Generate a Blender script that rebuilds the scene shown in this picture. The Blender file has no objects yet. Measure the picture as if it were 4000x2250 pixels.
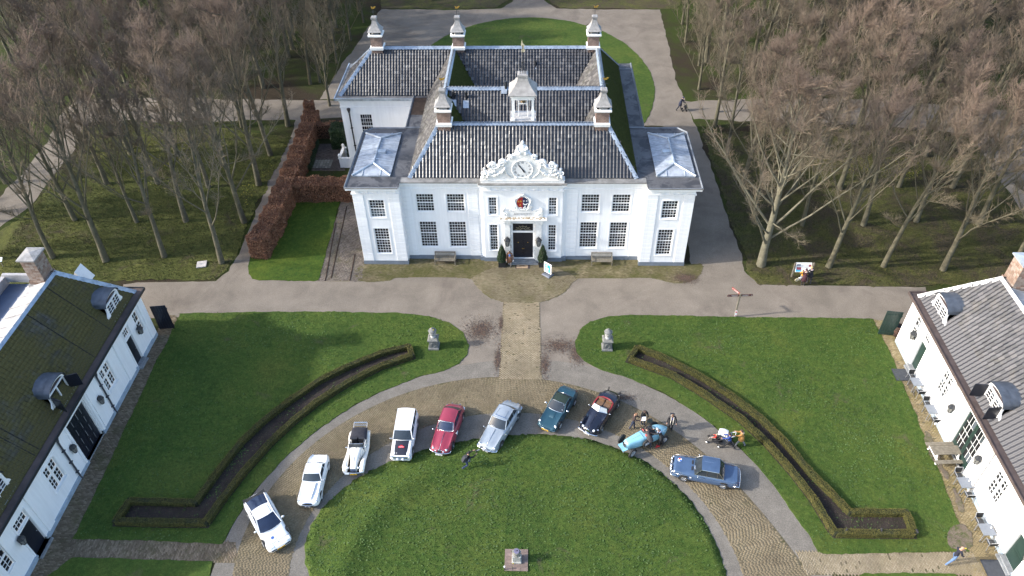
import bpy, bmesh, math, random
import numpy as np
from mathutils import Vector, Matrix
from mathutils.geometry import tessellate_polygon
R_ = math.radians
PI = math.pi
D = bpy.data
SC = bpy.context.scene
COL = SC.collection

# ---------------------------------------------------------------- camera
FPX = 2950.0
nd = np.array([70, 3315., FPX]); nd /= np.linalg.norm(nd)
dd = np.array([110, -2625., FPX]); dd -= nd*(dd@nd); dd /= np.linalg.norm(dd)
xx = np.cross(nd, dd)
if xx[0] < 0: xx = -xx
RW = np.column_stack([xx, dd, -nd])
CAMP = np.array([0, 0, 43.])
cam = D.cameras.new('camera'); camo = D.objects.new('camera', cam); COL.objects.link(camo)
camo.matrix_world = Matrix(((RW[0,0], -RW[1,0], -RW[2,0], CAMP[0]), (RW[0,1], -RW[1,1], -RW[2,1], CAMP[1]),
                            (RW[0,2], -RW[1,2], -RW[2,2], CAMP[2]), (0, 0, 0, 1)))
cam.sensor_width = 36; cam.lens = FPX/4000*36; cam.clip_end = 2000; cam.clip_start = .5
SC.camera = camo
PS = 4000/2576
def at(u, v, z=0.0):
    """point of the photograph (2576 px wide reading) -> the place on the plane of height z"""
    c = np.array([(u*PS-2000)/FPX, (v*PS-1125)/FPX, 1.]); r = RW.T@c
    t = (z-CAMP[2])/r[2]; p = CAMP+t*r
    return Vector((p[0], p[1], z))
def atn(ox, oy, s, x, y, z=0.0):
    return at((ox+x/s)/PS, (oy+y/s)/PS, z)

# ---------------------------------------------------------------- sky, sun, exposure
SUN_EL, SUN_AZ = R_(28), R_(8)          # azimuth: 8 degrees in front of due left
w = D.worlds.new('World'); SC.world = w; w.use_nodes = True
nt = w.node_tree; bg = nt.nodes['Background']
sky = nt.nodes.new('ShaderNodeTexSky'); sky.sky_type = 'NISHITA'; sky.sun_disc = False
sky.sun_elevation = SUN_EL; sky.sun_rotation = R_(262); sky.air_density = 1.0; sky.dust_density = 2.0; sky.ozone_density = 1.0
nt.links.new(sky.outputs[0], bg.inputs[0]); bg.inputs[1].default_value = .15
sl = D.lights.new('sun', 'SUN'); so = D.objects.new('sun', sl); COL.objects.link(so)
sl.energy = 2.2; sl.angle = R_(1.5); sl.color = (1, .955, .88)
dv = Vector((math.cos(SUN_AZ)*math.cos(SUN_EL), math.sin(SUN_AZ)*math.cos(SUN_EL), -math.sin(SUN_EL)))
so.rotation_euler = dv.to_track_quat('-Z', 'Y').to_euler(); so.location = (-60, 0, 60)
SC.view_settings.view_transform = 'Standard'; SC.view_settings.look = 'None'
SC.view_settings.gamma = 1; SC.view_settings.use_curve_mapping = False
SC.view_settings.exposure = 1.6

# ---------------------------------------------------------------- helpers
def tag(o, label=None, cat=None, group=None, kind=None):
    if label: o['label'] = label
    if cat: o['category'] = cat
    if group: o['group'] = group
    if kind: o['kind'] = kind
    return o
def thing(name, label, cat, loc=(0,0,0), rz=0, group=None):
    o = D.objects.new(name, None); COL.objects.link(o); o.empty_display_size = .2
    o.location = loc; o.rotation_euler = (0, 0, rz)
    return tag(o, label, cat, group)
def copy_tree(o, parent=None):
    c = o.copy(); COL.objects.link(c)
    if parent is not None: c.parent = parent
    for ch in KIDS.get(o.name, []): 
        k = copy_tree(ch, c); KIDS.setdefault(c.name, []).append(k)
    return c
KIDS = {}
def adopt(o, parent):
    o.parent = parent; KIDS.setdefault(parent.name, []).append(o)
def link(name, me, parent=None, loc=None, rot=None, label=None):
    o = D.objects.new(name, me); COL.objects.link(o)
    if loc is not None: o.location = loc
    if rot is not None: o.rotation_euler = rot
    if parent is not None: adopt(o, parent)
    if label: o['label'] = label
    return o
class MB:
    def __init__(s, T=None): s.v = []; s.f = []; s.m = []; s.T = T; s.mi = 0
    def add(s, vs, fs, mi=None):
        b = len(s.v); mi = s.mi if mi is None else mi
        for p in vs:
            s.v.append(tuple(s.T @ Vector(p)) if s.T is not None else tuple(p))
        for f in fs: s.f.append([i+b for i in f]); s.m.append(mi)
        return s
    def box(s, x0, x1, y0, y1, z0, z1, mi=None):
        return s.add([(x0,y0,z0),(x1,y0,z0),(x1,y1,z0),(x0,y1,z0),(x0,y0,z1),(x1,y0,z1),(x1,y1,z1),(x0,y1,z1)],
              [(3,2,1,0),(4,5,6,7),(0,1,5,4),(1,2,6,5),(2,3,7,6),(3,0,4,7)], mi)
    def quad(s, *p, mi=None): return s.add(p, [tuple(range(len(p)))], mi)
    def prism(s, poly, z0, z1, mi=None, bottom=False):
        n = len(poly); a = sum(poly[i][0]*poly[(i+1)%n][1]-poly[(i+1)%n][0]*poly[i][1] for i in range(n))
        if a < 0: poly = poly[::-1]
        vs = [(p[0],p[1],z0) for p in poly]+[(p[0],p[1],z1) for p in poly]
        tri = tessellate_polygon([[Vector((p[0],p[1],0)) for p in poly]])
        fs = []
        for t in tri:
            a, b, c = [poly[i] for i in t]
            up = (b[0]-a[0])*(c[1]-a[1])-(b[1]-a[1])*(c[0]-a[0]) > 0
            t = t if up else t[::-1]
            fs.append(tuple(i+n for i in t))
            if bottom: fs.append(tuple(t[::-1]))
        fs += [(i,(i+1)%n,(i+1)%n+n,i+n) for i in range(n)]
        return s.add(vs, fs, mi)
    def xprism(s, poly, y0, y1, mi=None):
        """polygon in (x,z) extruded along y, front at y0"""
        T = s.T; M = Matrix(((1,0,0,0),(0,0,-1,0),(0,1,0,0),(0,0,0,1)))
        s.T = (T @ M) if T is not None else M
        s.prism(poly, -y1, -y0, mi, True); s.T = T; return s
    def tube(s, pts, r, n=8, mi=None, caps=True, up=None):
        pts = [Vector(p) for p in pts]; k = len(pts)
        rs = r if hasattr(r, '__len__') else [r]*k
        vs = []; prev = None
        for i, p in enumerate(pts):
            t = (pts[min(i+1,k-1)]-pts[max(i-1,0)])
            t = t.normalized() if t.length > 1e-9 else Vector((0,0,1))
            if prev is None:
                u = t.cross(Vector((0,0,1)) if abs(t.z) < .9 else Vector((1,0,0))).normalized()
            else:
                u = (prev - t*prev.dot(t)); u = u.normalized() if u.length > 1e-6 else t.orthogonal().normalized()
            prev = u; w = t.cross(u)
            for j in range(n):
                a = 2*PI*j/n
                vs.append(p+(u*math.cos(a)+w*math.sin(a))*rs[i])
        fs = [(i*n+j, i*n+(j+1)%n, (i+1)*n+(j+1)%n, (i+1)*n+j) for i in range(k-1) for j in range(n)]
        if caps: fs += [tuple(range(n))[::-1], tuple((k-1)*n+j for j in range(n))]
        return s.add(vs, fs, mi)
    def lathe(s, prof, n=16, c=(0,0,0), mi=None, sq=False):
        vs = []
        for r, z in prof:
            for j in range(n):
                a = 2*PI*j/n + (PI/n if sq else 0)
                q = r/(math.cos(PI/n)) if sq else r
                vs.append((c[0]+q*math.cos(a), c[1]+q*math.sin(a), c[2]+z))
        k = len(prof)
        fs = [(i*n+j, i*n+(j+1)%n, (i+1)*n+(j+1)%n, (i+1)*n+j) for i in range(k-1) for j in range(n)]
        fs += [tuple(range(n))[::-1], tuple((k-1)*n+j for j in range(n))]
        return s.add(vs, fs, mi)
    def ball(s, c, r, n=10, m=6, mi=None):
        rx, ry, rz = r if hasattr(r, '__len__') else (r, r, r)
        vs = [(c[0], c[1], c[2]-rz)]
        for i in range(1, m):
            a = -PI/2+PI*i/m
            for j in range(n):
                b = 2*PI*j/n; vs.append((c[0]+rx*math.cos(a)*math.cos(b), c[1]+ry*math.cos(a)*math.sin(b), c[2]+rz*math.sin(a)))
        vs.append((c[0], c[1], c[2]+rz)); L = len(vs)-1
        fs = [(0, 1+(j+1)%n, 1+j) for j in range(n)]
        for i in range(m-2):
            for j in range(n):
                a = 1+i*n; fs.append((a+j, a+(j+1)%n, a+n+(j+1)%n, a+n+j))
        a = 1+(m-2)*n
        fs += [(a+j, a+(j+1)%n, L) for j in range(n)]
        return s.add(vs, fs, mi)
    def loft(s, rings, mi=None, closed=True, caps=(True, True)):
        n = len(rings[0]); k = len(rings); vs = [p for r in rings for p in r]
        q = n if closed else n-1
        fs = [(i*n+j, i*n+(j+1)%n, (i+1)*n+(j+1)%n, (i+1)*n+j) for i in range(k-1) for j in range(q)]
        if caps[0]: fs.append(tuple(range(n))[::-1])
        if caps[1]: fs.append(tuple((k-1)*n+j for j in range(n)))
        return s.add(vs, fs, mi)
    def mesh(s, name, mats, smooth=False, angle=None):
        me = D.meshes.new(name); me.from_pydata(s.v, [], s.f)
        mats = mats if isinstance(mats, (list, tuple)) else [mats]
        for m in mats: me.materials.append(m)
        me.polygons.foreach_set('material_index', s.m)
        if smooth: me.polygons.foreach_set('use_smooth', [True]*len(s.f))
        me.update()
        if smooth and angle: me.set_sharp_from_angle(angle=R_(angle))
        return me
    def build(s, name, mats, parent=None, smooth=False, angle=None, loc=None, rot=None, label=None):
        return link(name, s.mesh(name, mats, smooth, angle), parent, loc, rot, label)
def outward(me):
    bm = bmesh.new(); bm.from_mesh(me); bmesh.ops.recalc_face_normals(bm, faces=bm.faces); bm.to_mesh(me); bm.free()
def npmesh(name, V, F, mat, smooth=False):
    """V (n,3), F (m,4) quads or (m,3) tris"""
    me = D.meshes.new(name); k = F.shape[1]
    me.vertices.add(len(V)); me.vertices.foreach_set('co', np.ascontiguousarray(V, dtype=np.float32).ravel())
    me.loops.add(F.size); me.loops.foreach_set('vertex_index', np.ascontiguousarray(F, dtype=np.int32).ravel())
    me.polygons.add(len(F)); me.polygons.foreach_set('loop_start', np.arange(0, F.size, k, dtype=np.int32))
    if smooth: me.polygons.foreach_set('use_smooth', np.ones(len(F), dtype=bool))
    me.materials.append(mat); me.update(calc_edges=True); me.validate()
    return me

# ---------------------------------------------------------------- materials
class NT:
    def __init__(s, name):
        s.m = D.materials.new(name); s.m.use_nodes = True; s.t = s.m.node_tree; s.n = s.t.nodes
        s.b = s.n['Principled BSDF']; s.tc = None
    def co(s):
        if s.tc is None: s.tc = s.n.new('ShaderNodeTexCoord')
        return s.tc.outputs['Object']
    def noise(s, sc, det=4, rough=.55, dist=0, vec=None):
        x = s.n.new('ShaderNodeTexNoise'); x.inputs['Scale'].default_value = sc; x.inputs['Detail'].default_value = det
        x.inputs['Roughness'].default_value = rough; x.inputs['Distortion'].default_value = dist
        s.t.links.new(vec if vec is not None else s.co(), x.inputs['Vector']); return x.outputs['Fac']
    def ramp(s, fac, stops):
        x = s.n.new('ShaderNodeValToRGB'); e = x.color_ramp.elements
        while len(e) < len(stops): e.new(.5)
        for i, (p, c) in enumerate(stops): e[i].position = p; e[i].color = (*c, 1) if hasattr(c, '__len__') else (c, c, c, 1)
        s.t.links.new(fac, x.inputs[0]); return x.outputs[0]
    def mix(s, fac, a, b, mode='MIX'):
        x = s.n.new('ShaderNodeMix'); x.data_type = 'RGBA'; x.blend_type = mode
        for i, q in ((0, fac), (6, a), (7, b)):
            if hasattr(q, 'is_output'): s.t.links.new(q, x.inputs[i])
            else: x.inputs[i].default_value = (*q, 1) if hasattr(q, '__len__') else q
        return x.outputs[2]
    def island(s):
        g = s.n.new('ShaderNodeNewGeometry'); return g.outputs['Random Per Island']
    def objrand(s):
        g = s.n.new('ShaderNodeObjectInfo'); return g.outputs['Random']
    def math(s, op, a, b=0.0):
        x = s.n.new('ShaderNodeMath'); x.operation = op
        for i, q in enumerate((a, b)):
            if hasattr(q, 'is_output'): s.t.links.new(q, x.inputs[i])
            else: x.inputs[i].default_value = q
        return x.outputs[0]
    def color(s, c): 
        if hasattr(c, 'is_output'): s.t.links.new(c, s.b.inputs['Base Color'])
        else: s.b.inputs['Base Color'].default_value = (*c, 1)
    def rough(s, r):
        if hasattr(r, 'is_output'): s.t.links.new(r, s.b.inputs['Roughness'])
        else: s.b.inputs['Roughness'].default_value = r
    def spec(s, v): s.b.inputs['Specular IOR Level'].default_value = v
    def bump(s, h, strength=.5, dist=.02):
        x = s.n.new('ShaderNodeBump'); x.inputs['Strength'].default_value = strength; x.inputs['Distance'].default_value = dist
        s.t.links.new(h, x.inputs['Height']); s.t.links.new(x.outputs[0], s.b.inputs['Normal'])
def mul(c, k): return tuple(min(1, q*k) for q in c)
def M(name, c, rough=.6, var=.2, vs=2.0, bump=0, bs=40, bd=.02, metal=0, spec=.5, isl=0, obj=0, fine=0):
    """plain surface: colour varied by two noises, per-island / per-object tone, fine relief"""
    t = NT(name)
    col = t.ramp(t.noise(vs, 6, .6), [(.3, mul(c, 1-var)), (.7, mul(c, 1+var))])
    if fine: col = t.mix(1, col, t.ramp(t.noise(bs*2, 3, .7), [(.3, 1-fine), (.7, 1+fine*.9)]), 'MULTIPLY')
    if isl: col = t.mix(1, col, t.ramp(t.island(), [(0, 1-isl), (1, 1+isl*.8)]), 'MULTIPLY')
    if obj: col = t.mix(1, col, t.ramp(t.objrand(), [(0, 1-obj), (1, 1+obj*.8)]), 'MULTIPLY')
    t.color(col); t.rough(rough); t.spec(spec); t.b.inputs['Metallic'].default_value = metal
    if bump: t.bump(t.noise(bs, 5, .65), bump, bd)
    return t.m
def grass_mat(name, dark, mid, light, dirt=None, bump=.55, dp=(.6, .72)):
    t = NT(name)
    c = t.ramp(t.noise(.22, 5, .6, .6), [(.32, dark), (.5, mid), (.68, light)])
    c = t.mix(1, c, t.ramp(t.noise(.09, 4, .6), [(.35, (.86,.92,.9)), (.65, (1.22,1.1,1.0))]), 'MULTIPLY')
    c = t.mix(.5, c, t.ramp(t.noise(2.2, 6, .65), [(.3, dark), (.7, mul(light, 1.12))]))
    c = t.mix(1, c, t.ramp(t.noise(16, 5, .75), [(.3, .62), (.5, .97), (.72, 1.42)]), 'MULTIPLY')
    c = t.mix(1, c, t.ramp(t.noise(5, 6, .75), [(.3, .72), (.7, 1.3)]), 'MULTIPLY')
    if dirt:
        c = t.mix(t.ramp(t.noise(.35, 7, .7, .8), [(dp[0], 0), (dp[1], .85)]), c, t.ramp(t.noise(9, 6, .7), [(.3, mul(dirt, .5)), (.7, mul(dirt, 1.3))]))
    t.color(c); t.rough(.9); t.spec(.15)
    t.bump(t.noise(28, 6, .8), bump, .06)
    return t.m
def stone_mat(name, c, var=.25, vs=1.2, fine=.35, fs=70, bump=.5, dirt=None, dpos=(.55, .7), ds=.5, rough=.9):
    """gravel, sand, earth: tone noise, grit and patches of another colour"""
    t = NT(name)
    k = t.ramp(t.noise(vs, 7, .65, .3), [(.3, mul(c, 1-var)), (.7, mul(c, 1+var))])
    k = t.mix(1, k, t.ramp(t.noise(fs, 3, .8), [(.3, 1-fine), (.7, 1+fine)]), 'MULTIPLY')
    k = t.mix(1, k, t.ramp(t.noise(9, 6, .8), [(.3, 1-fine*.6), (.7, 1+fine*.5)]), 'MULTIPLY')
    if dirt: k = t.mix(t.ramp(t.noise(ds, 7, .72, .6), [(dpos[0], 0), (dpos[1], 1)]), k, t.mix(1, dirt, t.ramp(t.noise(24, 4, .8), [(.3, .5), (.7, 1.4)]), 'MULTIPLY'))
    t.color(k); t.rough(rough); t.spec(.2); t.bump(t.noise(fs*.7, 4, .8), bump, .02)
    return t.m
def brick_mat(name, ca, cb, cc, moss=None, mp=(.5, .7), ms=.45):
    """bricks as separate islands: each its own tone"""
    t = NT(name)
    k = t.ramp(t.island(), [(0, ca), (.5, cb), (1, cc)])
    k = t.mix(1, k, t.ramp(t.noise(.5, 6, .6), [(.3, .75), (.7, 1.25)]), 'MULTIPLY')
    k = t.mix(1, k, t.ramp(t.noise(40, 4, .7), [(.3, .75), (.7, 1.2)]), 'MULTIPLY')
    if moss: k = t.mix(t.ramp(t.noise(ms, 7, .7, .4), [(mp[0], 0), (mp[1], .85)]), k, t.mix(1, moss, t.ramp(t.noise(20, 4, .8), [(.3, .5), (.7, 1.4)]), 'MULTIPLY'))
    t.color(k); t.rough(.88); t.spec(.2); t.bump(t.noise(60, 4, .7), .3, .01)
    return t.m
mWHITE = None
def white_mat(name, c, stain=.12):
    t = NT(name)
    k = t.ramp(t.noise(.8, 7, .65), [(.3, mul(c, 1-stain)), (.65, c)])
    # rain streaks: noise stretched downwards
    mp = t.n.new('ShaderNodeMapping'); mp.inputs['Scale'].default_value = (3.2, 3.2, .22); t.t.links.new(t.co(), mp.inputs[0])
    k = t.mix(1, k, t.ramp(t.noise(1.6, 6, .7, 0, mp.outputs[0]), [(.35, 1-stain*1.3), (.6, 1)]), 'MULTIPLY')
    t.color(k); t.rough(.75); t.spec(.25); t.bump(t.noise(18, 5, .6), .12, .02)
    return t.m
MAT = dict(
    white=white_mat('white_paint', (.845, .845, .845), .05),
    trim=M('white_trim', (.80, .80, .79), .5, .05, 3),
    ornament=M('ornament_white', (.76, .75, .72), .65, .12, 4, .15, 30),
    plinth=M('plinth_grey', (.16, .185, .22), .8, .15, 2),
    glass=M('window_glass', (.012, .013, .016), .06, .3, .8, 0, spec=.35),
    glassb=M('window_glass_curtain', (.12, .14, .16), .1, .5, .9, 0, spec=.4),
    lead=M('lead_sheet', (.27, .32, .385), .38, .25, 2.5, .25, 9, .02, metal=.35),
    zinc=M('zinc_sheet', (.42, .46, .50), .35, .3, 1.5, .2, 6, .02, metal=.4),
    flat=stone_mat('roof_felt', (.10, .10, .105), .35, .5, .2, 60, .2, (.05, .052, .058), (.5, .56), .6, .6),
    gutter=M('gutter_stone', (.20, .195, .185), .7, .4, 1.2, .2, 20, fine=.2),
    brown=stone_mat('leaf_litter_roof', (.05, .035, .027), .4, 1.5, .4, 30, .5),
    under=M('roof_underlay', (.012, .012, .013), .9),
    black=M('black_gloss_paint', (.012, .014, .022), .3, .2, 2, 0),
    dark=M('dark_opening', (.008, .008, .009), .8),
    iron=M('wrought_iron', (.02, .022, .026), .5, .2),
    gold=M('gilt', (.55, .33, .06), .35, .1, metal=.6),
    oak=M('weathered_teak', (.17, .15, .115), .8, .3, 5, .3, 30, isl=.2),
    stone=stone_mat('grey_stone', (.17, .17, .165), .3, 3, .3, 50, .4, (.10, .105, .10), (.5, .68), 4),
    lichen=stone_mat('lichened_stone', (.17, .17, .16), .4, 5, .4, 50, .5, (.20, .17, .03), (.55, .68), 5),
)

def pane_mat(name, isl):
    t = NT(name); f = t.island() if isl else t.objrand()
    c = t.ramp(f, [(0, (.010,.011,.013)), (.82, (.016,.017,.021)), (.9, (.035,.042,.05)), (1, (.09,.105,.125))]); t.color(c); t.rough(.06); t.spec(.4); return t.m  # a few panes coloured paler at random, in place of reflections
MAT['glass'] = pane_mat('pane_glass', False); MAT['glassj'] = pane_mat('pane_glass_joined', True)
# ================================================================ GROUND
rng = np.random.default_rng(7)
def smooth_poly(P, per=4):
    n = len(P); out = []
    for i in range(n):
        a, b, c, d = [np.array(P[(i+k-1) % n][:2]) for k in range(4)]
        for t in np.linspace(0, 1, per, endpoint=False):
            out.append(.5*((2*b)+(c-a)*t+(2*a-5*b+4*c-d)*t*t+(-a+3*b-3*c+d)*t**3))
    return out
def rough_edge(P, step=.35, amp=.05, seed=0):
    r = np.random.default_rng(seed); out = []; n = len(P); v = 0.0
    for i in range(n):
        a = np.array(P[i][:2]); b = np.array(P[(i+1) % n][:2]); L = np.linalg.norm(b-a)
        if L < 1e-6: continue
        nn = np.array([-(b-a)[1], (b-a)[0]])/L
        for t in np.linspace(0, 1, max(1, int(L/step)), endpoint=False):
            v = .88*v+r.normal(0, amp*.5); out.append(a+(b-a)*t+nn*(v+r.normal(0, amp*.35)))
    return out
def pp(*pts): return [at(*p)[:2] for p in pts]
def sheet(name, poly, z, mat, thick=.0, kind='structure', parent=None):
    mb = MB(); mb.prism([tuple(p) for p in poly], z-max(thick, .003), z, 0)
    o = mb.build(name, mat, parent)
    if kind: o['kind'] = kind
    return o
mWOOD = NT('woodland_floor_mat')
def _wf():
    t = mWOOD
    a = t.ramp(t.noise(9, 6, .75), [(.3, (.018, .014, .010)), (.55, (.045, .035, .024)), (.75, (.085, .06, .036))])
    g = t.ramp(t.noise(11, 6, .8), [(.3, (.014, .022, .006)), (.55, (.045, .06, .015)), (.78, (.10, .11, .03))])
    f = t.ramp(t.noise(.11, 7, .7, .6), [(.4, 0), (.56, 1)])
    k = t.mix(f, a, g); k = t.mix(1, k, t.ramp(t.noise(45, 4, .8), [(.3, .5), (.7, 1.5)]), 'MULTIPLY')
    t.color(k); t.rough(.95); t.spec(.1); t.bump(t.noise(14, 7, .8), 1.0, .12)
_wf()
sheet('ground', [(-420, -160), (420, -160), (420, 620), (-420, 620)], 0, mWOOD.m, .5)
mGRAV = stone_mat('gravel_mat', (.186, .160, .131), .2, .35, .32, 22, .45, (.115, .095, .08), (.52, .78), .2)
mGRAV2 = stone_mat('gravel_ring_mat', (.160, .145, .124), .2, .8, .42, 22, .5, (.10, .095, .09), (.62, .78), .5)
mLAWN = grass_mat('lawn_mat', (.024, .056, .011), (.045, .084, .015), (.080, .103, .022), (.090, .072, .05))
mLAWNW = grass_mat('wood_grass_mat', (.035, .042, .014), (.062, .066, .022), (.105, .105, .034), (.068, .052, .038), dp=(.44, .58))
mJOINT = stone_mat('joint_sand', (.125, .102, .066), .3, 2, .4, 60, .4, (.04, .045, .015), (.5, .7), 1.0)
Z1, Z2, Z3 = .004, .008, .012
# gravel: cross road, funnel, outer and inner ring, path past the house, court behind the house, woodland paths
sheet('gravel_road', rough_edge(pp((310,716),(345,711),(545,707),(600,690),(910,690),(1730,690),(1790,655),(1850,655),(1880,690),(1915,715),(2330,722),(2345,815),(2200,815),(1850,812),(1560,815),(1500,850),(1480,900),(1560,950),
      (1440,985),(1310,975),(1180,978),(1060,965),(1150,900),(1150,850),(1110,805),(1000,797),(600,795),(440,800),(300,802)), .5, .03, 1), Z1, mGRAV)
def ringpts(pts): return smooth_poly(pts, 4)
RC = np.array([-1.4, 20.9])
def polar_r(pp_):
    W = np.array([at(*p)[:2] for p in pp_])-RC
    th = np.arctan2(W[:,1], W[:,0]); th = np.where(th < -PI/2, th+2*PI, th); r = np.hypot(W[:,0], W[:,1])
    o = np.argsort(th); th = th[o]; r = r[o]
    k = np.polyfit(th, r, 5)
    return lambda t: np.polyval(k, np.clip(t, th[0]-.05, th[-1]+.05))
r_in = polar_r([(775,1440),(800,1300),(900,1205),(1000,1150),(1100,1125),(1200,1108),(1320,1097),(1450,1098),(1560,1130),(1660,1190),(1740,1270),(1800,1360),(1825,1440)])
r_bi = polar_r([(728,1440),(760,1320),(830,1240),(920,1150),(1000,1100),(1100,1065),(1250,1040),(1350,1045),(1500,1068),(1600,1120),(1690,1185),(1770,1265),(1840,1370),(1868,1440)])
r_bo = polar_r([(590,1440),(598,1380),(620,1320),(690,1220),(800,1110),(920,1030),(1050,980),(1180,953),(1310,950),(1420,960),(1560,1010),(1700,1090),(1800,1160),(1880,1250),(1960,1340),(2010,1400),(2030,1440)])
r_go = polar_r([(548,1400),(560,1366),(600,1288),(680,1190),(780,1100),(900,1018),(1050,948),(1560,942),(1700,1010),(1830,1100),(1920,1190),(2000,1290),(2060,1390)])
TH = np.linspace(-PI/2, 1.5*PI, 150)
def arc(rf, th): return [RC+rf(t)*np.array([math.cos(t), math.sin(t)]) for t in th]
sheet('gravel_ring', rough_edge(arc(r_go, TH)+arc(lambda t: r_in(t)-.3, TH[::-1]), .4, .03, 2), Z2, mGRAV2)
sheet('house_path', rough_edge(pp((1745,700),(1700,480),(1560,300),(1480,60),(1300,120),(1100,120),(880,240),(860,250),(800,250),(955,30),(960,24),(1150,24),(1262,22),(1288,5),(1300,-40),(1360,-40),(1372,5),(1400,21),(1500,23),(1660,24),(1680,120),(1712,235),(1758,335),
      (1795,430),(1835,560),(1868,650),(1872,700)), .6, .12, 3), Z2, mGRAV)
sheet('woodland_path', rough_edge(pp((-140,640),(-40,600),(80,505),(185,375),(212,310),(300,302),(520,305),(735,300),(800,302),(875,300),(875,252),(700,250),(450,245),(190,250),(150,290),(120,350),(30,450),(-60,540),(-200,620)), .8, .2, 4), Z1, mGRAV)
sheet('hedge_path', rough_edge(pp((535,712),(575,682),(600,640),(640,530),(688,425),(732,335),(742,298),(800,298),(775,330),(740,390),(700,470),(660,560),(628,640),(618,690),(630,712)), .5, .1, 5), Z2, mGRAV)
sheet('woodland_path', rough_edge(pp((1720,255),(1900,250),(2150,250),(2400,262),(2640,285),(2800,560),(2600,560),(2510,430),(2450,340),(2330,322),(2100,312),(1900,305),(1740,300)), .8, .2, 6), Z1, mGRAV)
# woodland grass
LAWNZ = .045
def lawn(name, pts, mat, seed, z=LAWNZ, amp=.045, sm=False, label=None):
    P = pts
    if sm: P = smooth_poly(P, 5)
    return sheet(name, rough_edge(P, .22, amp, seed), z, mat, z+.05)
def angof(px, py): v_ = np.array(at(px, py)[:2])-RC; t_ = math.atan2(v_[1], v_[0]); return t_+2*PI if t_ < -PI/2 else t_
ANG_L, ANG_R = angof(556, 1366), angof(2062, 1391)
LEFT = [(452,790),(600,786),(800,785),(1000,788),(1080,795),(1130,811),(1165,838),(1180,868),(1176,893),(1155,915),(1115,932),(1050,948)]
lw = pp(*LEFT)+[RC+r_go(t)*np.array([math.cos(t), math.sin(t)]) for t in np.linspace(2.0, ANG_L, 30)]+pp((500,1364),(300,1359),(184,1356),(240,1240),(330,1045),(410,880))
lawn('lawn', lw, mLAWN, 11)
rw = pp((1550,942),(1505,928),(1468,908),(1450,888),(1447,862),(1460,832),(1485,810),(1530,797),(1600,793),(1850,797),(2020,800),(2195,803),(2235,880),(2310,1060),(2380,1230),(2440,1390),(2250,1391),(2060,1391))+[RC+r_go(t)*np.array([math.cos(t), math.sin(t)]) for t in np.linspace(ANG_R, 1.13, 30)]
lawn('lawn', rw, mLAWN, 12)
def lawn_h(x, y):
    dx, dy = x-RC[0], y-RC[1]; r = np.hypot(dx, dy); t = np.arctan2(dy, dx); t = np.where(t < -PI/2, t+2*PI, t)
    k = np.clip((t-1.25)/.5, 0, 1)*np.clip((3.75-t)/.3, 0, 1)
    return .30*np.exp(-((r-10.3)/.95)**2)*k+.025*(1+np.sin(x*.9+1)*np.sin(y*.8))*np.clip((12.8-r)/1.5, 0, 1)
def round_lawn():
    r_ = np.random.default_rng(13); th_ = np.linspace(-PI/2, 1.5*PI, 340); fr = np.r_[np.linspace(.02, .96, 46), 1.0]; V = []; n = len(th_)
    for f in fr:
        for t in th_:
            R0 = float(r_in(t)); e = r_.normal(0, .045) if f == 1 else 0; rr = R0*f+e; x, y = RC[0]+rr*math.cos(t), RC[1]+rr*math.sin(t); V.append((x, y, LAWNZ+float(lawn_h(x, y))*(f < .999)+(r_.normal(0, .006) if f < 1 else 0)))
    for t in th_: x, y = RC[0]+float(r_in(t))*math.cos(t), RC[1]+float(r_in(t))*math.sin(t); V.append((x, y, -.01))
    m_ = len(fr)+1; F = [(i*n+j, (i+1)*n+j, (i+1)*n+j+1, i*n+j+1) for i in range(m_-1) for j in range(n-1)]
    V.append((RC[0], RC[1], LAWNZ+float(lawn_h(RC[0], RC[1]))))
    me = npmesh('lawn', np.array(V), np.array(F), mLAWN, True); o = link('lawn', me); o['kind'] = 'structure'
round_lawn()
lawn('lawn', pp((60,1500),(180,1404),(300,1405),(533,1413),(515,1500)), mLAWN, 14)
lawn('lawn', pp((2110,1470),(2175,1443),(2300,1443),(2400,1445),(2420,1470)), mLAWN, 15)
th = np.linspace(0, 2*PI, 60, endpoint=False)
lawn('lawn', [np.array([-1.2+15.5*math.cos(t), 86.5+20*math.sin(t)]) for t in th], mLAWN, 16)
mLAWN2 = grass_mat('side_lawn_mat', (.018, .05, .008), (.04, .075, .010), (.085, .11, .016))
lawn('lawn', pp((690,505),(858,502),(830,600),(800,704),(790,707),(650,707),(632,702),(624,690),(622,670),(650,600)), mLAWN2, 17)
lawn('wood_grass', pp((-250,700),(-40,600),(60,545),(190,385),(215,318),(420,310),(735,345),(690,430),(640,535),(598,640),(572,680),(540,703),(480,706),(300,706),(-100,720)), mLAWNW, 18, .03, .12)
lawn('wood_grass', pp((1905,714),(1885,690),(1875,650),(1840,560),(1800,430),(1765,335),(2000,325),(2330,330),(2440,350),(2505,440),(2600,570),(2760,740),(2330,721)), mLAWNW, 19, .03, .12)
lawn('wood_grass', pp((955,-60),(1255,-60),(1280,0),(1250,20),(1150,22),(960,21)), mLAWNW, 20, .03, .12)
lawn('wood_grass', pp((1385,-60),(1380,2),(1410,19),(1500,21),(1700,22),(1760,-60)), mLAWNW, 21, .03, .12)
lawn('wood_grass', pp((1608,317),(1660,317),(1680,322),(1668,332),(1612,330)), mLAWNW, 22, .03, .05)

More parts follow.
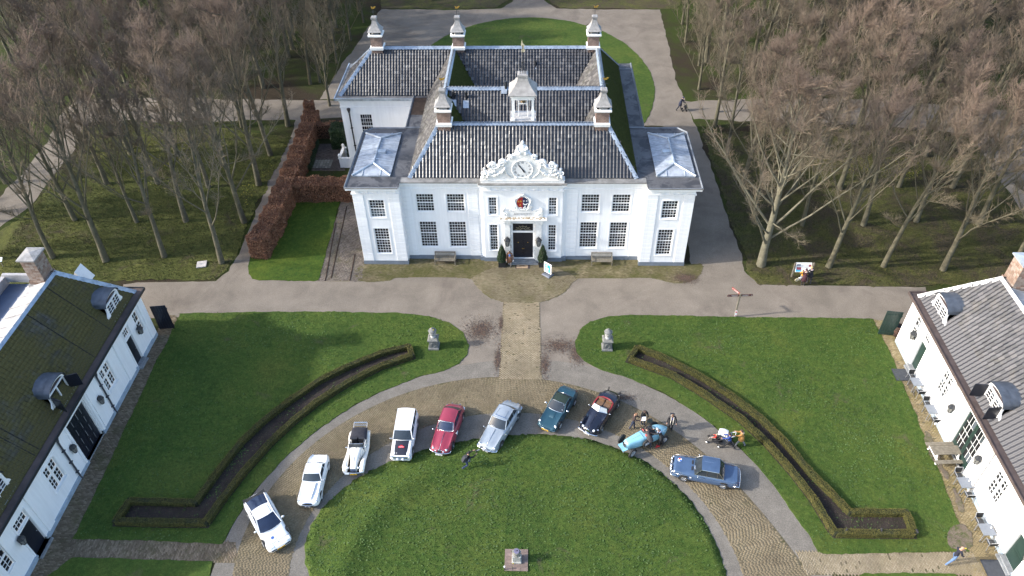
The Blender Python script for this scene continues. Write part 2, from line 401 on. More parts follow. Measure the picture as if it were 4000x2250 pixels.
# ---- brick paving, every brick real; the nearest of the drive are parts
BK = np.array([[-.5,-.5,0],[.5,-.5,0],[.5,.5,0],[-.5,.5,0],[-.46,-.42,1],[.46,-.42,1],[.46,.42,1],[-.46,.42,1]])
BF = np.array([[4,5,6,7],[0,1,5,4],[1,2,6,5],[2,3,7,6],[3,0,4,7]])
def brick_mesh(L, Wd, h, mat):
    return npmesh('brick', BK*np.array([L, Wd, h]), BF, mat)
def bricks(name, pos, ang, L, Wd, h, mat, parent, z0, singles=0, seed=0):
    """pos (n,2), ang (n,) direction of the long side"""
    r = np.random.default_rng(seed); n = len(pos)
    dz = r.normal(0, .0035, n); ja = r.normal(0, .02, n); a = ang+ja
    order = np.argsort(np.where(pos[:,1] < 22.4, pos[:,1]+1000, pos[:,1])) if singles else np.arange(n)
    pos = pos[order]; a = a[order]
    if singles:
        me = brick_mesh(L, Wd, h, mat)
        for i in range(min(singles, n)):
            link('brick', me, parent, (pos[i,0], pos[i,1], z0+dz[i]), (0, 0, a[i]))
    pos = pos[singles:]; a = a[singles:]; dz = dz[singles:]; n = len(pos)
    if n == 0: return
    sc = np.stack([L*(1-np.abs(r.normal(0,.03,n))), Wd*(1-np.abs(r.normal(0,.05,n))), np.full(n, h)], 1)
    V = BK[None]*sc[:,None]; c, s = np.cos(a)[:,None], np.sin(a)[:,None]
    X = V[...,0]*c-V[...,1]*s+pos[:,0,None]; Y = V[...,0]*s+V[...,1]*c+pos[:,1,None]; Zz = V[...,2]+z0+dz[:,None]
    VV = np.stack([X,Y,Zz],-1).reshape(-1,3); FF = (BF[None]+8*np.arange(n)[:,None,None]).reshape(-1,4)
    o = link(name, npmesh(name, VV, FF, mat), parent); o['kind'] = 'stuff'; return o
def inside(P, poly):
    x, y = P[:,0], P[:,1]; n = len(poly); r = np.zeros(len(P), bool); j = n-1
    for i in range(n):
        xi, yi = poly[i][0], poly[i][1]; xj, yj = poly[j][0], poly[j][1]
        with np.errstate(divide='ignore', invalid='ignore'):
            c = ((yi > y) != (yj > y)) & (x < (xj-xi)*(y-yi)/(yj-yi+1e-12)+xi)
        r ^= c; j = i
    return r
def running(poly, a0, L=.215, Wd=.10, seed=0):
    """running bond clipped to a polygon; a0 direction of the courses"""
    P = np.array([[p[0], p[1]] for p in poly]); c, s = math.cos(a0), math.sin(a0)
    Q = P@np.array([[c,-s],[s,c]]); lo = Q.min(0); hi = Q.max(0)
    v = np.arange(lo[1], hi[1], Wd); u = np.arange(lo[0], hi[0]+L, L)
    U, Vv = np.meshgrid(u, v); U = U+(np.arange(len(v))%2)[:,None]*L/2
    q = np.stack([U.ravel(), Vv.ravel()], 1); w_ = q@np.array([[c,s],[-s,c]])
    return w_[inside(w_, P)]
mBR_Y = brick_mat('yellow_brick_mat', (.215,.175,.115), (.24,.198,.134), (.27,.225,.157), (.17,.14,.08), (.5,.85))
mBR_R = brick_mat('ring_brick_mat', (.150,.120,.076), (.168,.136,.087), (.190,.156,.102), (.105,.086,.045), (.48,.8))
mBR_T = brick_mat('terrace_brick_mat', (.10,.085,.045), (.16,.13,.075), (.215,.18,.115), (.062,.066,.014), (.36,.60))
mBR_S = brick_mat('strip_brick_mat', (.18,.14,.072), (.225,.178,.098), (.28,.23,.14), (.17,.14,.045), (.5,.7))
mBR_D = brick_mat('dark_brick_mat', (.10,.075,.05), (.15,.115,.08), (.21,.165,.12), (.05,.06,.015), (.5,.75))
mBR_H = brick_mat('house_path_brick_mat', (.10,.082,.07), (.14,.118,.10), (.19,.16,.14), (.06,.06,.02), (.5,.75))
BW = .105
# ring drive
bed = sheet('brick_drive', arc(r_bo, TH)+arc(r_bi, TH[::-1]), Z3, mJOINT)
pos = []; ang = []
t = -PI/2
while t < 1.5*PI:
    ri, ro = float(r_bi(t)), float(r_bo(t)); k = int(len(pos)) % 2
    row = np.arange(ri+.02+rng.random()*.21, ro-.08, .215)
    cs = np.array([math.cos(t), math.sin(t)])
    for q in row: pos.append(RC+q*cs); ang.append(t)
    t += BW/((ri+ro)/2)
bricks('brick_field', np.array(pos), np.array(ang), .209, .098, .011, mBR_R, bed, Z3-.004, 300, 1)
def paving(name, poly, a0, mat, seed, z=Z3, singles=0):
    b = sheet(name, poly, z, mJOINT)
    P = running(poly, a0, seed=seed)
    bricks('brick_field', P, np.full(len(P), a0), .209, .097, .011, mat, b, z-.004, singles, seed); return b
paving('axis_path', pp((1266,757),(1357,757),(1363,955),(1255,955)), 0, mBR_Y, 2, Z3+.004)
terr = smooth_poly(pp((906,707),(913,664),(1100,640),(1320,640),(1540,640),(1722,664),(1765,664),(1762,690),(1735,709),(1690,712),(1640,700),(1560,700),(1455,701),(1438,713),(1422,733),(1392,750),(1357,761),(1315,763),(1275,761),(1240,752),(1213,734),(1195,714),(1185,702),(1120,698),(1000,699),(980,706)), 3)
paving('terrace', terr, 0, mBR_T, 3, Z3)
mBR_C = brick_mat('apron_brick_mat', (.14,.115,.07), (.165,.138,.088), (.19,.162,.108), (.09,.085,.03), (.5,.75))
apr = smooth_poly(pp((1190,697),(1250,672),(1320,668),(1390,672),(1448,698),(1438,713),(1422,733),(1392,749),(1357,760),(1315,762),(1275,760),(1240,751),(1213,733),(1197,714)), 3)
paving('apron', apr, 0, mBR_C, 33, Z3+.012)
def strip(pts): return pp(*pts)
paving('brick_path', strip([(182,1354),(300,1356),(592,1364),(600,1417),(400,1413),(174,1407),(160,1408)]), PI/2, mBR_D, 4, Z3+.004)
paving('brick_path', strip([(2002,1388),(2250,1387),(2445,1388),(2480,1447),(2300,1447),(2030,1447)]), PI/2, mBR_Y, 5, Z3+.004)
XC = -1.2; YG = 31.15
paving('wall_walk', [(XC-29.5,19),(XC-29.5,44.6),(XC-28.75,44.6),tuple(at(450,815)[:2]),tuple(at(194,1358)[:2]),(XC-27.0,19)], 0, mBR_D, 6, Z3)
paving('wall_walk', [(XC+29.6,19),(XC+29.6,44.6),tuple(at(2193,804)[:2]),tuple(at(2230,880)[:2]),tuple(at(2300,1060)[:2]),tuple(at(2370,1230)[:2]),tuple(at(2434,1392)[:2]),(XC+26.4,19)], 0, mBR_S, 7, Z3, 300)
paving('side_path', pp((860,503),(905,503),(917,660),(910,708),(799,708),(830,600)), R_(45), mBR_H, 8, Z3)
for a, b in (((845,560),(818,707)), ((872,520),(833,700)), ((893,640),(880,706))):
    p, q = at(*a), at(*b); mb = MB(); mb.tube([(p.x,p.y,.02),(q.x,q.y,.02)], .055, 6); o = mb.build('path_rail', MAT['brown']); o['kind'] = 'structure'  # dark lines along the side path, modelled as rails
# fallen leaves on the gravel
def leaf_patch(name, cx, cy, rx, ry, n, mat, seed, z=.02):
    r = np.random.default_rng(seed); a = r.random(n)*2*PI; q = np.abs(r.normal(0, .48, n))
    P = np.stack([cx+rx*q*np.cos(a), cy+ry*q*np.sin(a)], 1); s = r.uniform(.012, .036, n); th_ = r.random(n)*PI
    base = np.array([[-1,-.6],[1,-.6],[1,.6],[-1,.6]])
    c, sn = np.cos(th_)[:,None], np.sin(th_)[:,None]; B = base[None]*s[:,None,None]
    X = B[...,0]*c-B[...,1]*sn+P[:,0,None]; Y = B[...,0]*sn+B[...,1]*c+P[:,1,None]; Zz = z+r.random((n,4))*.03
    o = link(name, npmesh(name, np.stack([X,Y,Zz],-1).reshape(-1,3), np.arange(4*n).reshape(-1,4), mat)); o['kind'] = 'stuff'
    tag(o, cat='leaves'); return o
mLEAF = NT('fallen_leaf_mat')
mLEAF.color(mLEAF.ramp(mLEAF.island(), [(0, (.045,.034,.03)), (.6, (.085,.058,.045)), (.9, (.14,.078,.048)), (1, (.20,.14,.08))])); mLEAF.rough(.8)
def lp(px, py, rx, ry, n, seed, label):
    n = int(n*2.2)
    g = at(px, py); o = leaf_patch('fallen_leaves', g.x, g.y, rx, ry, n, mLEAF.m, seed); o['label'] = label
lp(1210, 830, 1.9, 1.9, 1500, 1, 'rust brown fallen leaves on gravel between lawn tip and axis path, mossy roof side')
lp(1252, 905, .35, 1.9, 500, 2, 'narrow heap of brown leaves along the lower axis path, mossy roof side')
lp(1260, 815, .25, 1.2, 250, 3, 'thin line of brown leaves beside the upper axis path')
lp(1405, 870, 1.9, 1.2, 900, 4, 'dark brown leaves on gravel between axis path and lawn tip, pantile roof side')
lp(1370, 920, .5, 1.6, 500, 5, 'dark leaf pile at the lower axis path edge, pantile roof side')
lp(1450, 890, .7, 1.6, 600, 6, 'brown leaves curving round the lawn tip, pantile roof side')
lp(1127, 656, 1.3, .35, 500, 7, 'red brown leaves swept under a teak bench before the manor')

# worn bare soil on the sunny lawn
mWORN = stone_mat('worn_soil', (.135,.108,.085), .25, 2, .4, 30, .7, (.06,.075,.022), (.48, .66), 1.6)
for k_, (pts_, nm_) in enumerate((([(2385,1340),(2400,1322),(2425,1320),(2442,1340),(2445,1372),(2420,1385),(2390,1372)],0),([(2325,1085),(2340,1100),(2362,1150),(2385,1195),(2378,1203),(2352,1165),(2330,1125)],0),([(2285,945),(2300,985),(2298,1000),(2282,965)],0),([(2400,1225),(2418,1262),(2420,1290),(2405,1270)],0))):
    sheet('bare_soil', rough_edge(smooth_poly(pp(*pts_), 4), .1, .06, 80+k_), LAWNZ+.006+.001*k_, mWORN, .004)

lp(1725, 700, 1.3, .8, 1100, 8, 'dark damp leaf mould on the gravel at the corner of the mossy terrace')
lp(1560, 1000, 2.0, .5, 300, 9, 'thin scatter of leaves along the outer gravel ring by the black roadster')
mLAWNL = grass_mat('mossy_wood_grass_mat', (.035, .047, .012), (.068, .078, .022), (.115, .118, .034), (.075, .058, .04), dp=(.54, .68))
for o_ in [o for o in D.objects if o.name.startswith('wood_grass')][:1]: o_.data.materials[0] = mLAWNL
# ================================================================ MANOR HOUSE
XH, YH = -1.13, 51.4
house = thing('manor_house', 'large white two storey manor house with clock gable and dark pantile hipped roofs', 'house', (XH, YH, 0))
def wall_holes(mb, x0, x1, z0, z1, holes, y=0.0, dep=.14, mi=None):
    """wall plane at depth y facing -y, rectangular holes with reveals going in by dep"""
    xs = sorted({x0, x1, *[h[0] for h in holes], *[h[1] for h in holes]}); zs = sorted({z0, z1, *[h[2] for h in holes], *[h[3] for h in holes]})
    for i in range(len(xs)-1):
        for j in range(len(zs)-1):
            cx, cz = (xs[i]+xs[i+1])/2, (zs[j]+zs[j+1])/2
            if any(h[0] < cx < h[1] and h[2] < cz < h[3] for h in holes): continue
            mb.quad((xs[i],y,zs[j]), (xs[i+1],y,zs[j]), (xs[i+1],y,zs[j+1]), (xs[i],y,zs[j+1]), mi=mi)
    for a, b, c, d in holes:
        mb.quad((a,y,c),(b,y,c),(b,y+dep,c),(a,y+dep,c), mi=mi); mb.quad((a,y+dep,d),(b,y+dep,d),(b,y,d),(a,y,d), mi=mi)
        mb.quad((a,y+dep,c),(a,y+dep,d),(a,y,d),(a,y,c), mi=mi); mb.quad((b,y,c),(b,y,d),(b,y+dep,d),(b,y+dep,c), mi=mi)
PANES = {}
def window(parent, x0, x1, z0, z1, y, cols, rows, meet=None, single=True, dep=.12, fw=.055, bar=.026, glass=None, curtain=0, name='window', seed=0):
    """sash window standing in the hole; rows from the top, meet = number of rows in the upper sash"""
    rr = random.Random(seed); yb = y+dep
    mb = MB()
    mb.box(x0, x0+fw, yb-.05, yb+.03, z0, z1); mb.box(x1-fw, x1, yb-.05, yb+.03, z0, z1)
    mb.box(x0+fw, x1-fw, yb-.05, yb+.03, z1-fw, z1); mb.box(x0+fw, x1-fw, yb-.06, yb+.03, z0, z0+fw)
    W = x1-x0-2*fw; H = z1-z0-2*fw; pw = W/cols; ph = H/rows
    wo = mb.build(name, MAT['trim'], parent)
    gb = MB()
    for c in range(1, cols):
        x = x0+fw+c*pw; gb.box(x-bar/2, x+bar/2, yb-.035, yb+.012, z0+fw, z1-fw)
    for r in range(1, rows):
        z = z1-fw-r*ph; k = bar*1.7 if r == meet else bar/2
        gb.box(x0+fw, x1-fw, yb-(.047 if r == meet else .038), yb+.01, z-k, z+k)
    gb.build('glazing_bars', MAT['trim'], wo)
    key = (round(pw, 3), round(ph, 3), glass)
    g = glass or 'glass'
    if single:
        if key not in PANES:
            q = MB(); q.box(-pw/2+.008, pw/2-.008, -.004, .004, -ph/2+.008, ph/2-.008); PANES[key] = q.mesh('pane', MAT[g]); 
            q2 = MB(); q2.box(-pw/2+.008, pw/2-.008, -.004, .004, -ph/2+.008, ph/2-.008); PANES[(*key, 1)] = q2.mesh('pane', MAT['glassb'])
        for r in range(rows):
            for c in range(cols):
                me = PANES[key]
                if curtain and r >= rows-curtain and rr.random() < .8: me = PANES[(*key, 1)]
                link('pane', me, wo, (x0+fw+(c+.5)*pw, yb+.0, z1-fw-(r+.5)*ph), (rr.gauss(0,.012), 0, rr.gauss(0,.012)))
    else:
        q = MB()
        for r in range(rows):
            for c in range(cols):
                cx, cz = x0+fw+(c+.5)*pw, z1-fw-(r+.5)*ph; t = rr.gauss(0, .0015)
                mi = 1 if (curtain and r >= rows-curtain and rr.random() < .8) else 0
                q.box(cx-pw/2+.008, cx+pw/2-.008, yb-.004+t, yb+.004+t, cz-ph/2+.008, cz+ph/2-.008, mi)
        o = q.build('pane', [MAT['glassj' if g == 'glass' else g], MAT['glassb']], wo); o['kind'] = 'stuff'
    return wo
# ---- openings (half widths about the axis)
UPW = [(-12.83,-11.55,5.12,6.9)]; LOW = [(-12.8,-11.52,1.2,3.95)]
UPR = [(-9.0,-7.5,5.17,6.97), (-6.42,-4.92,5.17,6.97)]; LOR = [(-8.98,-7.48,1.33,4.1), (-6.42,-4.92,1.33,4.1)]
UPC = [(-2.86,-2.17,5.07,6.85)]; LOC = [(-2.86,-2.17,1.22,4.02)]
mir = lambda hs: [(-b,-a,c,d) for a,b,c,d in hs]
WO, WI, RI, CI = 14.1, 10.2, 3.78, 3.34        # wing outer, wing inner, recess inner, centre half width
YR, YC = .8, .5
ZB, ZF, ZT = .42, 7.55, 8.45
mb = MB()
for s in (1, -1):
    hw = UPW+LOW if s == 1 else mir(UPW+LOW); hr = UPR+LOR if s == 1 else mir(UPR+LOR)
    a, b = (-WO, -WI) if s == 1 else (WI, WO); wall_holes(mb, a, b, 0, ZT-.1, hw, 0)
    a, b = (-WI, -RI) if s == 1 else (RI, WI); wall_holes(mb, a, b, 0, ZT-.1, hr, YR)
    x = -s*WI
    p = [(x,0,0),(x,YR,0),(x,YR,ZT-.1),(x,0,ZT-.1)]; mb.quad(*(p if s == 1 else p[::-1]))
    # outer side wall with chamfered back corner
    x = -s*WO; q = [(x,8.2),(x+s*.65,8.85),(x+s*.65,8.85),(-s*10.4,8.85)]
    p = [(x,8.2,0),(x,0,0),(x,0,ZT-.1),(x,8.2,ZT-.1)]; mb.quad(*(p if s == 1 else p[::-1]))
    p = [(x+s*.65,8.85,0),(x,8.2,0),(x,8.2,ZT-.1),(x+s*.65,8.85,ZT-.1)]; mb.quad(*(p if s == 1 else p[::-1]))
    p = [(-s*10.4,8.85,0),(x+s*.65,8.85,0),(x+s*.65,8.85,ZT-.1),(-s*10.4,8.85,ZT-.1)]; mb.quad(*(p if s == 1 else p[::-1]))
    x = -s*10.4; p = [(x,22.2,0),(x,8.85,0),(x,8.85,ZT-.1),(x,22.2,ZT-.1)]; mb.quad(*(p if s == 1 else p[::-1]))
    # concave quarter between recess and centre bay
    ar = [(-s*(CI+(RI-CI)*(1-math.sin(t))), YC+(YR-YC)*(1-math.cos(t))) for t in np.linspace(0, PI/2, 7)]
    ar = [(-s*(RI-(RI-CI)*math.sin(t)), YR-(YR-YC)*(1-math.cos(t))) for t in np.linspace(0, PI/2, 7)]
    for (ax, ay), (bx, by) in zip(ar[:-1], ar[1:]):
        p = [(ax,ay,0),(bx,by,0),(bx,by,ZT-.1),(ax,ay,ZT-.1)]; mb.quad(*(p if s == 1 else p[::-1]))
DOOR = (-.92, .92, .34, 4.2)
wall_holes(mb, -CI, CI, 0, ZT-.1, UPC+LOC+mir(UPC+LOC)+[DOOR], YC, .2)
mb.quad((10.4,22.2,0),(-10.4,22.2,0),(-10.4,22.2,ZT-.1),(10.4,22.2,ZT-.1))
mb.build('wall', MAT['white'], house)
# back left range
mb = MB(); LX0, LX1, LY0, LY1 = -18.1, -10.75, 15.1, 22.2
LWIN = [(-16.35, -15.15, 3.9, 6.55)]
wall_holes(mb, LX0, LX1, 0, ZT-.1, LWIN, LY0)
mb.quad((LX0,LY1,0),(LX0,LY0,0),(LX0,LY0,ZT-.1),(LX0,LY1,ZT-.1)); mb.quad((-10.4,LY1,0),(LX0,LY1,0),(LX0,LY1,ZT-.1),(-10.4,LY1,ZT-.1))
mb.box(LX0-.05, LX1+.02, LY0-.05, LY0-.002, 7.3, 7.42); mb.box(LX0-.05, LX1+.02, LY0-.09, LY0-.003, 7.9, 8.1)
mb.build('wall', MAT['white'], house)
sd = 0
for hs, cols, rows, meet, y, sg, cur in ((LOR+mir(LOR),6,9,4,YR,True,0),(LOW+mir(LOW),5,9,4,0,True,0),(UPR+mir(UPR),6,6,3,YR,False,0),(UPW+mir(UPW),5,6,3,0,False,2),(UPC+mir(UPC),3,6,3,YC,False,3),(LOC+mir(LOC),3,9,4,YC,False,0),(LWIN,5,6,3,LY0,False,0)):
    for a, b, c, d in hs:
        sd += 1; window(house, a, b, c, d, y, cols, rows, meet, sg, seed=sd, curtain=cur if sd % 3 else 0)
# window recess frames and sills
for hs, y in ((LOR+mir(LOR)+UPR+mir(UPR),YR),(LOW+mir(LOW)+UPW+mir(UPW),0),(UPC+mir(UPC)+LOC+mir(LOC),YC)):
    for a, b, c, d in hs:
        mb = MB(); mb.box(a-.10, b+.10, y-.05, y-.001, c-.09, c-.01); mb.build('sill', MAT['white'], house)
        mb = MB(); mb.xprism([(a-.115,c-.01),(a-.035,c-.01),(a-.035,d+.03),(b+.035,d+.03),(b+.035,c-.01),(b+.115,c-.01),(b+.115,d+.10),(a-.115,d+.10)], y-.022, y-.001); ws_ = mb.build('window_surround', MAT['white'], house); outward(ws_.data)
# plinth
e = .05
for s in (1, -1):
    mb = MB()
    mb.box(*sorted((-s*(WO+e), -s*(WI-e))), -e, .3, 0, ZB)
    mb.box(*sorted((-s*(WI-e), -s*RI)), YR-e, YR+.1, 0, ZB)
    mb.box(*sorted((-s*RI, -s*(CI+.12))), YC+.07, YR+.1, 0, ZB-.003)
    mb.box(*sorted((-s*(CI+.12), -s*1.6)), YC-e, YC+.2, 0, ZB)
    mb.box(*sorted((-s*(WO+e), -s*(WO-.2))), .3, 8.2, 0, ZB)
    mb.build('plinth', MAT['plinth'], house)
# quoin strips: each block of a strip is a stone of its own
QM = {}
def quoin_strip(x0, x1, y, z0=ZB, z1=ZF-.02, n=17, t=.055):
    h = (z1-z0)/n; k = round(x1-x0, 3)
    if k not in QM:
        q = MB(); a = (x1-x0)/2; b = .018
        q.loft([[(-a,0,0),(a,0,0),(a,0,h),(-a,0,h)], [(-a,-t+.02,.004),(a,-t+.02,.004),(a,-t+.02,h-.004),(-a,-t+.02,h-.004)], [(-a+b,-t,.004+b),(a-b,-t,.004+b),(a-b,-t,h-.004-b),(-a+b,-t,h-.004-b)]], caps=(False, True))
        me = q.mesh('quoin_stone', MAT['white']); outward(me); QM[k] = me
    for i in range(n): link('quoin_stone', QM[k], house, ((x0+x1)/2, y, z0+i*h))
for s in (1, -1):
    for a, b, y in ((-WO, -13.2, 0), (-11.12, -WI, 0), (-WI+.02, -9.3, YR), (-4.62, -RI, YR)):
        quoin_strip(*sorted((s*a, s*b)), y)
# side quoins on the visible inner return of each wing are plain grooves in the wall: small bands
for i in range(17):
    h = (ZF-ZB)/17; z = ZB+i*h
    for s in (1, -1): mb = MB(); mb.box(*sorted((-s*WI, -s*(WI-.03))), .0+.02, YR-.02, z+.03, z+h-.03); mb.build('return_band', MAT['white'], house)
# frieze, triglyph blocks, cornice
def offs(pts, d):
    out = []
    for i in range(len(pts)):
        a = Vector(pts[max(i-1, 0)]); b = Vector(pts[i]); c = Vector(pts[min(i+1, len(pts)-1)])
        n1 = (b-a); n2 = (c-b)
        n1 = Vector((n1.y, -n1.x)).normalized() if n1.length > 0 else None; n2 = Vector((n2.y, -n2.x)).normalized() if n2.length > 0 else None
        if n1 is None: n1 = n2
        if n2 is None: n2 = n1
        m = (n1+n2).normalized(); k = d/max(.3, m.dot(n1)); out.append((b.x+m.x*k, b.y+m.y*k))
    return out
def band(mb, line, o0, o1, z0, z1):
    a = offs(line, o0); b = offs(line, o1); n = len(a)
    for i in range(n-1):
        A0, A1, B0, B1 = a[i], a[i+1], b[i], b[i+1]
        mb.quad((*B0,z0),(*B1,z0),(*B1,z1),(*B0,z1)); mb.quad((*B0,z1),(*B1,z1),(*A1,z1),(*A0,z1)); mb.quad((*A0,z0),(*A1,z0),(*B1,z0),(*B0,z0))
    mb.quad((*A1,z0),(*A1,z1),(*B1,z1),(*B1,z0)); mb.quad((*a[0],z0),(*b[0],z0),(*b[0],z1),(*a[0],z1))
cur = [(-RI+(RI-CI)*math.sin(t), YR-(YR-YC)*(1-math.cos(t))) for t in np.linspace(0, PI/2, 6)]
LINE_W1 = [(-13.45,8.85),(-WO,8.2),(-WO,0),(-WI,0)]
LINE_C = [(-WI,YR)]+cur+[(-x,y) for x, y in cur[::-1]]+[(WI,YR)]
LINE_W2 = [(-x,y) for x, y in LINE_W1[::-1]]
mb = MB(); mg = MB()
for L in (LINE_W1, LINE_C, LINE_W2):
    wing = L is not LINE_C
    band(mb, L, -.02, .09, ZF-.04, ZF+.06); band(mb, L, -.02, .16, 8.02, 8.12); 
    band(mb, L, -.02, .32 if not wing else .40, 8.12, 8.30)
    band(mg, L, -.5, .36 if not wing else .46, 8.30, 8.40)
mb.build('cornice', MAT['white'], house); mg.build('cornice_capping', MAT['gutter'], house)
tg = MB(); 
for k in range(3): tg.box(-.15+.1*k, -.07+.1*k+.02, -.06, 0, 0, .38)
tme = tg.mesh('triglyph', MAT['white'])
for s in (1, -1):
    for x, y in [(-13.65,0),(-12.9,0),(-12.15,0),(-11.4,0),(-10.6,0),(-2.8,YC),(-1.95,YC),(-1.1,YC),(-.3,YC)]: link('triglyph', tme, house, (s*x, y-.02, ZF+.08))
for s in (1, -1):
    for i, x in enumerate((-9.6, -8.15, -6.9, -5.4, -4.4)):
        wdt = (.35, .55, .35, .55, .3)[i]
        mb = MB(); mb.box(*sorted((s*(x-wdt), s*(x+wdt))), YR-.035, YR-.001, ZF+.12, ZF+.38); mb.build('frieze_panel', MAT['white'], house)
# ---- entrance
mb = MB()
mb.box(-.92,.92,YC+.2,YC+.3,.34,3.22); mb.build('door_backing', MAT['dark'], house)
for s in (-1, 1):
    d = MB(); a, b = sorted((s*.012, s*.86)); d.box(a, b, YC+.12, YC+.17, .36, 3.16)
    for z0, z1 in ((.5,1.15),(1.3,1.42),(1.55,3.0)):
        for e in (0,):
            d.box(a+.12, b-.12, YC+.105, YC+.121, z0, z0+.03); d.box(a+.12, b-.12, YC+.105, YC+.121, z1-.03, z1)
            d.box(a+.12, a+.15, YC+.105, YC+.121, z0+.03, z1-.03); d.box(b-.15, b-.12, YC+.105, YC+.121, z0+.03, z1-.03)
    do = d.build('door', MAT['black'], house)
    h = MB(); h.ball((s*.42, YC+.09, 2.05), .045, 8, 6); h.ball((s*.06, YC+.09, 1.36), .04, 8, 6); h.build('door_knob', MAT['gold'], do)
mb = MB(); mb.box(-.92,.92,YC+.04,YC+.2,3.17,3.32); mb.box(-.92,-.87,YC+.05,YC+.2,.34,3.17); mb.box(.87,.92,YC+.05,YC+.2,.34,3.17); mb.box(-.92,-.87,YC+.05,YC+.2,3.32,4.2); mb.box(.87,.92,YC+.05,YC+.2,3.32,4.2); mb.box(-.87,.87,YC+.05,YC+.2,4.14,4.2)
df = mb.build('door_frame', MAT['trim'], house)
mb = MB(); mb.box(-.87,.87,YC+.14,YC+.15,3.32,4.14); fl = mb.build('fanlight', MAT['glass'], house)
mb = MB()
for t in np.linspace(.12, PI-.12, 7): mb.tube([(math.cos(t)*.22, YC+.125, 3.36+math.sin(t)*.16),(math.cos(t)*.72, YC+.125, 3.36+math.sin(t)*.55)], .014, 5)
mb.tube([(math.cos(t)*.22, YC+.125, 3.36+math.sin(t)*.16) for t in np.linspace(0,PI,9)], .014, 5)
mb.tube([(math.cos(t)*.55, YC+.125, 3.36+math.sin(t)*.42) for t in np.linspace(0,PI,13)], .012, 5)
mb.build('fan_bars', M('fan_bar_mat', (.3,.26,.16), .5), fl)
st = M('blue_stone', (.21,.22,.23), .7, .25, 3, .2, 30)
for i, (hw, y0, z0, z1) in enumerate(((1.35,-.06,.0,.13),(1.22,.12,.0,.25),(1.1,.28,.0,.335))):
    mb = MB(); mb.box(-hw, hw, y0, YC-.06, z0, z1); mb.build('step', st, house)
for s in (-1, 1):
    mb = MB(); x = s*1.35
    mb.box(x-.24, x+.24, YC-.16, YC-.001, .45, 4.25); mb.box(x-.3, x+.3, YC-.2, YC-.001, .0, .45)
    for i in range(9): mb.box(s*1.02-.07, s*1.02+.07, YC-.07, YC-.001, .45+i*.43, .45+i*.43+.39)
    mb.build('door_pilaster', MAT['ornament'], house)
    mb = MB(); mb.box(x-.33, x+.33, YC-.26, YC-.001, 4.42, 4.5); mb.box(x-.27, x+.27, YC-.2, YC-.002, 4.25, 4.42)
    for q in (-.25, .25): mb.lathe([(.11,-.13),(.12,0),(.11,.13)], 10) if False else mb.tube([(x+q, YC-.27, 4.36),(x+q, YC-.1, 4.36)], .105, 10)
    mb.build('ionic_capital', MAT['ornament'], house)
mb = MB(); mb.box(-1.75,1.75,YC-.24,YC-.001,4.5,4.72); mb.box(-1.95,1.95,YC-.4,YC-.001,4.72,4.8); mb.box(-2.05,2.05,YC-.5,YC-.001,4.8,4.9)
mb.build('door_cornice', MAT['ornament'], house)
r = random.Random(3); mb = MB()
for i in range(90):
    x = r.uniform(-1.95,1.95); mb.ball((x, YC-.42+r.uniform(0,.3), 4.91), (r.uniform(.03,.11), .06, .03), 6, 4)
mb.build('moss_on_cornice', stone_mat('cornice_moss', (.30,.24,.16), .4, 3, .3, 40, .4), house)
# name panel
mb = MB(); outl = [(-1.72,4.9),(1.72,4.9),(1.72,5.5),(1.55,5.74),(1.25,5.72),(1.15,5.6),(.8,5.58),(.62,5.75),(.5,5.8),(-.5,5.8),(-.62,5.75),(-.8,5.58),(-1.15,5.6),(-1.25,5.72),(-1.55,5.74),(-1.72,5.5)]
mb.xprism(outl, YC-.12, YC-.001)
npn = mb.build('name_panel', MAT['ornament'], house); outward(npn.data)
mb = MB()
def spiral(mb, cx, cz, y, r0, turns, s, rad=.045, mi=None):
    pts = []
    for i in range(int(14*turns)):
        t = i/14*2*PI; q = r0*(1-i/(14*turns)*.85); pts.append((cx+s*q*math.cos(t), y-.02*i/14, cz+q*math.sin(t)))
    mb.tube(pts, rad, 6, mi)
for s in (-1, 1):
    spiral(mb, s*1.42, 5.25, YC-.13, .27, 1.8, s); spiral(mb, s*1.05, 5.62, YC-.12, .09, 1.2, -s, .03)
    mb.tube([(s*1.62,YC-.13,5.5),(s*1.66,YC-.14,5.75),(s*1.45,YC-.13,5.85)], .06, 6)
mb.build('scroll', MAT['ornament'], npn, True)
def text(name, body, size, mat, parent, loc, rot=(PI/2,0,0), ext=.008, shear=0, sx=1.0, align='CENTER'):
    cu = D.curves.new(name, 'FONT'); cu.body = body; cu.size = size; cu.extrude = ext; cu.align_x = align; cu.align_y = 'CENTER'; cu.shear = shear; cu.resolution_u = 2
    o = D.objects.new(name, cu); COL.objects.link(o)
    dg = bpy.context.evaluated_depsgraph_get(); me = D.meshes.new_from_object(o.evaluated_get(dg)); D.objects.remove(o)
    me.materials.clear(); me.materials.append(mat); me.transform(Matrix.Diagonal((sx,1,1,1)))
    return link(name, me, parent, loc, rot)
text('lettering', 'BEECKESTEYN', .30, M('incised_letter', (.36,.35,.34), .8), npn, (0, YC-.128, 5.25), shear=.35, sx=.82)
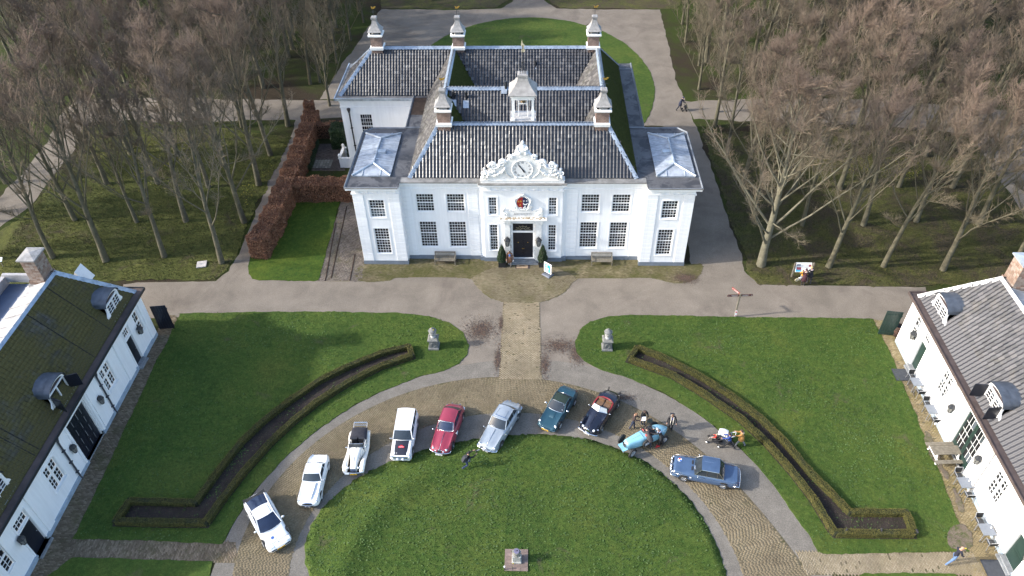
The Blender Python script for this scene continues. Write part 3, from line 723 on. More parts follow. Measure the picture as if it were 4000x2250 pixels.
# coat of arms
def ell(a, b, n, cx=0, cz=0, t0=0): return [(cx+a*math.cos(2*PI*i/n+t0), cz+b*math.sin(2*PI*i/n+t0)) for i in range(n)]
mb = MB(); mb.xprism(ell(.64,.74,28,0,6.42), YC-.1, YC-.001); mb.xprism([(-.85,5.8),(.85,5.8),(.7,6.05),(.5,6.2),(-.5,6.2),(-.7,6.05)], YC-.09, YC-.002)
ca = mb.build('coat_of_arms', MAT['ornament'], house); outward(ca.data)
half = [( .5*math.sin(t), 6.4+.58*math.cos(t)) for t in np.linspace(0, PI, 14)]
mb = MB(); mb.xprism([(-x,z) for x, z in half][::-1], YC-.135, YC-.1); sh = mb.build('shield_half', M('heraldic_red', (.33,.018,.02), .45), ca); outward(sh.data)
mb = MB(); mb.xprism(half, YC-.135, YC-.1); sh = mb.build('shield_half', M('heraldic_blue', (.012,.02,.065), .45), ca); outward(sh.data)
mb = MB()
for cx, cz in ((-.34,6.55),(-.14,6.56),(-.2,6.2)):
    for i in range(3): a = PI/2+i*2*PI/3; mb.ball((cx+.05*math.cos(a), YC-.145, cz+.05*math.sin(a)), (.045,.015,.045), 8, 5)
    mb.ball((cx, YC-.15, cz), (.03,.015,.03), 6, 4)
mb.build('trefoil', MAT['gold'], ca)
def star(cx, cz, r): return [(cx+(r if i % 2 == 0 else r*.4)*math.sin(i*PI/5), cz+(r if i % 2 == 0 else r*.4)*math.cos(i*PI/5)) for i in range(10)]
mb = MB()
for cx, cz in ((.1,6.62),(.34,6.62),(.2,6.06)): mb.xprism(star(cx,cz,.08), YC-.15, YC-.136)
cr = [(.22+.19*math.cos(t), 6.38+.19*math.sin(t)) for t in np.linspace(PI*.95, PI*2.05, 12)]+[(.22+.15*math.cos(t), 6.44+.15*math.sin(t)) for t in np.linspace(PI*2.0, PI*1.0, 12)]
mb.xprism(cr, YC-.15, YC-.136); ch = mb.build('crescent_and_star', MAT['trim'], ca); outward(ch.data)
r = random.Random(5); mb = MB()
for i in range(30):
    t = 2*PI*i/30; k = 1+.1*math.sin(5*t); mb.ball((.64*k*math.cos(t), YC-.12, 6.42+.76*k*math.sin(t)), (r.uniform(.07,.13), .08, r.uniform(.07,.13)), 7, 5)
for s in (-1, 1): spiral(mb, s*.62, 5.95, YC-.12, .2, 1.6, s, .045); spiral(mb, s*.18, 5.86, YC-.12, .12, 1.2, -s, .035)
mb.ball((0,YC-.14,7.22),(.2,.1,.1),8,5); mb.build('carved_frame', MAT['ornament'], ca, True)
# ---- clock gable
ped = [(-3.36,8.42),(3.36,8.42),(3.3,9.0),(2.95,9.35),(2.75,9.25),(2.5,9.75),(1.9,9.95),(1.35,10.15),(1.12,10.55),(.72,10.9),(.55,11.05),(-.55,11.05),(-.72,10.9),(-1.12,10.55),(-1.35,10.15),(-1.9,9.95),(-2.5,9.75),(-2.75,9.25),(-2.95,9.35),(-3.3,9.0)]
mb = MB(); mb.xprism(ped, .42, .85); mb.box(-3.42,3.42,.34,.9,8.40,8.62); mb.box(-3.46,3.46,.3,.95,8.62,8.68)
gb = mb.build('clock_gable', MAT['ornament'], house); outward(gb.data)
mb = MB(); CZ = 9.72
mb.xprism(ell(.80,.80,32,0,CZ), .36, .42); cf = mb.build('clock_face', M('clock_white', (.70,.70,.69), .5, .05), gb); outward(cf.data)
mb = MB(); mb.tube([(.84*math.cos(t), .37, CZ+.84*math.sin(t)) for t in np.linspace(0, 2*PI, 33)], .055, 6, caps=False); mb.build('clock_rim', MAT['ornament'], gb, True)
mn = M('clock_numeral', (.12,.12,.13), .6)
for i, nme in enumerate(('XII','I','II','III','IIII','V','VI','VII','VIII','IX','X','XI')):
    a = i*PI/6; text('numeral', nme, .26, mn, cf, (.62*math.sin(a), .352, CZ+.62*math.cos(a)), (PI/2, a, 0), .004, 0, .72)
for ang, ln, wd in ((-38, .62, .035), (148, .44, .05)):
    a = R_(ang); mb = MB(); d = Vector((math.sin(a), 0, math.cos(a))); nrm = Vector((math.cos(a), 0, -math.sin(a)))
    c = Vector((0, .335, CZ)); pts = [c-nrm*wd, c+d*ln*.6-nrm*wd*1.5, c+d*ln, c+d*ln*.6+nrm*wd*1.5, c+nrm*wd]
    b2 = [p+Vector((0,.02,0)) for p in pts]; mb.loft([b2, pts], caps=(True, True)); hd = mb.build('clock_hand', MAT['black'], cf); outward(hd.data)
# ornaments of the gable: scrolls, garlands, putti and the figure on top
r = random.Random(9); mb = MB()
for s in (-1, 1):
    spiral(mb, s*1.6, 10.28, .4, .32, 1.7, -s, .12); spiral(mb, s*2.35, 10.1, .4, .26, 1.5, s, .10); spiral(mb, s*.95, 10.82, .4, .22, 1.4, s, .09)
    mb.tube([(s*1.2,.38,10.55),(s*1.5,.4,10.0),(s*1.3,.4,9.3),(s*.85,.38,8.9)], [.06,.08,.07,.05], 6)
    mb.tube([(s*2.7,.4,9.9),(s*2.3,.36,9.75),(s*1.9,.36,9.9),(s*1.75,.36,10.2)], .1, 7)
    for i in range(26):
        t = i/25; x = 2.95-1.6*t; z = 9.35-.42*math.sin(PI*t)+.45*t; mb.ball((s*x+r.uniform(-.05,.05), .36+r.uniform(-.03,.03), z+r.uniform(-.06,.06)), r.uniform(.07,.14), 7, 5)
    for i in range(12): mb.ball((s*r.uniform(2.2,2.7), .37, r.uniform(9.3,9.75)), r.uniform(.08,.15), 7, 5)
    mb.ball((s*2.7, .4, 10.0), .18, 8, 6); mb.ball((s*.5,.38,8.9),(.2,.08,.1),7,5)
mb.build('carved_ornament', MAT['ornament'], gb, True)
def putto(cx, z0, s, sc=1.0):
    mb = MB(); q = lambda x, y, z: (cx+s*x*sc, .42+y*sc, z0+z*sc)
    mb.ball(q(0,0,.42), (.17*sc,.14*sc,.23*sc), 9, 7); mb.ball(q(-.03,-.02,.76), .125*sc, 9, 7)
    mb.tube([q(.1,0,.25),q(.22,-.12,.1),q(.12,-.1,-.2)], [.09*sc,.075*sc,.05*sc], 7); mb.tube([q(-.08,0,.25),q(-.12,-.16,.05),q(-.2,-.08,-.22)], [.09*sc,.075*sc,.05*sc], 7)
    mb.tube([q(-.14,0,.56),q(-.28,-.1,.42),q(-.22,-.2,.3)], [.06*sc,.05*sc,.04*sc], 7); mb.tube([q(.14,0,.56),q(.3,-.02,.5),q(.34,-.1,.68)], [.06*sc,.05*sc,.04*sc], 7)
    return mb
putto(-3.05, 8.95, 1).build('putto', MAT['ornament'], gb, True); putto(3.05, 8.95, -1).build('putto', MAT['ornament'], gb, True)
mb = MB(); mb.box(-.6,.6,.4,.95,11.05,11.14)
mb.loft([[(rx*math.cos(t), .68+ry*math.sin(t), z) for t in np.linspace(0,2*PI,12,endpoint=False)] for rx, ry, z in ((.5,.3,11.14),(.48,.3,11.3),(.36,.25,11.48),(.34,.22,11.62),(.3,.18,11.74),(.12,.12,11.84),(.1,.1,11.9))])
mb.ball((.02,.64,12.0),(.145,.15,.17),10,8); mb.tube([(-.3,.66,11.7),(-.46,.5,11.45),(-.2,.4,11.32)],[.09,.08,.05],7); mb.tube([(.3,.66,11.7),(.44,.5,11.5),(.15,.38,11.45)],[.09,.08,.05],7)
mb.tube([(-.2,.5,11.2),(-.25,.36,11.05)],[.12,.1],7); mb.tube([(.22,.5,11.2),(.3,.36,11.02)],[.12,.1],7)
mb.build('gable_figure', MAT['ornament'], gb, True)
# ---- wall lanterns
def wall_lantern(parent, x, y, z, s=1.0):
    mb = MB(); mb.box(-.05*s,.05*s,-.03*s,0,-.18*s,.14*s); mb.tube([(0,-.02*s,-.12*s),(0,-.2*s,-.16*s),(0,-.26*s,-.03*s)], .022*s, 6)
    mb.lathe([(.27*s,.50*s),(.25*s,.54*s),(.13*s,.7*s),(.03*s,.74*s),(.03*s,.82*s),(.0,.88*s)], 6, (0,-.26*s,0)); mb.lathe([(.13*s,-.04*s),(.13*s,.0)], 6, (0,-.26*s,0))
    for i in range(6):
        a = i*PI/3; mb.tube([(.125*s*math.cos(a),-.26*s+.125*s*math.sin(a),0),(.235*s*math.cos(a),-.26*s+.235*s*math.sin(a),.5*s)], .014*s, 4)
    lo = mb.build('wall_lantern', MAT['iron'], parent, loc=(x,y,z))
    g = MB(); g.lathe([(.11*s,.0),(.22*s,.49*s)], 6, (0,-.26*s,0)); g.build('lamp_glass', M('lamp_glass_mat', (.20,.20,.19), .12, .2) if 'lamp_glass_mat' not in D.materials else D.materials['lamp_glass_mat'], lo)
    return lo
wall_lantern(house, -1.35, YC-.16, 2.15, 1.15); wall_lantern(house, 1.35, YC-.16, 2.15, 1.15)
mb = MB(); mb.box(-1.12,-1.02,YC-.1,YC-.07,1.55,1.95); mb.build('letter_box', M('steel_box', (.45,.46,.48), .4, metal=.5), house)
# ---- rainwater pipe on the back range
def downpipe(parent, x, y, z0, z1, mat, r=.055, hop=True, dx=0.0):
    mb = MB()
    if hop: mb.lathe([(.07,-.5),(.1,-.34),(.18,-.12),(.18,.0),(.14,.03)], 8, (x, y-.14, z1)); mb.tube([(x,y-.14,z1-.4),(x+dx*.1,y-.1,z1-.75)], r, 8)
    mb.tube([(x,y-.1,z1-.5),(x+dx,y-.1,z0+.15),(x+dx,y-.2,z0)], r, 8)
    for k in (.25,.55,.82): mb.box(x+dx*k-.12,x+dx*k+.12,y-.17,y-.0,z1-.5-(z1-z0-.5)*k-.025,z1-.5-(z1-z0-.5)*k+.025)
    return mb.build('downpipe', mat, parent)
downpipe(house, -17.3, LY0, .1, 7.25, MAT['iron'], .07)
# ---- roofs
EZ, RZ = 8.45, 12.0
def hipq(mb, *p, mi=None): mb.quad(*p, mi=mi)
PT_W, PT_H = .285, .295
def pantile_geo(tw, th, amp=.031):
    u = np.linspace(0, 1, 7); wv = amp*np.sin(2*PI*(u-.02))+.01
    V = []; 
    for j, (vv, lift) in enumerate(((0, .052), (1.18*th, .0))):
        for a, b in zip(u, wv): V.append((a*tw*1.04, vv, b+lift))
    for a, b in zip(u, wv): V.append((a*tw*1.04, 0.0, b-.005))
    F = [(i, i+1, 8+i, 7+i) for i in range(6)]+[(14+i, 15+i, i+1+0, i) for i in range(6)]
    V = np.array(V); 
    # lip has own top verts for a crisp edge
    V = np.vstack([V, V[:7]]); F = [(i, i+1, 8+i, 7+i) for i in range(6)]+[(14+i, 15+i, 22+i, 21+i) for i in range(6)]
    return V, np.array(F)
def slate_geo(tw, th, t=.02):
    V = np.array([(0.01,0,t+.014),(tw-.01,0,t+.014),(tw-.01,1.1*th,.006),(0.01,1.1*th,.006),(0.01,0,0),(tw-.01,0,0)]); F = np.array([(0,1,2,3),(4,5,1,0)])
    return V, F
def tile_field(name, parent, o, ud, vd, poly, geo, tw, th, mat, smooth=True, singles=0, seed=0, jit=.004, margin=.45):
    """o origin, ud along the eave, vd up the slope (unit), poly in (u,v) metres"""
    r = np.random.default_rng(seed); o = np.array(o); ud = np.array(ud); vd = np.array(vd); nd_ = np.cross(ud, vd)
    P = np.array(poly); lo = P.min(0); hi = P.max(0)
    U, Vv = np.meshgrid(np.arange(lo[0], hi[0], tw), np.arange(lo[1], hi[1]-th*.3, th)); C = np.stack([U.ravel(), Vv.ravel()], 1)
    ok = inside(C+np.array([tw*.5, th*margin]), [tuple(p) for p in poly]); C = C[ok]
    V, F = geo; n = len(C); jz = r.normal(0, jit, n); tilt = r.normal(0, .012, n)
    Mx = np.stack([ud, vd, nd_], 1)
    if singles:
        k = min(singles, n); order = np.argsort(C[:,1]); C = C[order]
        me = npmesh('tile', V@Mx.T, F, mat, smooth)
        for i in range(k):
            p = o+Mx@np.array([C[i,0], C[i,1], jz[i]]); link('tile', me, parent, tuple(p))
        C = C[k:]; jz = jz[k:]; tilt = tilt[k:]; n = len(C)
    if n == 0: return
    L = np.repeat(V[None], n, 0).copy(); L[:,:,0] += C[:,0,None]; L[:,:,1] += C[:,1,None]; L[:,:,2] += jz[:,None]+tilt[:,None]*V[None,:,0]*3
    VV = (L.reshape(-1,3)@Mx.T)+o; FF = (F[None]+len(V)*np.arange(n)[:,None,None]).reshape(-1, F.shape[1])
    ob = link(name, npmesh(name, VV, FF, mat, smooth), parent); ob['kind'] = 'stuff'; return ob
tPAN = NT('glazed_pantile_mat')
_k = tPAN.ramp(tPAN.island(), [(0, (.014,.015,.019)), (.7, (.032,.033,.038)), (.93, (.06,.058,.06)), (1, (.11,.11,.11))])
_k = tPAN.mix(tPAN.ramp(tPAN.noise(.7, 7, .7), [(.56, 0), (.78, .7)]), _k, (.06,.062,.05)); tPAN.color(_k)
tPAN.rough(tPAN.ramp(tPAN.noise(3.5, 5, .7), [(.3, .24), (.7, .46)])); tPAN.spec(.6)
tMOS = NT('mossy_pantile_mat')
_k = tMOS.ramp(tMOS.noise(7, 6, .75), [(.3, (.022,.028,.008)), (.55, (.055,.062,.016)), (.78, (.10,.095,.03))])
_k = tMOS.mix(tMOS.ramp(tMOS.noise(1.1, 6, .7), [(.58, 0), (.72, .8)]), _k, (.035,.033,.034)); tMOS.color(_k); tMOS.rough(.95); tMOS.spec(.1); tMOS.bump(tMOS.noise(30, 5, .8), .8, .05)
tGRY = NT('dull_pantile_mat')
_k = tGRY.ramp(tGRY.island(), [(0, (.05,.046,.044)), (.6, (.085,.08,.077)), (1, (.15,.14,.13))]); _k = tGRY.mix(tGRY.ramp(tGRY.noise(.9, 6, .7), [(.5, 0), (.75, .5)]), _k, (.06,.06,.03)); tGRY.color(_k); tGRY.rough(.75); tGRY.spec(.3)
XE, XR = 9.4, 6.93                     # eave and ridge half widths
Y0, YA, YB, Y3 = 1.05, 3.72, 18.3, 21.9   # front eave, front ridge, back ridge, back eave
YM = 9.85                              # middle ridge
PG = pantile_geo(PT_W, PT_H)
def slope(name, e0, e1, r0, r1, mat, seed, singles=0, under=True, geo=PG, tw=PT_W, th=PT_H, parent=None, smooth=True):
    """roof plane: eave e0->e1 (seen from outside left to right), ridge r0,r1 above"""
    parent = parent or house
    e0, e1, r0, r1 = [np.array(p, float) for p in (e0, e1, r0, r1)]
    ud = (e1-e0)/np.linalg.norm(e1-e0); nn = np.cross(ud, r0-e0 if np.linalg.norm(r0-r1) < 1e-6 or True else 0); nn /= np.linalg.norm(nn); vd = np.cross(nn, ud)
    uv_ = lambda p: (float((p-e0)@ud), float((p-e0)@vd))
    poly = [uv_(e0), uv_(e1), uv_(r1), uv_(r0)]
    if np.linalg.norm(r0-r1) < 1e-6: poly = poly[:3]
    mb = MB(); off = nn*-.03; pts = [e0+off, e1+off, r1+off]+([r0+off] if len(poly) == 4 else []); mb.quad(*[tuple(p) for p in pts]); rf = mb.build('roof', MAT['under'] if mat is not tMOS else tMOS.m, parent)
    tile_field('roof_tiling', parent, e0+nn*.0, ud, vd, poly, geo, tw, th, mat.m, smooth, singles, seed)
    return rf
A_ = lambda x, y, z=None: (x, y, EZ if z is None else z)
slope('front', (-XE,Y0,EZ),(XE,Y0,EZ),(-XR,YA,RZ),(XR,YA,RZ), tPAN, 1, 300)
slope('left', (-XE,Y3,EZ),(-XE,Y0,EZ),(-XR,YB,RZ),(-XR,YA,RZ), tGRY, 2)
slope('right', (XE,Y0,EZ),(XE,Y3,EZ),(XR,YA,RZ),(XR,YB,RZ), tMOS, 3)
slope('back', (XE,Y3,EZ),(-XE,Y3,EZ),(XR,YB,RZ),(-XR,YB,RZ), tGRY, 4)
# inner slopes: two troughs. trough bottoms
VZ = 8.6
ix = 4.4
vy1 = (YA+YM)/2; 
slope('in', (-ix,vy1,VZ),(ix,vy1,VZ),(-XR,YM,RZ),(XR,YM,RZ), tPAN, 5)
slope('in', (ix,vy1,VZ),(-ix,vy1,VZ),(XR,YA,RZ),(-XR,YA,RZ), tGRY, 6)
slope('in', (-ix,vy1,VZ),(-ix,vy1+.01,VZ),(-XR,YA,RZ),(-XR,YM,RZ), tMOS, 7)
slope('in', (ix,vy1+.01,VZ),(ix,vy1,VZ),(XR,YM,RZ),(XR,YA,RZ), tGRY, 8)
vz2 = 8.6; a2, b2 = YM+3.6, YB-3.2
slope('in', (-ix,b2,vz2),(ix,b2,vz2),(-XR,YB,RZ),(XR,YB,RZ), tPAN, 9)
slope('in', (ix,a2,vz2),(-ix,a2,vz2),(XR,YM,RZ),(-XR,YM,RZ), tGRY, 10)
slope('in', (-ix,a2,vz2),(-ix,b2,vz2),(-XR,YM,RZ),(-XR,YB,RZ), tMOS, 11)
slope('in', (ix,b2,vz2),(ix,a2,vz2),(XR,YB,RZ),(XR,YM,RZ), tGRY, 12)
mb = MB(); mb.box(-ix-.3, ix+.3, a2-.2, b2+.2, vz2-.35, vz2-.05); mb.build('court_gutter', MAT['lead'], house)
# back left range roof
LXR = -14.85; LXE = -18.05; LYE = 15.35
slope('lw', (LXE,LYE,EZ),(-XE,LYE,EZ),(LXR,YB,RZ),(-XR,YB,RZ), tPAN, 13)
slope('lw', (LXE,Y3-.4,EZ),(LXE,LYE,EZ),(LXR,YB,RZ),(LXR,YB,RZ), tGRY, 14)
mb = MB(); mb.quad((-XE,Y3-.4,EZ-.1),(LXE,Y3-.4,EZ-.1),(LXR,YB,RZ-.05),(-XR,YB,RZ-.05)); mb.build('roof', tGRY.m, house)
# ridge and hip flashing: scalloped lead over a row of ridge tiles
def flash(p, q, wd=.2, n=None, name='ridge_lead', parent=None, up=.05, mat=None, scallop=True):
    p, q = Vector(p), Vector(q); L = (q-p).length; t = (q-p).normalized(); s = t.cross(Vector((0,0,1))).normalized(); nrm = s.cross(t).normalized()
    n = n or max(2, int(L/.16)); rings = []
    for i in range(n+1):
        c = p+t*(L*i/n); k = 1+(.16 if (scallop and i % 2) else 0); dz = up
        rings.append([c+s*wd*k-nrm*(wd*.62*k)+nrm*dz, c+s*wd*.55-nrm*.05+nrm*(dz+.02), c+nrm*(dz+.075), c-s*wd*.55-nrm*.05+nrm*(dz+.02), c-s*wd*k-nrm*(wd*.62*k)+nrm*dz])
    mb = MB(); mb.loft(rings, closed=False, caps=(False, False))
    m = max(1, int(L/.95))
    for i in range(m+1):
        c = p+t*(L*i/max(1,m)); mb.loft([[c+t*e+s*wd*.6-nrm*.03+nrm*(up+.02), c+t*e+nrm*(up+.1), c+t*e-s*wd*.6-nrm*.03+nrm*(up+.02)] for e in (-.025,.025)], closed=False, caps=(False, False))
    o = mb.build(name, mat or MAT['lead'], parent or house); return o
for p, q in (((-XR,YA,RZ),(XR,YA,RZ)),((-XR,YM,RZ),(XR,YM,RZ)),((LXR,YB,RZ),(XR,YB,RZ)),((-XR,YA,RZ),(-XR,YB,RZ)),((XR,YA,RZ),(XR,YB,RZ))): flash(p, q, .22)
for p, q in (((-XE,Y0,EZ),(-XR,YA,RZ)),((XE,Y0,EZ),(XR,YA,RZ)),((XE,Y3,EZ),(XR,YB,RZ)),((-XE,Y3,EZ),(-XR,YB,RZ)),((LXE,LYE,EZ),(LXR,YB,RZ)),((LXE,Y3-.4,EZ),(LXR,YB,RZ))): flash(p, q, .24, scallop=False)
# flat roofs, gutters
for s in (-1, 1):
    mb = MB()
    P = [(s*14.5,-.4),(s*14.5,8.35),(s*13.75,9.15),(s*10.75,9.15),(s*10.75,22.3),(s*9.35,22.3),(s*9.35,Y0+.1),(s*10.1,Y0+.1),(s*10.1,-.4)]
    mb.prism(P, 8.34, 8.42); mb.build('flat_roof', MAT['flat'], house)
mb = MB(); mb.prism([(-WI+.1,.4),(-3.6,.4),(-3.2,.1),(3.2,.1),(3.6,.4),(WI-.1,.4),(WI-.1,Y0+.12),(-WI+.1,Y0+.12)], 8.3, 8.39); mb.build('front_gutter', MAT['gutter'], house)
# rim of the flat roofs
mb = MB()
for s in (-1, 1):
    L = [(s*14.5,-.4),(s*14.5,8.35),(s*13.75,9.15),(s*10.75,9.15),(s*10.75,22.3)]
    for a, b in zip(L[:-1], L[1:]): mb.tube([(*a,8.44),(*b,8.44)], .09, 4)
    mb.tube([(s*14.5,-.4,8.41),(s*10.1,-.4,8.41)], .05, 4)
    mb.box(*sorted((s*10.75, s*9.35)), 9.1, 9.22, 8.42, 8.52); mb.box(*sorted((s*10.75, s*9.35)), 20.8, 20.9, 8.42, 8.5)
mb.build('roof_rim', M('lead_rim', (.16,.175,.195), .5, .3, 2, metal=.2), house)
mb = MB(); mb.box(-10.7,-9.4,11.6,14.9,8.424,8.44); mb.build('leaf_litter', MAT['brown'], house)
mb = MB(); mb.box(LX0-.32,-10.7,LY0-.36,LYE+.1,8.28,8.4); mb.box(LX0-.32,LXE+.1,LY0-.36,LY1+.3,8.281,8.401); mb.build('gutter_box', MAT['gutter'], house)
mb = MB(); mb.box(LX0-.36,-10.7,LY0-.4,LY0-.3,8.2,8.46); mb.box(LX0-.4,LX0-.3,LY0-.4,LY1+.3,8.2,8.461); mb.build('gutter_edge', MAT['zinc'], house)
MAT['skyl'] = M('pale_zinc_roof', (.30,.33,.37), .6, .3, 2.2, .3, 8, .02, metal=0, spec=.3)
# zinc skylight roofs on the wings
for s in (-1, 1):
    x0, x1, y0, y1, z0, z1 = -1.6, 1.6, 1.15, 8.0, 8.44, 8.86
    cx = s*12.55; r0, r1 = 2.6, 6.6
    mb = MB(); v = [(x0,y0,z0+.12),(x1,y0,z0+.12),(x1,y1,z0+.12),(x0,y1,z0+.12),(0,r0,z1),(0,r1,z1)]
    mb.add(v, [(0,1,4),(1,2,5,4),(2,3,5),(3,0,4,5)]); mb.box(x0+.04,x1-.04,y0+.04,y1-.04,z0-.03,z0+.115)
    zr = mb.build('zinc_roof', MAT['skyl'], house, loc=(cx,0,0))
    mb = MB(); P = [Vector(p) for p in v]
    for a, b in ((0,4),(1,4),(2,5),(3,5),(4,5)): mb.tube([P[a]+Vector((0,0,.04)), P[b]+Vector((0,0,.04))], .085, 6)
    mb.build('zinc_ridge', MAT['zinc'], zr)
    def on(x, y):   # height of the hip roof
        fx = (1.6-abs(x))/1.6; fy = min((y-y0)/(r0-y0), (y1-y)/(y1-r1)); return z0+.12+(z1-z0-.12)*min(fx, fy, 1)
    for y in np.linspace(y0+.5, y1-.5, 8):
        for sg in (-1, 1):
            xi = max(0, 1.6*(1-min((y-y0)/(r0-y0), (y1-y)/(y1-r1), 1)))
            if xi > 1.5: continue
            b = MB(); b.tube([(sg*xi,y,on(xi,y)+.02),(sg*1.58,y,on(1.59,y)+.02)], .045, 5); b.build('standing_seam', MAT['zinc'], zr)
    for x in (-.75,.75):
        for yy, yr in ((y0, r0), (y1, r1)):
            k = 1-abs(x)/1.6; ye = yy+(yr-yy)*k
            b = MB(); b.tube([(x,yy,z0+.13),(x,ye,on(x,ye)+.02)], .045, 5); b.build('standing_seam', MAT['zinc'], zr)
    b = MB(); b.box(.05,.75,4.2,4.75,8.72,8.92) if s < 0 else b.box(-.75,-.1,4.3,4.8,8.72,8.9); b.build('roof_hatch', MAT['zinc'], zr)
# ---- chimneys
bt = NT('chimney_brick_mat'); bx = bt.n.new('ShaderNodeTexBrick'); bx.inputs['Scale'].default_value = 1
mp = bt.n.new('ShaderNodeMapping'); mp.inputs['Rotation'].default_value = (PI/2, 0, 0); mp.inputs['Scale'].default_value = (1, 1, 1)
sx = bt.n.new('ShaderNodeSeparateXYZ'); cx_ = bt.n.new('ShaderNodeCombineXYZ'); bt.t.links.new(bt.co(), sx.inputs[0])
bt.t.links.new(bt.math('ADD', sx.outputs[0], sx.outputs[1]), cx_.inputs[0]); bt.t.links.new(sx.outputs[2], cx_.inputs[1]); bt.t.links.new(cx_.outputs[0], bx.inputs['Vector'])
bx.inputs['Color1'].default_value = (.12,.055,.04,1); bx.inputs['Color2'].default_value = (.19,.10,.07,1); bx.inputs['Mortar'].default_value = (.30,.27,.24,1)
bx.inputs['Brick Width'].default_value = .22; bx.inputs['Row Height'].default_value = .075; bx.inputs['Mortar Size'].default_value = .009
bt.color(bt.mix(1, bx.outputs['Color'], bt.ramp(bt.noise(3, 6, .7), [(.3, .65), (.7, 1.25)]), 'MULTIPLY')); bt.rough(.85); bt.bump(bx.outputs['Fac'], .4, -.02)
mCAP = stone_mat('chimney_cap_lead', (.29,.28,.27), .3, 2.2, .12, 30, .15, (.20,.19,.18), (.5, .75), 2.5, .55)
def chimney(x, y, vane=0, w=.53):
    mb = MB(); mb.box(-w,w,-w*.85,w*.85,11.2,13.25); c = mb.build('chimney', bt.m, house, loc=(x,y,0))
    for i in range(0):
        pass
    mb = MB(); mb.lathe([(w+.1,11.95),(w+.12,12.2),(w+.02,12.24)], 4, sq=True); mb.build('chimney_base', MAT['ornament'], c); mb = MB(); mb.lathe([(w+.05,13.2),(w+.16,13.3),(w+.16,13.42),(w+.02,13.46)], 4, sq=True)
    mb.build('chimney_collar', MAT['ornament'], c)
    mb = MB()
    for sx_ in (-1, 1):
        for sy in (-1, 1): mb.box(sx_*w*.8-.09, sx_*w*.8+.09, sy*w*.75-.09, sy*w*.75+.09, 13.46, 13.68)
    mb.box(-w*.5,w*.5,-w*.45,w*.45,13.46,13.6); mb.build('chimney_vent', MAT['under'], c)
    mb = MB(); mb.lathe([(w+.08,13.66),(w+.15,13.74),(w+.04,13.84),(.38,14.12),(.26,14.42),(.2,14.72)], 4, sq=True); mb.lathe([(.17,14.72),(.17,14.8)], 4, sq=True); mb.lathe([(.25,14.8),(.27,14.96),(.22,15.03)], 4, sq=True)
    mb.build('chimney_cap', mCAP, c)
    mb = MB(); mb.tube([(0,0,15.05),(0,0,16.0)], .02, 5); mb.tube([(-.28,0,15.45),(.28,0,15.45)], .014, 5); mb.tube([(0,-.28,15.45),(0,.28,15.45)], .014, 5)
    mb.build('vane_rod', MAT['iron'], c)
    mb = MB(); mb.xprism([(-.05,15.72),(.16,15.78),(.32,15.95),(.2,15.98),(.08,15.9),(-.16,15.96)], -.012, .012); fl = mb.build('vane_flag', MAT['gold'], c); outward(fl.data)
for x, y in ((-XR+.5, YA+.05), (XR-.5, YA+.05), (LXR+.55, YB+.05), (-XR+.5, YB+.05), (XR-.45, YB+.05)): chimney(x, y)
# ---- bell cupola on the front ridge
CY = YA+.78
mb = MB(); mb.box(-1.0,1.0,CY-.74,CY+.85,11.3,12.14); mb.box(-1.05,1.05,CY-.80,CY+.9,12.14,12.2); cup = mb.build('cupola', M('cupola_base_lead', (.38,.37,.36), .5, .25, 2, .1), house)
for sx_ in (-1, 1):
    for sy in (-1, 1):
        mb = MB(); mb.lathe([(.13,12.2),(.13,12.36),(.1,12.4),(.1,14.2),(.13,14.24),(.13,14.3)], 4, (sx_*.8, CY+sy*.68, 0), sq=True); mb.build('cupola_post', MAT['trim'], cup)
mb = MB(); mb.box(-1.0,1.0,CY-.85,CY+.85,14.3,14.42); mb.box(-.93,.93,CY-.8,CY-.68,14.05,14.3); mb.box(-.93,.93,CY+.68,CY+.8,14.05,14.3); mb.box(-.92,-.8,CY-.67,CY+.67,14.05,14.3); mb.box(.8,.92,CY-.67,CY+.67,14.05,14.3)
mb.box(-1.08,1.08,CY-.93,CY+.93,14.42,14.52); mb.build('cupola_beam', MAT['trim'], cup)
mb = MB(); mb.box(-.42,-.34,CY-.05,CY+.05,12.2,14.3); mb.box(.34,.42,CY-.05,CY+.05,12.2,14.3); mb.box(-.34,.34,CY-.05,CY+.05,13.3,13.4); mb.build('bell_frame', MAT['trim'], cup)
mb = MB(); mb.lathe([(.05,13.95),(.12,13.9),(.15,13.7),(.2,13.55),(.24,13.5)], 12, (0,CY,0)); mb.build('bell', M('bronze', (.12,.08,.04), .4, metal=.7), cup, True)
mb = MB(); mb.lathe([(1.12,14.52),(1.14,14.58),(.95,14.8),(.68,15.1),(.46,15.45),(.36,15.8)], 4, (0,CY,0), sq=True); mb.lathe([(.42,15.8),(.42,15.98),(.3,16.02)], 4, (0,CY,0), sq=True); mb.build('cupola_roof', mCAP, cup)
mb = MB(); mb.tube([(0,CY,16.0),(0,CY,18.3)], .028, 6)
for k in range(4):
    a = k*PI/2+PI/4; mb.tube([(.3*math.cos(a),CY+.3*math.sin(a),16.0),(.12*math.cos(a),CY+.12*math.sin(a),16.5),(.2*math.cos(a),CY+.2*math.sin(a),16.75),(.02,CY,17.0)], .02, 5)
    mb.tube([(0,CY,17.3),(.42*math.cos(a+.8),CY+.42*math.sin(a+.8),17.3)], .016, 5)
    mb.tube([(.25*math.cos(t),CY+.25*math.sin(t),16.45) for t in np.linspace(a,a+PI/2,5)], .014, 4)
mb.build('vane_ironwork', MAT['iron'], cup)
mb = MB(); mb.xprism([(-.1,17.75),(.05,17.7),(.2,17.85),(.08,18.05),(.16,18.3),(0,18.45),(-.06,18.75),(-.12,18.35),(-.04,18.05)], CY-.015, CY+.015); hf = mb.build('vane_figure', M('pale_gilt', (.68,.60,.42), .3, metal=.3), cup); outward(hf.data)
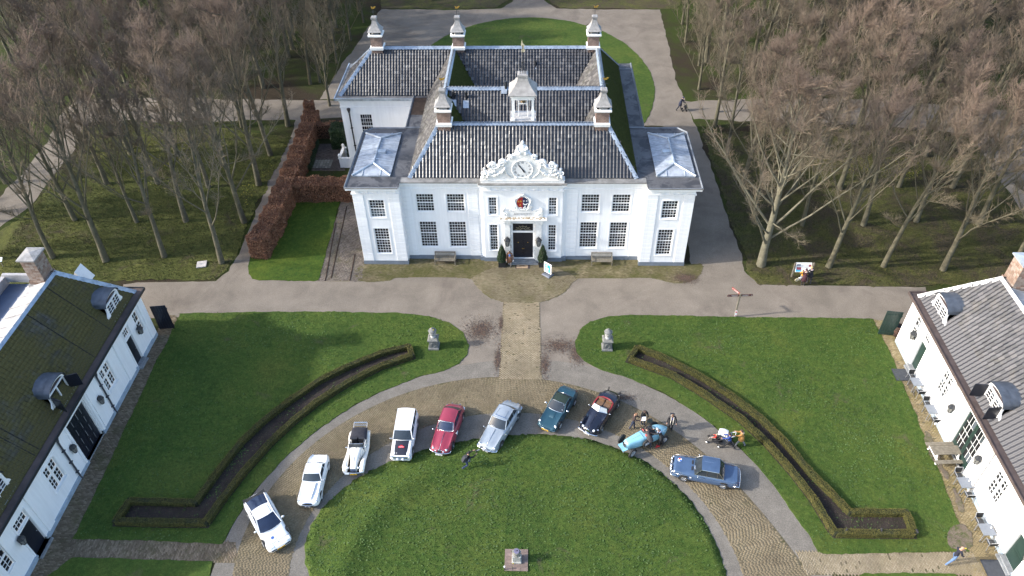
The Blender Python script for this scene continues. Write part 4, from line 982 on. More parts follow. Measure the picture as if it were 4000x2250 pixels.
# small roof fittings
mb = MB()
for x, y, z in ((-6.2, YM-.55, 11.4), (-5.1, YM-.6, 11.35)):
    mb.tube([(x,y,z-.4),(x,y,z+.55)], .11, 8); mb.lathe([(.16,.55),(.16,.62),(.02,.75)], 8, (x,y,z))
mb.build('vent_pipe', MAT['iron'], house)
mb = MB()
for x, y, z in ((-6.2, YM-1.0, 10.95), (-5.1, YM-1.05, 10.9), (.95, YB-1.3, 10.52), (-1.75, YM-.25, 11.85)): 
    mb = MB(); mb.add([(x-.25,y-.22,z-.16),(x+.25,y-.22,z-.16),(x+.25,y+.22,z+.34),(x-.25,y+.22,z+.34)], [(0,1,2,3)]); mb.build('vent_flashing', MAT['zinc'], house)
mb = MB(); mb.tube([(.95,YB-1.2,10.5),(.95,YB-1.2,11.2)], .12, 8); mb.tube([(-1.6,YM-.1,11.8),(-1.6,YM-.1,12.7)], .12, 8); mb.build('vent_pipe', MAT['iron'], house)
# ================================================================ SIDE BUILDINGS
tSL = NT('mossy_slate_mat')
_k = tSL.ramp(tSL.island(), [(0, (.036,.037,.04)), (.6, (.055,.056,.058)), (1, (.085,.085,.09))])
_k = tSL.mix(tSL.ramp(tSL.noise(.55, 7, .7, .5), [(.3, .1), (.5, .95)]), _k, tSL.ramp(tSL.noise(6, 6, .8), [(.3, (.045,.041,.015)), (.7, (.115,.102,.036))]))
tSL.color(_k); tSL.rough(.8); tSL.spec(.25); tSL.bump(tSL.noise(20, 5, .7), .4, .02)
tRP = NT('grey_pantile_mat')
_k = tRP.ramp(tRP.island(), [(0, (.02,.02,.023)), (.5, (.04,.04,.046)), (1, (.07,.068,.073))])
_k = tRP.mix(tRP.ramp(tRP.noise(.8, 6, .7), [(.52, 0), (.75, .5)]), _k, (.10,.085,.06)); tRP.color(_k); tRP.rough(.5); tRP.spec(.4)
mGREEN = M('dark_green_paint', (.016,.035,.03), .4, .2, 2, 0)
mPIPEB = M('pipe_dark', (.05,.052,.062), .5, .2, 3); mPIPEL = M('pipe_pale', (.42,.41,.40), .5, .2, 3)
mLEADG = M('grey_lead_strip', (.34,.33,.33), .55, .35, 1.2, .2, 5, metal=.15)
mLEADD = M('dormer_lead', (.085,.10,.125), .45, .25, 2.5, .2, 12, metal=.25)
mBRB = M('gutter_brown', (.075,.055,.05), .7, .3, 2, .2, 20)
mBLUEF = M('blue_flat_roof', (.05,.075,.13), .5, .25, 1)
mPBR = brick_mat('pale_brick_mat', (.20,.13,.10), (.27,.20,.16), (.33,.28,.24))
def side_building(sgn):
    L = sgn < 0
    root = thing('side_building', 'white side building with mossy slate roof and black barn doors' if L else 'sunlit white side building with grey pantile roof and green glazed doors', 'building', (XC+sgn*29.5 if not L else XC-29.4, YG, 0), PI/2 if L else -PI/2, 'pair of low side buildings flanking the court')
    f = 1 if L else -1                       # local u = f * (y - YG)
    fl = lambda a, b: tuple(sorted((f*a, f*b)))
    WZ = 4.62 if L else 4.72
    dz = 0 if L else .12
    H = 11.15
    holes = []; 
    def hole(a, b, z0, z1): a, b = fl(a, b); holes.append((a, b, z0+dz, z1+dz)); return (a, b, z0+dz, z1+dz)
    fw = [hole(9.4,10.15,1.7,3.8), hole(-10.15,-9.4,1.7,3.8)]
    dr = [hole(7.5,8.45,.22,2.82), hole(-8.2,-7.0,.12,2.6)]; fa = [hole(7.5,8.45,2.98,3.75), hole(-8.2,-7.0,2.72,3.5)]
    cw = [hole(3.65,4.9,1.65,3.72), hole(-4.5,-3.25,1.5,3.6)]
    gt = hole(-1.2,1.25,.1,4.5)
    mb = MB(); wall_holes(mb, -H, H, 0, WZ, holes, 0, .22)
    mb.quad((-H,7.5,0),(-H,0,0),(-H,0,WZ),(-H,7.5,WZ)); mb.quad((H,0,0),(H,7.5,0),(H,7.5,WZ),(H,0,WZ)); mb.quad((H,7.5,0),(-H,7.5,0),(-H,7.5,WZ),(H,7.5,WZ))
    mb.build('wall', MAT['white'], root)
    # proud strips of the front
    for i, (a, b) in enumerate(((1.62,2.95),(-2.35,-1.55),(6.0,7.1),(-6.6,-5.9),(10.4,11.15),(-11.15,-10.4))):
        a, b = fl(a, b); m = MB(); m.box(a, b, -.09, -.001, .34, WZ-.08)
        if i in (0, 1): pass
        m.build('pilaster_strip', MAT['white'], root)
    # moulded jamb of the gate
    for s in (-1, 1):
        m = MB(); c = f*s*1.42+f*.02
        m.tube([(c, -.02, .34), (c, -.02, WZ-.06)], .14, 8); m.build('gate_jamb', MAT['white'], root)
    m = MB(); xs = sorted([h for h in (-H, *[x for q in (gt, dr[0], dr[1]) for x in q[:2]], H)])
    mPB = D.materials['pale_blue_plinth'] if 'pale_blue_plinth' in D.materials else M('pale_blue_plinth', (.28,.34,.40), .8, .2, 2)
    for a, b in zip(xs[0::2], xs[1::2]): m = MB(); m.box(a, b, -.11, .1, 0, .34); m.build('plinth', mPB, root)
    # windows
    for h in fw:
        a, b, c, d = h; window(root, a, b, c, (c+d)/2-.03, 0, 2, 3, 0, True, .16, .05, .03, name='window'); window(root, a, b, (c+d)/2+.03, d, 0, 2, 2, 0, True, .16, .05, .03, name='window')
        m = MB(); m.box(a, b, .1, .2, (c+d)/2-.03, (c+d)/2+.03); m.build('transom', MAT['trim'], root)
    for h in fa: window(root, h[0], h[1], h[2], h[3], 0, 4, 2, 0, True, .16, .05, .035)
    for h in cw:
        a, b, c, d = h; mx = (a+b)/2; mz = c+(d-c)*.56
        for x0, x1 in ((a, mx-.04), (mx+.04, b)):
            window(root, x0, x1, c, mz-.04, 0, 2, 3, 0, True, .16, .05, .03); window(root, x0, x1, mz+.04, d, 0, 2, 2, 0, True, .16, .05, .03)
        m = MB(); m.box(mx-.04,mx+.04,.09,.2,c,d); m.box(a,mx-.04,.09,.2,mz-.04,mz+.04); m.box(mx+.04,b,.09,.2,mz-.04,mz+.04); m.build('window_cross', MAT['trim'], root)
        m = MB(); m.box(a-.14,b+.14,-.06,-.001,c-.11,c-.01); m.build('sill', MAT['white'], root)
        m = MB(); m.prism([(0,0)]*0 or [(a-.2,0),(a-.2,0)], 0, 0) if False else m.xprism([(a-.2,c-.01),(a-.05,c-.01),(a-.05,d+.03),(b+.05,d+.03),(b+.05,c-.01),(b+.2,c-.01),(b+.2,d+.15),(a-.2,d+.15)], -.03, -.001); wsu = m.build('window_surround', MAT['white'], root); outward(wsu.data)
    pm = MAT['black'] if L else mGREEN
    for h in dr:
        a, b, c, d = h; m = MB(); m.box(a, b, .13, .19, c, d); 
        for z0, z1 in ((c+.15, c+1.05), (c+1.2, d-.15)):
            m.box(a+.13,b-.13,.12,.13,z0,z0+.03); m.box(a+.13,b-.13,.12,.13,z1-.03,z1); m.box(a+.13,a+.16,.12,.13,z0+.03,z1-.03); m.box(b-.16,b-.13,.12,.13,z0+.03,z1-.03)
        do = m.build('door', pm, root); k = MB(); k.ball((b-.1,.1,c+1.15),.035,6,5); k.build('handle', MAT['zinc'], do)
        m = MB(); m.box(a-.1,b+.1,-.35,.12,0,.15); m.box(a-.1,b+.1,-.2,.12,.15,c+0.001); m.build('step', st, root)
        
        for e0, e1 in ((a-.13,a-.02),(b+.02,b+.13)): m = MB(); m.box(e0,e1,-.05,-.001,.34,d+1.0); m.build('door_jamb', MAT['white'], root)
    # gate
    a, b, c, d = gt; zt = 3.72+dz
    m = MB(); m.box(a,b,.45,.5,c,d); m.build('gate_backing', MAT['dark'], root)
    m = MB(); m.box(a,b,.1,.22,zt,zt+.13); m.box(a,a+.06,.1,.22,c,zt); m.box(b-.06,b,.1,.22,c,zt); m.build('gate_frame', MAT['trim'], root)
    mid = (a+b)/2
    for x0, x1 in ((a+.07, mid-.01), (mid+.01, b-.07)):
        if L:
            g_ = None; n = 6; w_ = (x1-x0)/n
            for i in range(n):
                m = MB(); m.box(x0+i*w_+.006, x0+(i+1)*w_-.006, .2, .25, c, zt-.01); link('gate_board', m.mesh('gate_board', pm), root)
            m = MB()
            for z in np.linspace(c+.5, zt-.5, 4): 
                for k in (.22, .5, .78): pass
                m.box(x0+.12, x0+.155, .185, .2, z-.28, z+.28); m.box(x1-.5, x1-.47, .185, .2, z-.28, z+.28)
            m.build('gate_slit', M('slit_light', (.22,.23,.24), .6) if 'slit_light' not in D.materials else D.materials['slit_light'], root)
        else:
            m = MB(); m.box(x0,x1,.18,.24,c,c+.62); m.box(x0,x1,.18,.24,zt-.16,zt-.01); m.box(x0,x0+.13,.18,.24,c+.62,zt-.16); m.box(x1-.13,x1,.18,.24,c+.62,zt-.16)
            m.box(x0+.13,x1-.13,.19,.23,c+1.9,c+1.98)
            go = m.build('glazed_door', pm, root)
            for r_ in range(4):
                for c_ in range(3):
                    zz0 = c+.64+r_*(zt-.8-c)/4; xw = (x1-x0-.26)/3
                    q = MB(); q.box(x0+.13+c_*xw+.012, x0+.13+(c_+1)*xw-.012, .2, .21, zz0, zz0+(zt-.8-c)/4-.03); q.build('pane', MAT['glass'], go)
            q = MB()
            for c_ in (1, 2): q.box(x0+.13+c_*xw-.012, x0+.13+c_*xw+.012, .185, .2, c+.62, zt-.16)
            for r_ in (1, 2, 3): q.box(x0+.13, x1-.13, .184, .199, c+.62+r_*(zt-.8-c)/4-.012, c+.62+r_*(zt-.8-c)/4+.012)
            q.build('glazing_bars', MAT['trim'], go)
    m = MB(); m.box(a,b,.2,.21,zt+.13,d); fo = m.build('gate_fanlight', MAT['glass'] if L else pm, root)
    m = MB(); 
    for q in (.3,.72):
        x = a+(b-a)*q; m.add([(x-.18,.19,zt+.16),(x+.2,.19,zt+.16),(x+.24,.19,d-.06),(x+.02,.19,d-.04)], [(0,1,2,3)])
    m.build('fanlight_curtain', M('pale_mesh', (.45,.48,.46), .8) if 'pale_mesh' not in D.materials else D.materials['pale_mesh'], fo)
    m = MB(); m.box(a-.0,b+.0,-.04,.3,0,c); m.build('threshold', st, root)
    # pipes, lanterns
    for y in ((3.15, -2.45) if L else (2.95, -2.5)): downpipe(root, f*y, 0, .05, WZ-.12, mPIPEB if L else mPIPEL, .06)
    for y in (9.25, 2.3, -1.85, -8.45): wall_lantern(root, f*y, -.0, 2.15+dz, .95)
    # gutter and roof
    m = MB(); m.box(-H-.42,H+.42,-.4,.25,WZ-.02,WZ+.1); m.box(-H-.42,-H+.1,.25,7.6,WZ-.02,WZ+.1); m.box(H-.1,H+.42,.25,7.6,WZ-.02,WZ+.1); m.build('gutter', mBRB, root)
    m = MB(); m.box(-H-.45,H+.45,-.45,-.38,WZ-.05,WZ+.17); m.box(-H-.46,-H-.38,-.38,7.6,WZ-.05,WZ+.17); m.box(H+.38,H+.46,-.38,7.6,WZ-.05,WZ+.17); m.build('gutter_edge', mBRB if not L else MAT['iron'], root)
    m = MB(); m.box(-H,H,-.14,-.002,WZ-.2,WZ-.06); m.build('cornice', MAT['white'], root)
    e = WZ+.12; rz = 9.0; ye, yr = .12, 3.25; hx0, hx1 = -H, H; rx0, rx1 = -H+2.75, H-2.75
    geo = slate_geo(.30,.26) if L else pantile_geo(.31,.34,.042); tw, th_ = (.30,.26) if L else (.31,.34)
    mat = tSL if L else tRP
    E0, E1 = (hx0,ye,e), (hx1,ye,e); R0, R1 = (rx0,yr,rz), (rx1,yr,rz)
    slope('a', E0, E1, R0, R1, mat, 21+sgn, 300, parent=root, geo=geo, tw=tw, th=th_, smooth=not L)
    slope('b', (hx0,7.2,e), E0, (rx0,4.0,rz-.01), R0, mat, 25+sgn, parent=root, geo=geo, tw=tw, th=th_, smooth=not L); slope('c', E1, (hx1,7.2,e), R1, (rx1,4.0,rz-.01), mat, 29+sgn, parent=root, geo=geo, tw=tw, th=th_, smooth=not L)
    fm = MAT['lead'] if L else M('white_mortar', (.5,.5,.5), .7) if 'white_mortar' not in D.materials else D.materials['white_mortar']
    flash(R0, R1, .16, parent=root, scallop=False, mat=fm); flash(E1, R1, .22, parent=root, scallop=L, mat=fm); flash(E0, R0, .22, parent=root, scallop=L, mat=fm)
    # lead strip behind the ridge, in sheets with rolls
    n = 16; 
    for i in range(n):
        x0 = rx0+.1+(rx1-rx0-.2)*i/n; x1 = rx0+.1+(rx1-rx0-.2)*(i+1)/n
        m = MB(); m.add([(x0,yr+.12,rz+.0),(x1-.03,yr+.12,rz+.0),(x1-.03,yr+1.75,rz-.55),(x0,yr+1.75,rz-.55),(x0,yr+.12,rz-.1),(x1-.03,yr+.12,rz-.1)], [(0,1,2,3),(4,5,1,0)]); m.tube([(x1-.02,yr+.1,rz+.03),(x1-.02,yr+1.75,rz-.52)], .035, 5); m.build('lead_sheet', mLEADG, root)
    m = MB(); m.box(rx0+.05, rx1-.05, yr+1.7, 7.2, rz-1.6, rz-1.1); m.build('flat_roof', mBLUEF, root)
    m = MB(); m.box(rx1-.1, rx1+.15, yr+1.0, 7.2, rz-.9, rz-.25); m.build('parapet', mLEADG, root); m = MB(); m.box(rx0-.15, rx0+.1, yr+1.0, 7.2, rz-.9, rz-.25); m.build('parapet', mLEADG, root)
    m = MB(); m.box(rx0, rx1, 7.0, 7.3, rz-1.5, rz-.4); m.build('back_parapet', mLEADG, root)
    # chimney
    cu = f*8.05; 
    for k in (1,):
        c0 = None
        V = []; q = MB()
        for i in range(14):
            z = rz-.25+i*.145; w1, w2 = (.62,.5) if i > 1 else (.7,.58)
            for s_ in range(4):
                nb = 5 if s_ % 2 == 0 else 4; ln = (2*w1 if s_ % 2 == 0 else 2*w2)/nb
                for j in range(nb):
                    t0 = -(w1 if s_ % 2 == 0 else w2)+j*ln; g2 = .008
                    if s_ == 0: q.box(cu+t0+g2, cu+t0+ln-g2, yr+.75-w2, yr+.75-w2+.1, z+.006, z+.139)
                    elif s_ == 2: q.box(cu+t0+g2, cu+t0+ln-g2, yr+.75+w2-.1, yr+.75+w2, z+.006, z+.139)
                    elif s_ == 1: q.box(cu+w1-.1, cu+w1+.004, yr+.75+t0+g2, yr+.75+t0+ln-g2, z+.006, z+.139)
                    else: q.box(cu-w1-.004, cu-w1+.1, yr+.75+t0+g2, yr+.75+t0+ln-g2, z+.006, z+.139)
        m = MB(); m.box(cu-.6,cu+.6,yr+.27,yr+1.23,rz-.3,rz+1.78); ch = m.build('chimney', M('mortar', (.30,.27,.24), .9) if 'mortar' not in D.materials else D.materials['mortar'], root)
        o = q.build('brick', mPBR, ch); o['kind'] = 'stuff'
        m = MB(); m.box(cu-.75,cu+.75,yr+.12,yr+1.38,rz+1.80,rz+1.9); m.add([(cu-.75,yr+.12,rz+1.9),(cu+.75,yr+.12,rz+1.9),(cu+.75,yr+1.38,rz+1.9),(cu-.75,yr+1.38,rz+1.9),(cu,yr+.75,rz+2.06)], [(0,1,4),(1,2,4),(2,3,4),(3,0,4)]); m.build('chimney_cap', mCAP if L else MAT['zinc'], ch)
        m = MB(); m.box(cu-.82,cu+.82,yr+.06,yr+1.44,rz-.38,rz-.26); m.build('chimney_base', MAT['gutter'], ch)
    # dormers
    sl_ = (rz-e)/(yr-ye)
    for k, (yy, open_) in enumerate(((8.75,0),(.35,1),(-7.3,0))):
        u = f*yy; y0 = .42; z0 = e+(y0-ye)*sl_-.25; w_ = .98; zs = z0+1.25; 
        m = MB()   # front: frame with scrolled cheeks
        m.box(u-w_,u-w_+.12,y0,y0+.12,z0,zs); m.box(u+w_-.12,u+w_,y0,y0+.12,z0,zs); m.box(u-w_+.12,u+w_-.12,y0,y0+.12,z0,z0+.12)
        arch = [(u+w_*math.cos(t), zs+.5*math.sin(t)) for t in np.linspace(0, PI, 13)]; arch2 = [(u+(w_-.14)*math.cos(t), zs+.36*math.sin(t)) for t in np.linspace(0, PI, 13)]
        m.xprism(arch+arch2[::-1], y0, y0+.12); m.box(u-w_+.12,u+w_-.12,y0+.02,y0+.1,zs-.06,zs+.02)
        dm = m.build('dormer', MAT['trim'], root); outward(dm.data)
        m = MB()
        for s in (-1, 1):
            m.xprism([(u+s*w_,z0),(u+s*(w_+.38),z0),(u+s*(w_+.40),z0+.16),(u+s*(w_+.26),z0+.24),(u+s*(w_+.2),z0+.45),(u+s*(w_+.04),z0+.7),(u+s*w_,z0+.95)], y0+.01, y0+.11)
        sc_ = m.build('dormer_scroll', MAT['trim'], dm); outward(sc_.data)
        rings = []
        for yv in (y0-.1, y0+1.2, y0+2.0): rings.append([(u+(w_+.09)*math.cos(t), yv if yv < y0+1 else min(yv, ye+(zs+.5*math.sin(t)-e)/sl_+.25), zs+.56*math.sin(t)+.02) for t in np.linspace(0, PI, 13)])
        m = MB(); m.loft(rings, closed=False, caps=(False, False)); m.loft([[(p[0], p[1], p[2]-.06) for p in r_] for r_ in rings[:2]], closed=False, caps=(False, False))
        for yv in (.35, .8):
            m.loft([[(u+(w_+.1)*math.cos(t), y0+yv+d_, zs+.575*math.sin(t)+.025) for t in np.linspace(0, PI, 13)] for d_ in (0, .04)], closed=False, caps=(False, False))
        dr_ = m.build('dormer_roof', mLEADD, dm, True); 
        m = MB()
        for s in (-1, 1):
            yb = ye+(zs-e)/sl_+.1; m.add([(u+s*(w_-.03),y0+.05,z0-.1),(u+s*(w_-.03),yb,zs+.05),(u+s*(w_-.03),y0+.05,zs+.05)], [(0,1,2),(2,1,0)])
        m.add([(u+(w_-.1)*math.cos(t), y0+.13, zs+.4*math.sin(t)) for t in np.linspace(0, PI, 9)], [tuple(range(9))])
        m.build('dormer_cheek', M('cheek_brown', (.045,.03,.03), .7) if 'cheek_brown' not in D.materials else D.materials['cheek_brown'], dm)
        if open_ and L:
            m = MB(); m.box(u-w_+.12,u+w_-.12,y0+.3,y0+.34,z0+.12,zs); m.build('dormer_opening', MAT['dark'], dm)
            m = MB(); m.box(u-.04,u+.04,y0+.02,y0+.1,z0+.12,zs-.06); m.build('dormer_mullion', MAT['trim'], dm)
        else:
            for s in (-1, 1):
                a, b = sorted((u+s*.03, u+s*(w_-.13))); window(dm, a, b, z0+.13, zs-.07, y0-.06, 2, 4, 0, True, .12, .05, .03, name='casement')
        if open_:
            for s in (-1, 1):
                m = MB(); m.box(0, .82, -.025, .025, -.55, .55); m.build('shutter', MAT['black'], dm, loc=(u+s*(w_-.08), y0-.02, z0+.68), rot=(0, 0, -PI/2+s*R_(20 if L else 5)))
        m = MB(); m.box(u-w_-.15,u+w_+.15,y0-.25,y0+.0,z0-.12,z0-.05); m.build('dormer_apron', MAT['lead'], dm)
    if L:    # seams of the roof: dark valleys between the slate fields
        for y in (6.9, 4.2, -3.6, -4.1):
            t0, t1 = f*y, f*y
            m = MB(); m.tube([(t0, ye+.05, e+.05), (t0, yr, rz)], .06, 4); m.build('roof_seam', MAT['under'], root)
    if L:
        m = MB(); V_ = [(12.05,3.35,5.55),(12.05,4.65,5.55),(12.05,4.0,6.75)]; m.add(V_+[(11.0,b_,c_) for a_, b_, c_ in V_], [(0,1,2),(5,4,3),(0,3,4,1),(1,4,5,2),(2,5,3,0)]); o_ = m.build('hip_dormer', MAT['trim'], root); outward(o_.data)
    # gate leaf beside the far corner
    g = MB(); g0 = f*(H+.55)
    return root
sideL = side_building(-1); sideR = side_building(1)
# garden gates by the far corners
for s, px in ((-1, XC-29.4), (1, XC+29.5)):
    r_ = thing('garden_gate', 'black boarded gate leaf standing open by the mossy roofed building' if s < 0 else 'dark green boarded gate leaf standing open by the pantiled building', 'gate', (px, 42.75, 0), 0, 'open gate leaves at the building corners')
    mt = MAT['black'] if s < 0 else mGREEN
    for i in range(6):
        m = MB(); m.box(.02+i*.2, .02+i*.2+.19, -.03, .03, .08, 2.55); b_ = m.build('gate_board', mt, r_)
    m = MB(); m.box(0,1.24,.03,.07,.3,.45); m.box(0,1.24,.03,.07,2.1,2.25); m.build('gate_rail', mt, r_)
    r_.rotation_euler = (0, 0, R_(8) if s < 0 else PI-R_(8)); r_.location.y = 42.9
# dark mats before two doors of the sunlit building
for u, nm in ((39.0, 'dark grey doormat before the far green door of the pantiled building'), (23.55, 'dark grey doormat before the near green door of the pantiled building')):
    mt = thing('doormat', nm, 'doormat', (XC+28.75, u-.25, .045), 0, 'doormats by the green doors'); m = MB(); m.box(-.62,.62,-.55,.55,0,.02); m.build('mat_field', M('rubber_mat', (.045,.05,.06), .8, .2, 5, .3, 60) if 'rubber_mat' not in D.materials else D.materials['rubber_mat'], mt); m = MB(); 
    for a in ((-.66,.66,-.59,-.551),(-.66,.66,.551,.59),(-.66,-.621,-.551,.551),(.621,.66,-.551,.551)): m.box(*a, 0, .028)
    m.build('mat_edge', M('rubber_edge', (.025,.03,.04), .6) if 'rubber_edge' not in D.materials else D.materials['rubber_edge'], mt)
# ================================================================ TREES
def grow_tree(seed, H=18., trunk_r=.22, first=.3, spread=.42, limbs=22, twigs=7, fine=7, up=.55, spreadr=4.2, big=False):
    """returns (trunk verts/faces, crown verts/faces); trunk = stem + limbs, crown = branches and twigs"""
    r = random.Random(seed); tv = MB(); cv = []; cf = []
    def tri(p, q, rr, n=3):
        """tapered three sided spike from p to q"""
        t = (q-p); 
        if t.length < 1e-4: return
        t.normalize(); u = t.orthogonal().normalized(); w_ = t.cross(u); b = len(cv)
        for i in range(n):
            a = 2*PI*i/n; cv.append(p+(u*math.cos(a)+w_*math.sin(a))*rr)
        cv.append(q)
        for i in range(n): cf.append((b+i, b+(i+1) % n, b+n))
    def bent(p, d, L, r0, r1, n, upk, wob):
        pts = [p.copy()]; q = p.copy(); d = d.normalized()
        for i in range(n):
            d = (d+Vector((r.gauss(0,wob), r.gauss(0,wob), upk/n+r.gauss(0,wob*.6)))).normalized(); q = q+d*(L/n); pts.append(q.copy())
        return pts, [r0+(r1-r0)*i/n for i in range(n+1)], d
    lean = Vector((r.gauss(0,.02), r.gauss(0,.02), 1))
    pts, rad, _ = bent(Vector((0,0,-.1)), lean, H*.93, trunk_r, .03, 9, .1, .03)
    rad = [trunk_r*1.35]+rad[1:]; rad = [x if i == 0 else trunk_r*(1-(i/9))**.9+.025 for i, x in enumerate(rad)]; rad[0] = trunk_r*1.3
    tv.tube(pts, rad, 8, caps=False)
    def onpath(pts, t):
        k = t*(len(pts)-1); i = min(int(k), len(pts)-2); return pts[i].lerp(pts[i+1], k-i)
    ga = r.random()*6.28
    for i in range(limbs):
        t = first+(1-first)*(i+r.random()*.6)/limbs; p = onpath(pts, t); ga += 2.4+r.gauss(0,.3)
        rel = (t-first)/(1-first)
        asc = r.random() < (.8 if not big else .72)
        if asc:
            L = max(1.6, (H-p.z)*r.uniform(.62,.86)*(1-.25*rel)); el = R_(r.uniform(46,66)+12*rel-(10 if big else 0))
            if big: L *= 1.12
            rr = max(.035, trunk_r*.38*(1-rel*.6)*r.uniform(.7,1.1))
        else:
            L = spreadr*r.uniform(.55,.95)*(1-.5*rel); el = R_(r.uniform(5,30)); rr = max(.022, trunk_r*.22*r.uniform(.7,1.1))
        d = Vector((math.cos(ga)*math.cos(el), math.sin(ga)*math.cos(el), math.sin(el)))
        lp_, lr, _ = bent(p, d, L, rr, .016, 7, up if asc else .25, .075); tv.tube(lp_, lr, 5, caps=False)
        for j in range(twigs):
            tt = .25+.75*((j+r.random())/twigs)**.75; q = onpath(lp_, min(tt,.99)); az = r.random()*6.28
            ld = (lp_[min(len(lp_)-1, int(tt*7)+1)]-lp_[min(int(tt*7), 6)]).normalized()
            d2 = (ld*.8+Vector((math.cos(az), math.sin(az), r.uniform(-.05,.75)))*.62).normalized(); L2 = r.uniform(.8,1.9)*(1.25-.5*tt)*(.6 if not asc else 1)
            bp, br, _ = bent(q, d2, L2, .026, .011, 3, .35, .12)
            for a, b, ra, rb in zip(bp[:-1], bp[1:], br[:-1], br[1:]):
                tdir = (b-a).normalized(); u = tdir.orthogonal().normalized(); w_ = tdir.cross(u); k0 = len(cv)
                for c, rr2 in ((a, ra), (b, rb)):
                    for m_ in range(3): cv.append(c+(u*math.cos(m_*2.094)+w_*math.sin(m_*2.094))*rr2)
                for m_ in range(3): cf.append((k0+m_, k0+(m_+1) % 3, k0+3+(m_+1) % 3, k0+3+m_))
            for k in range(fine):
                tt2 = .15+.85*(k+r.random())/fine; a = onpath(bp, min(tt2,.99)); az = r.random()*6.28
                d3 = (d2*.7+Vector((math.cos(az), math.sin(az), r.uniform(-.3,.8)))).normalized(); L3 = r.uniform(.3,.8)
                e_ = a+d3*L3; tri(a, e_, .0095)
                for _k in range(2):
                    a2 = a.lerp(e_, r.uniform(.3,.8)); d4 = (d3+Vector((r.gauss(0,.6), r.gauss(0,.6), r.gauss(.15,.5)))).normalized(); tri(a2, a2+d4*r.uniform(.2,.5), .0075)
    return tv, cv, cf
mBARK = NT('bark_mat'); _k = mBARK.ramp(mBARK.noise(2.5, 6, .7), [(.3, (.055,.05,.035)), (.5, (.105,.094,.063)), (.7, (.16,.145,.10))])
_k = mBARK.mix(mBARK.ramp(mBARK.objrand(), [(0, 0), (1, .45)]), _k, (.09,.085,.045)); mBARK.color(_k); mBARK.rough(.9); mBARK.bump(mBARK.noise(14, 5, .7), .7, .04)
mBARK2 = NT('pale_bark_mat'); mBARK2.color(mBARK2.ramp(mBARK2.noise(2.2, 6, .7), [(.3, (.085,.078,.053)), (.55, (.15,.138,.095)), (.75, (.21,.195,.14))])); mBARK2.rough(.9); mBARK2.bump(mBARK2.noise(14, 5, .7), .6, .04)
def twig_mat(name, a, b):
    t = NT(name); c = t.ramp(t.objrand(), [(0, a), (1, b)]); c = t.mix(1, c, t.ramp(t.noise(.6, 5, .7), [(.3, .6), (.7, 1.35)]), 'MULTIPLY')
    # the outermost shoots are red: height above ground of the tree
    sp = t.n.new('ShaderNodeSeparateXYZ'); t.t.links.new(t.co(), sp.inputs[0])
    c = t.mix(t.ramp(t.math('DIVIDE', sp.outputs[2], 20), [(.45, 0), (1, .6)]), c, (.165,.108,.098)); t.color(c); t.rough(.85); t.spec(.2); return t.m
mTWIG = twig_mat('twig_mat', (.125,.106,.072), (.175,.145,.10))
TREES = []
def make_kind(seed, **k):
    tv, cv, cf = grow_tree(seed, **k)
    tm = tv.mesh('trunk', [mBARK.m], True)
    cm = D.meshes.new('crown'); cm.from_pydata([tuple(v) for v in cv], [], cf); cm.materials.append(mTWIG); cm.update()
    return tm, cm
KIND = [make_kind(100+i, H=h, trunk_r=tr, first=fi, limbs=lb, twigs=15, fine=9, spreadr=sr) for i, (h, tr, fi, lb, sr) in enumerate(((18,.24,.2,24,4.3),(17,.21,.24,21,4.0),(19.5,.26,.22,26,4.5),(16,.19,.18,20,4.1),(18.5,.22,.27,22,3.9)))]
BIG = make_kind(131, H=18.2, trunk_r=.33, first=.14, limbs=40, twigs=15, fine=9, spreadr=7.0, big=True)
SMALL = make_kind(141, H=10, trunk_r=.13, first=.12, limbs=20, twigs=7, fine=7, spreadr=3.4)
ntree = [0]
def tree(x, y, label, group, kind, rz, sc=1.0, bark=None):
    t = thing('bare_tree', label, 'tree', (x, y, 0), rz, group); t.scale = (sc, sc, sc*1.0)
    a = link('trunk', kind[0], t); b = link('crown', kind[1], t)
    if bark:
        me = kind[0].copy(); me.materials[0] = bark; a.data = me
    return t
rt = random.Random(77)
LX = [-28.25-5.3*i for i in range(12)]; RX = [25.2+5.25*i for i in range(12)]
ROWS = [51.6, 57.7, 63.8, 69.7, 75.7]
GL, GR = 'bare trees of the wood on the shaded mossy roof side', 'bare trees of the wood on the sunlit pantile roof side'
LBL = {(0,0):'bare tree at the grass corner nearest the copper hedge foot', (0,1):'second front row bare tree counted away from the copper hedge, above the white slab', (0,2):'third front row bare tree counted away from the copper hedge',
       (1,0):'second trunk up the narrow path beside the copper hedge', (2,0):'third trunk up the narrow path beside the copper hedge', (3,0):'fourth trunk up the narrow path beside the copper hedge', (4,0):'dark trunk at the far corner where narrow path meets wide path'}
ORD = ('first','second','third','fourth','fifth','sixth','seventh','eighth','ninth')
RBL = {(0,0):'slim bare tree just behind the information board', (0,1):'straight bare tree second from the information board along the road', (0,2):'straight bare tree beside the pantiled building, third from the board'}
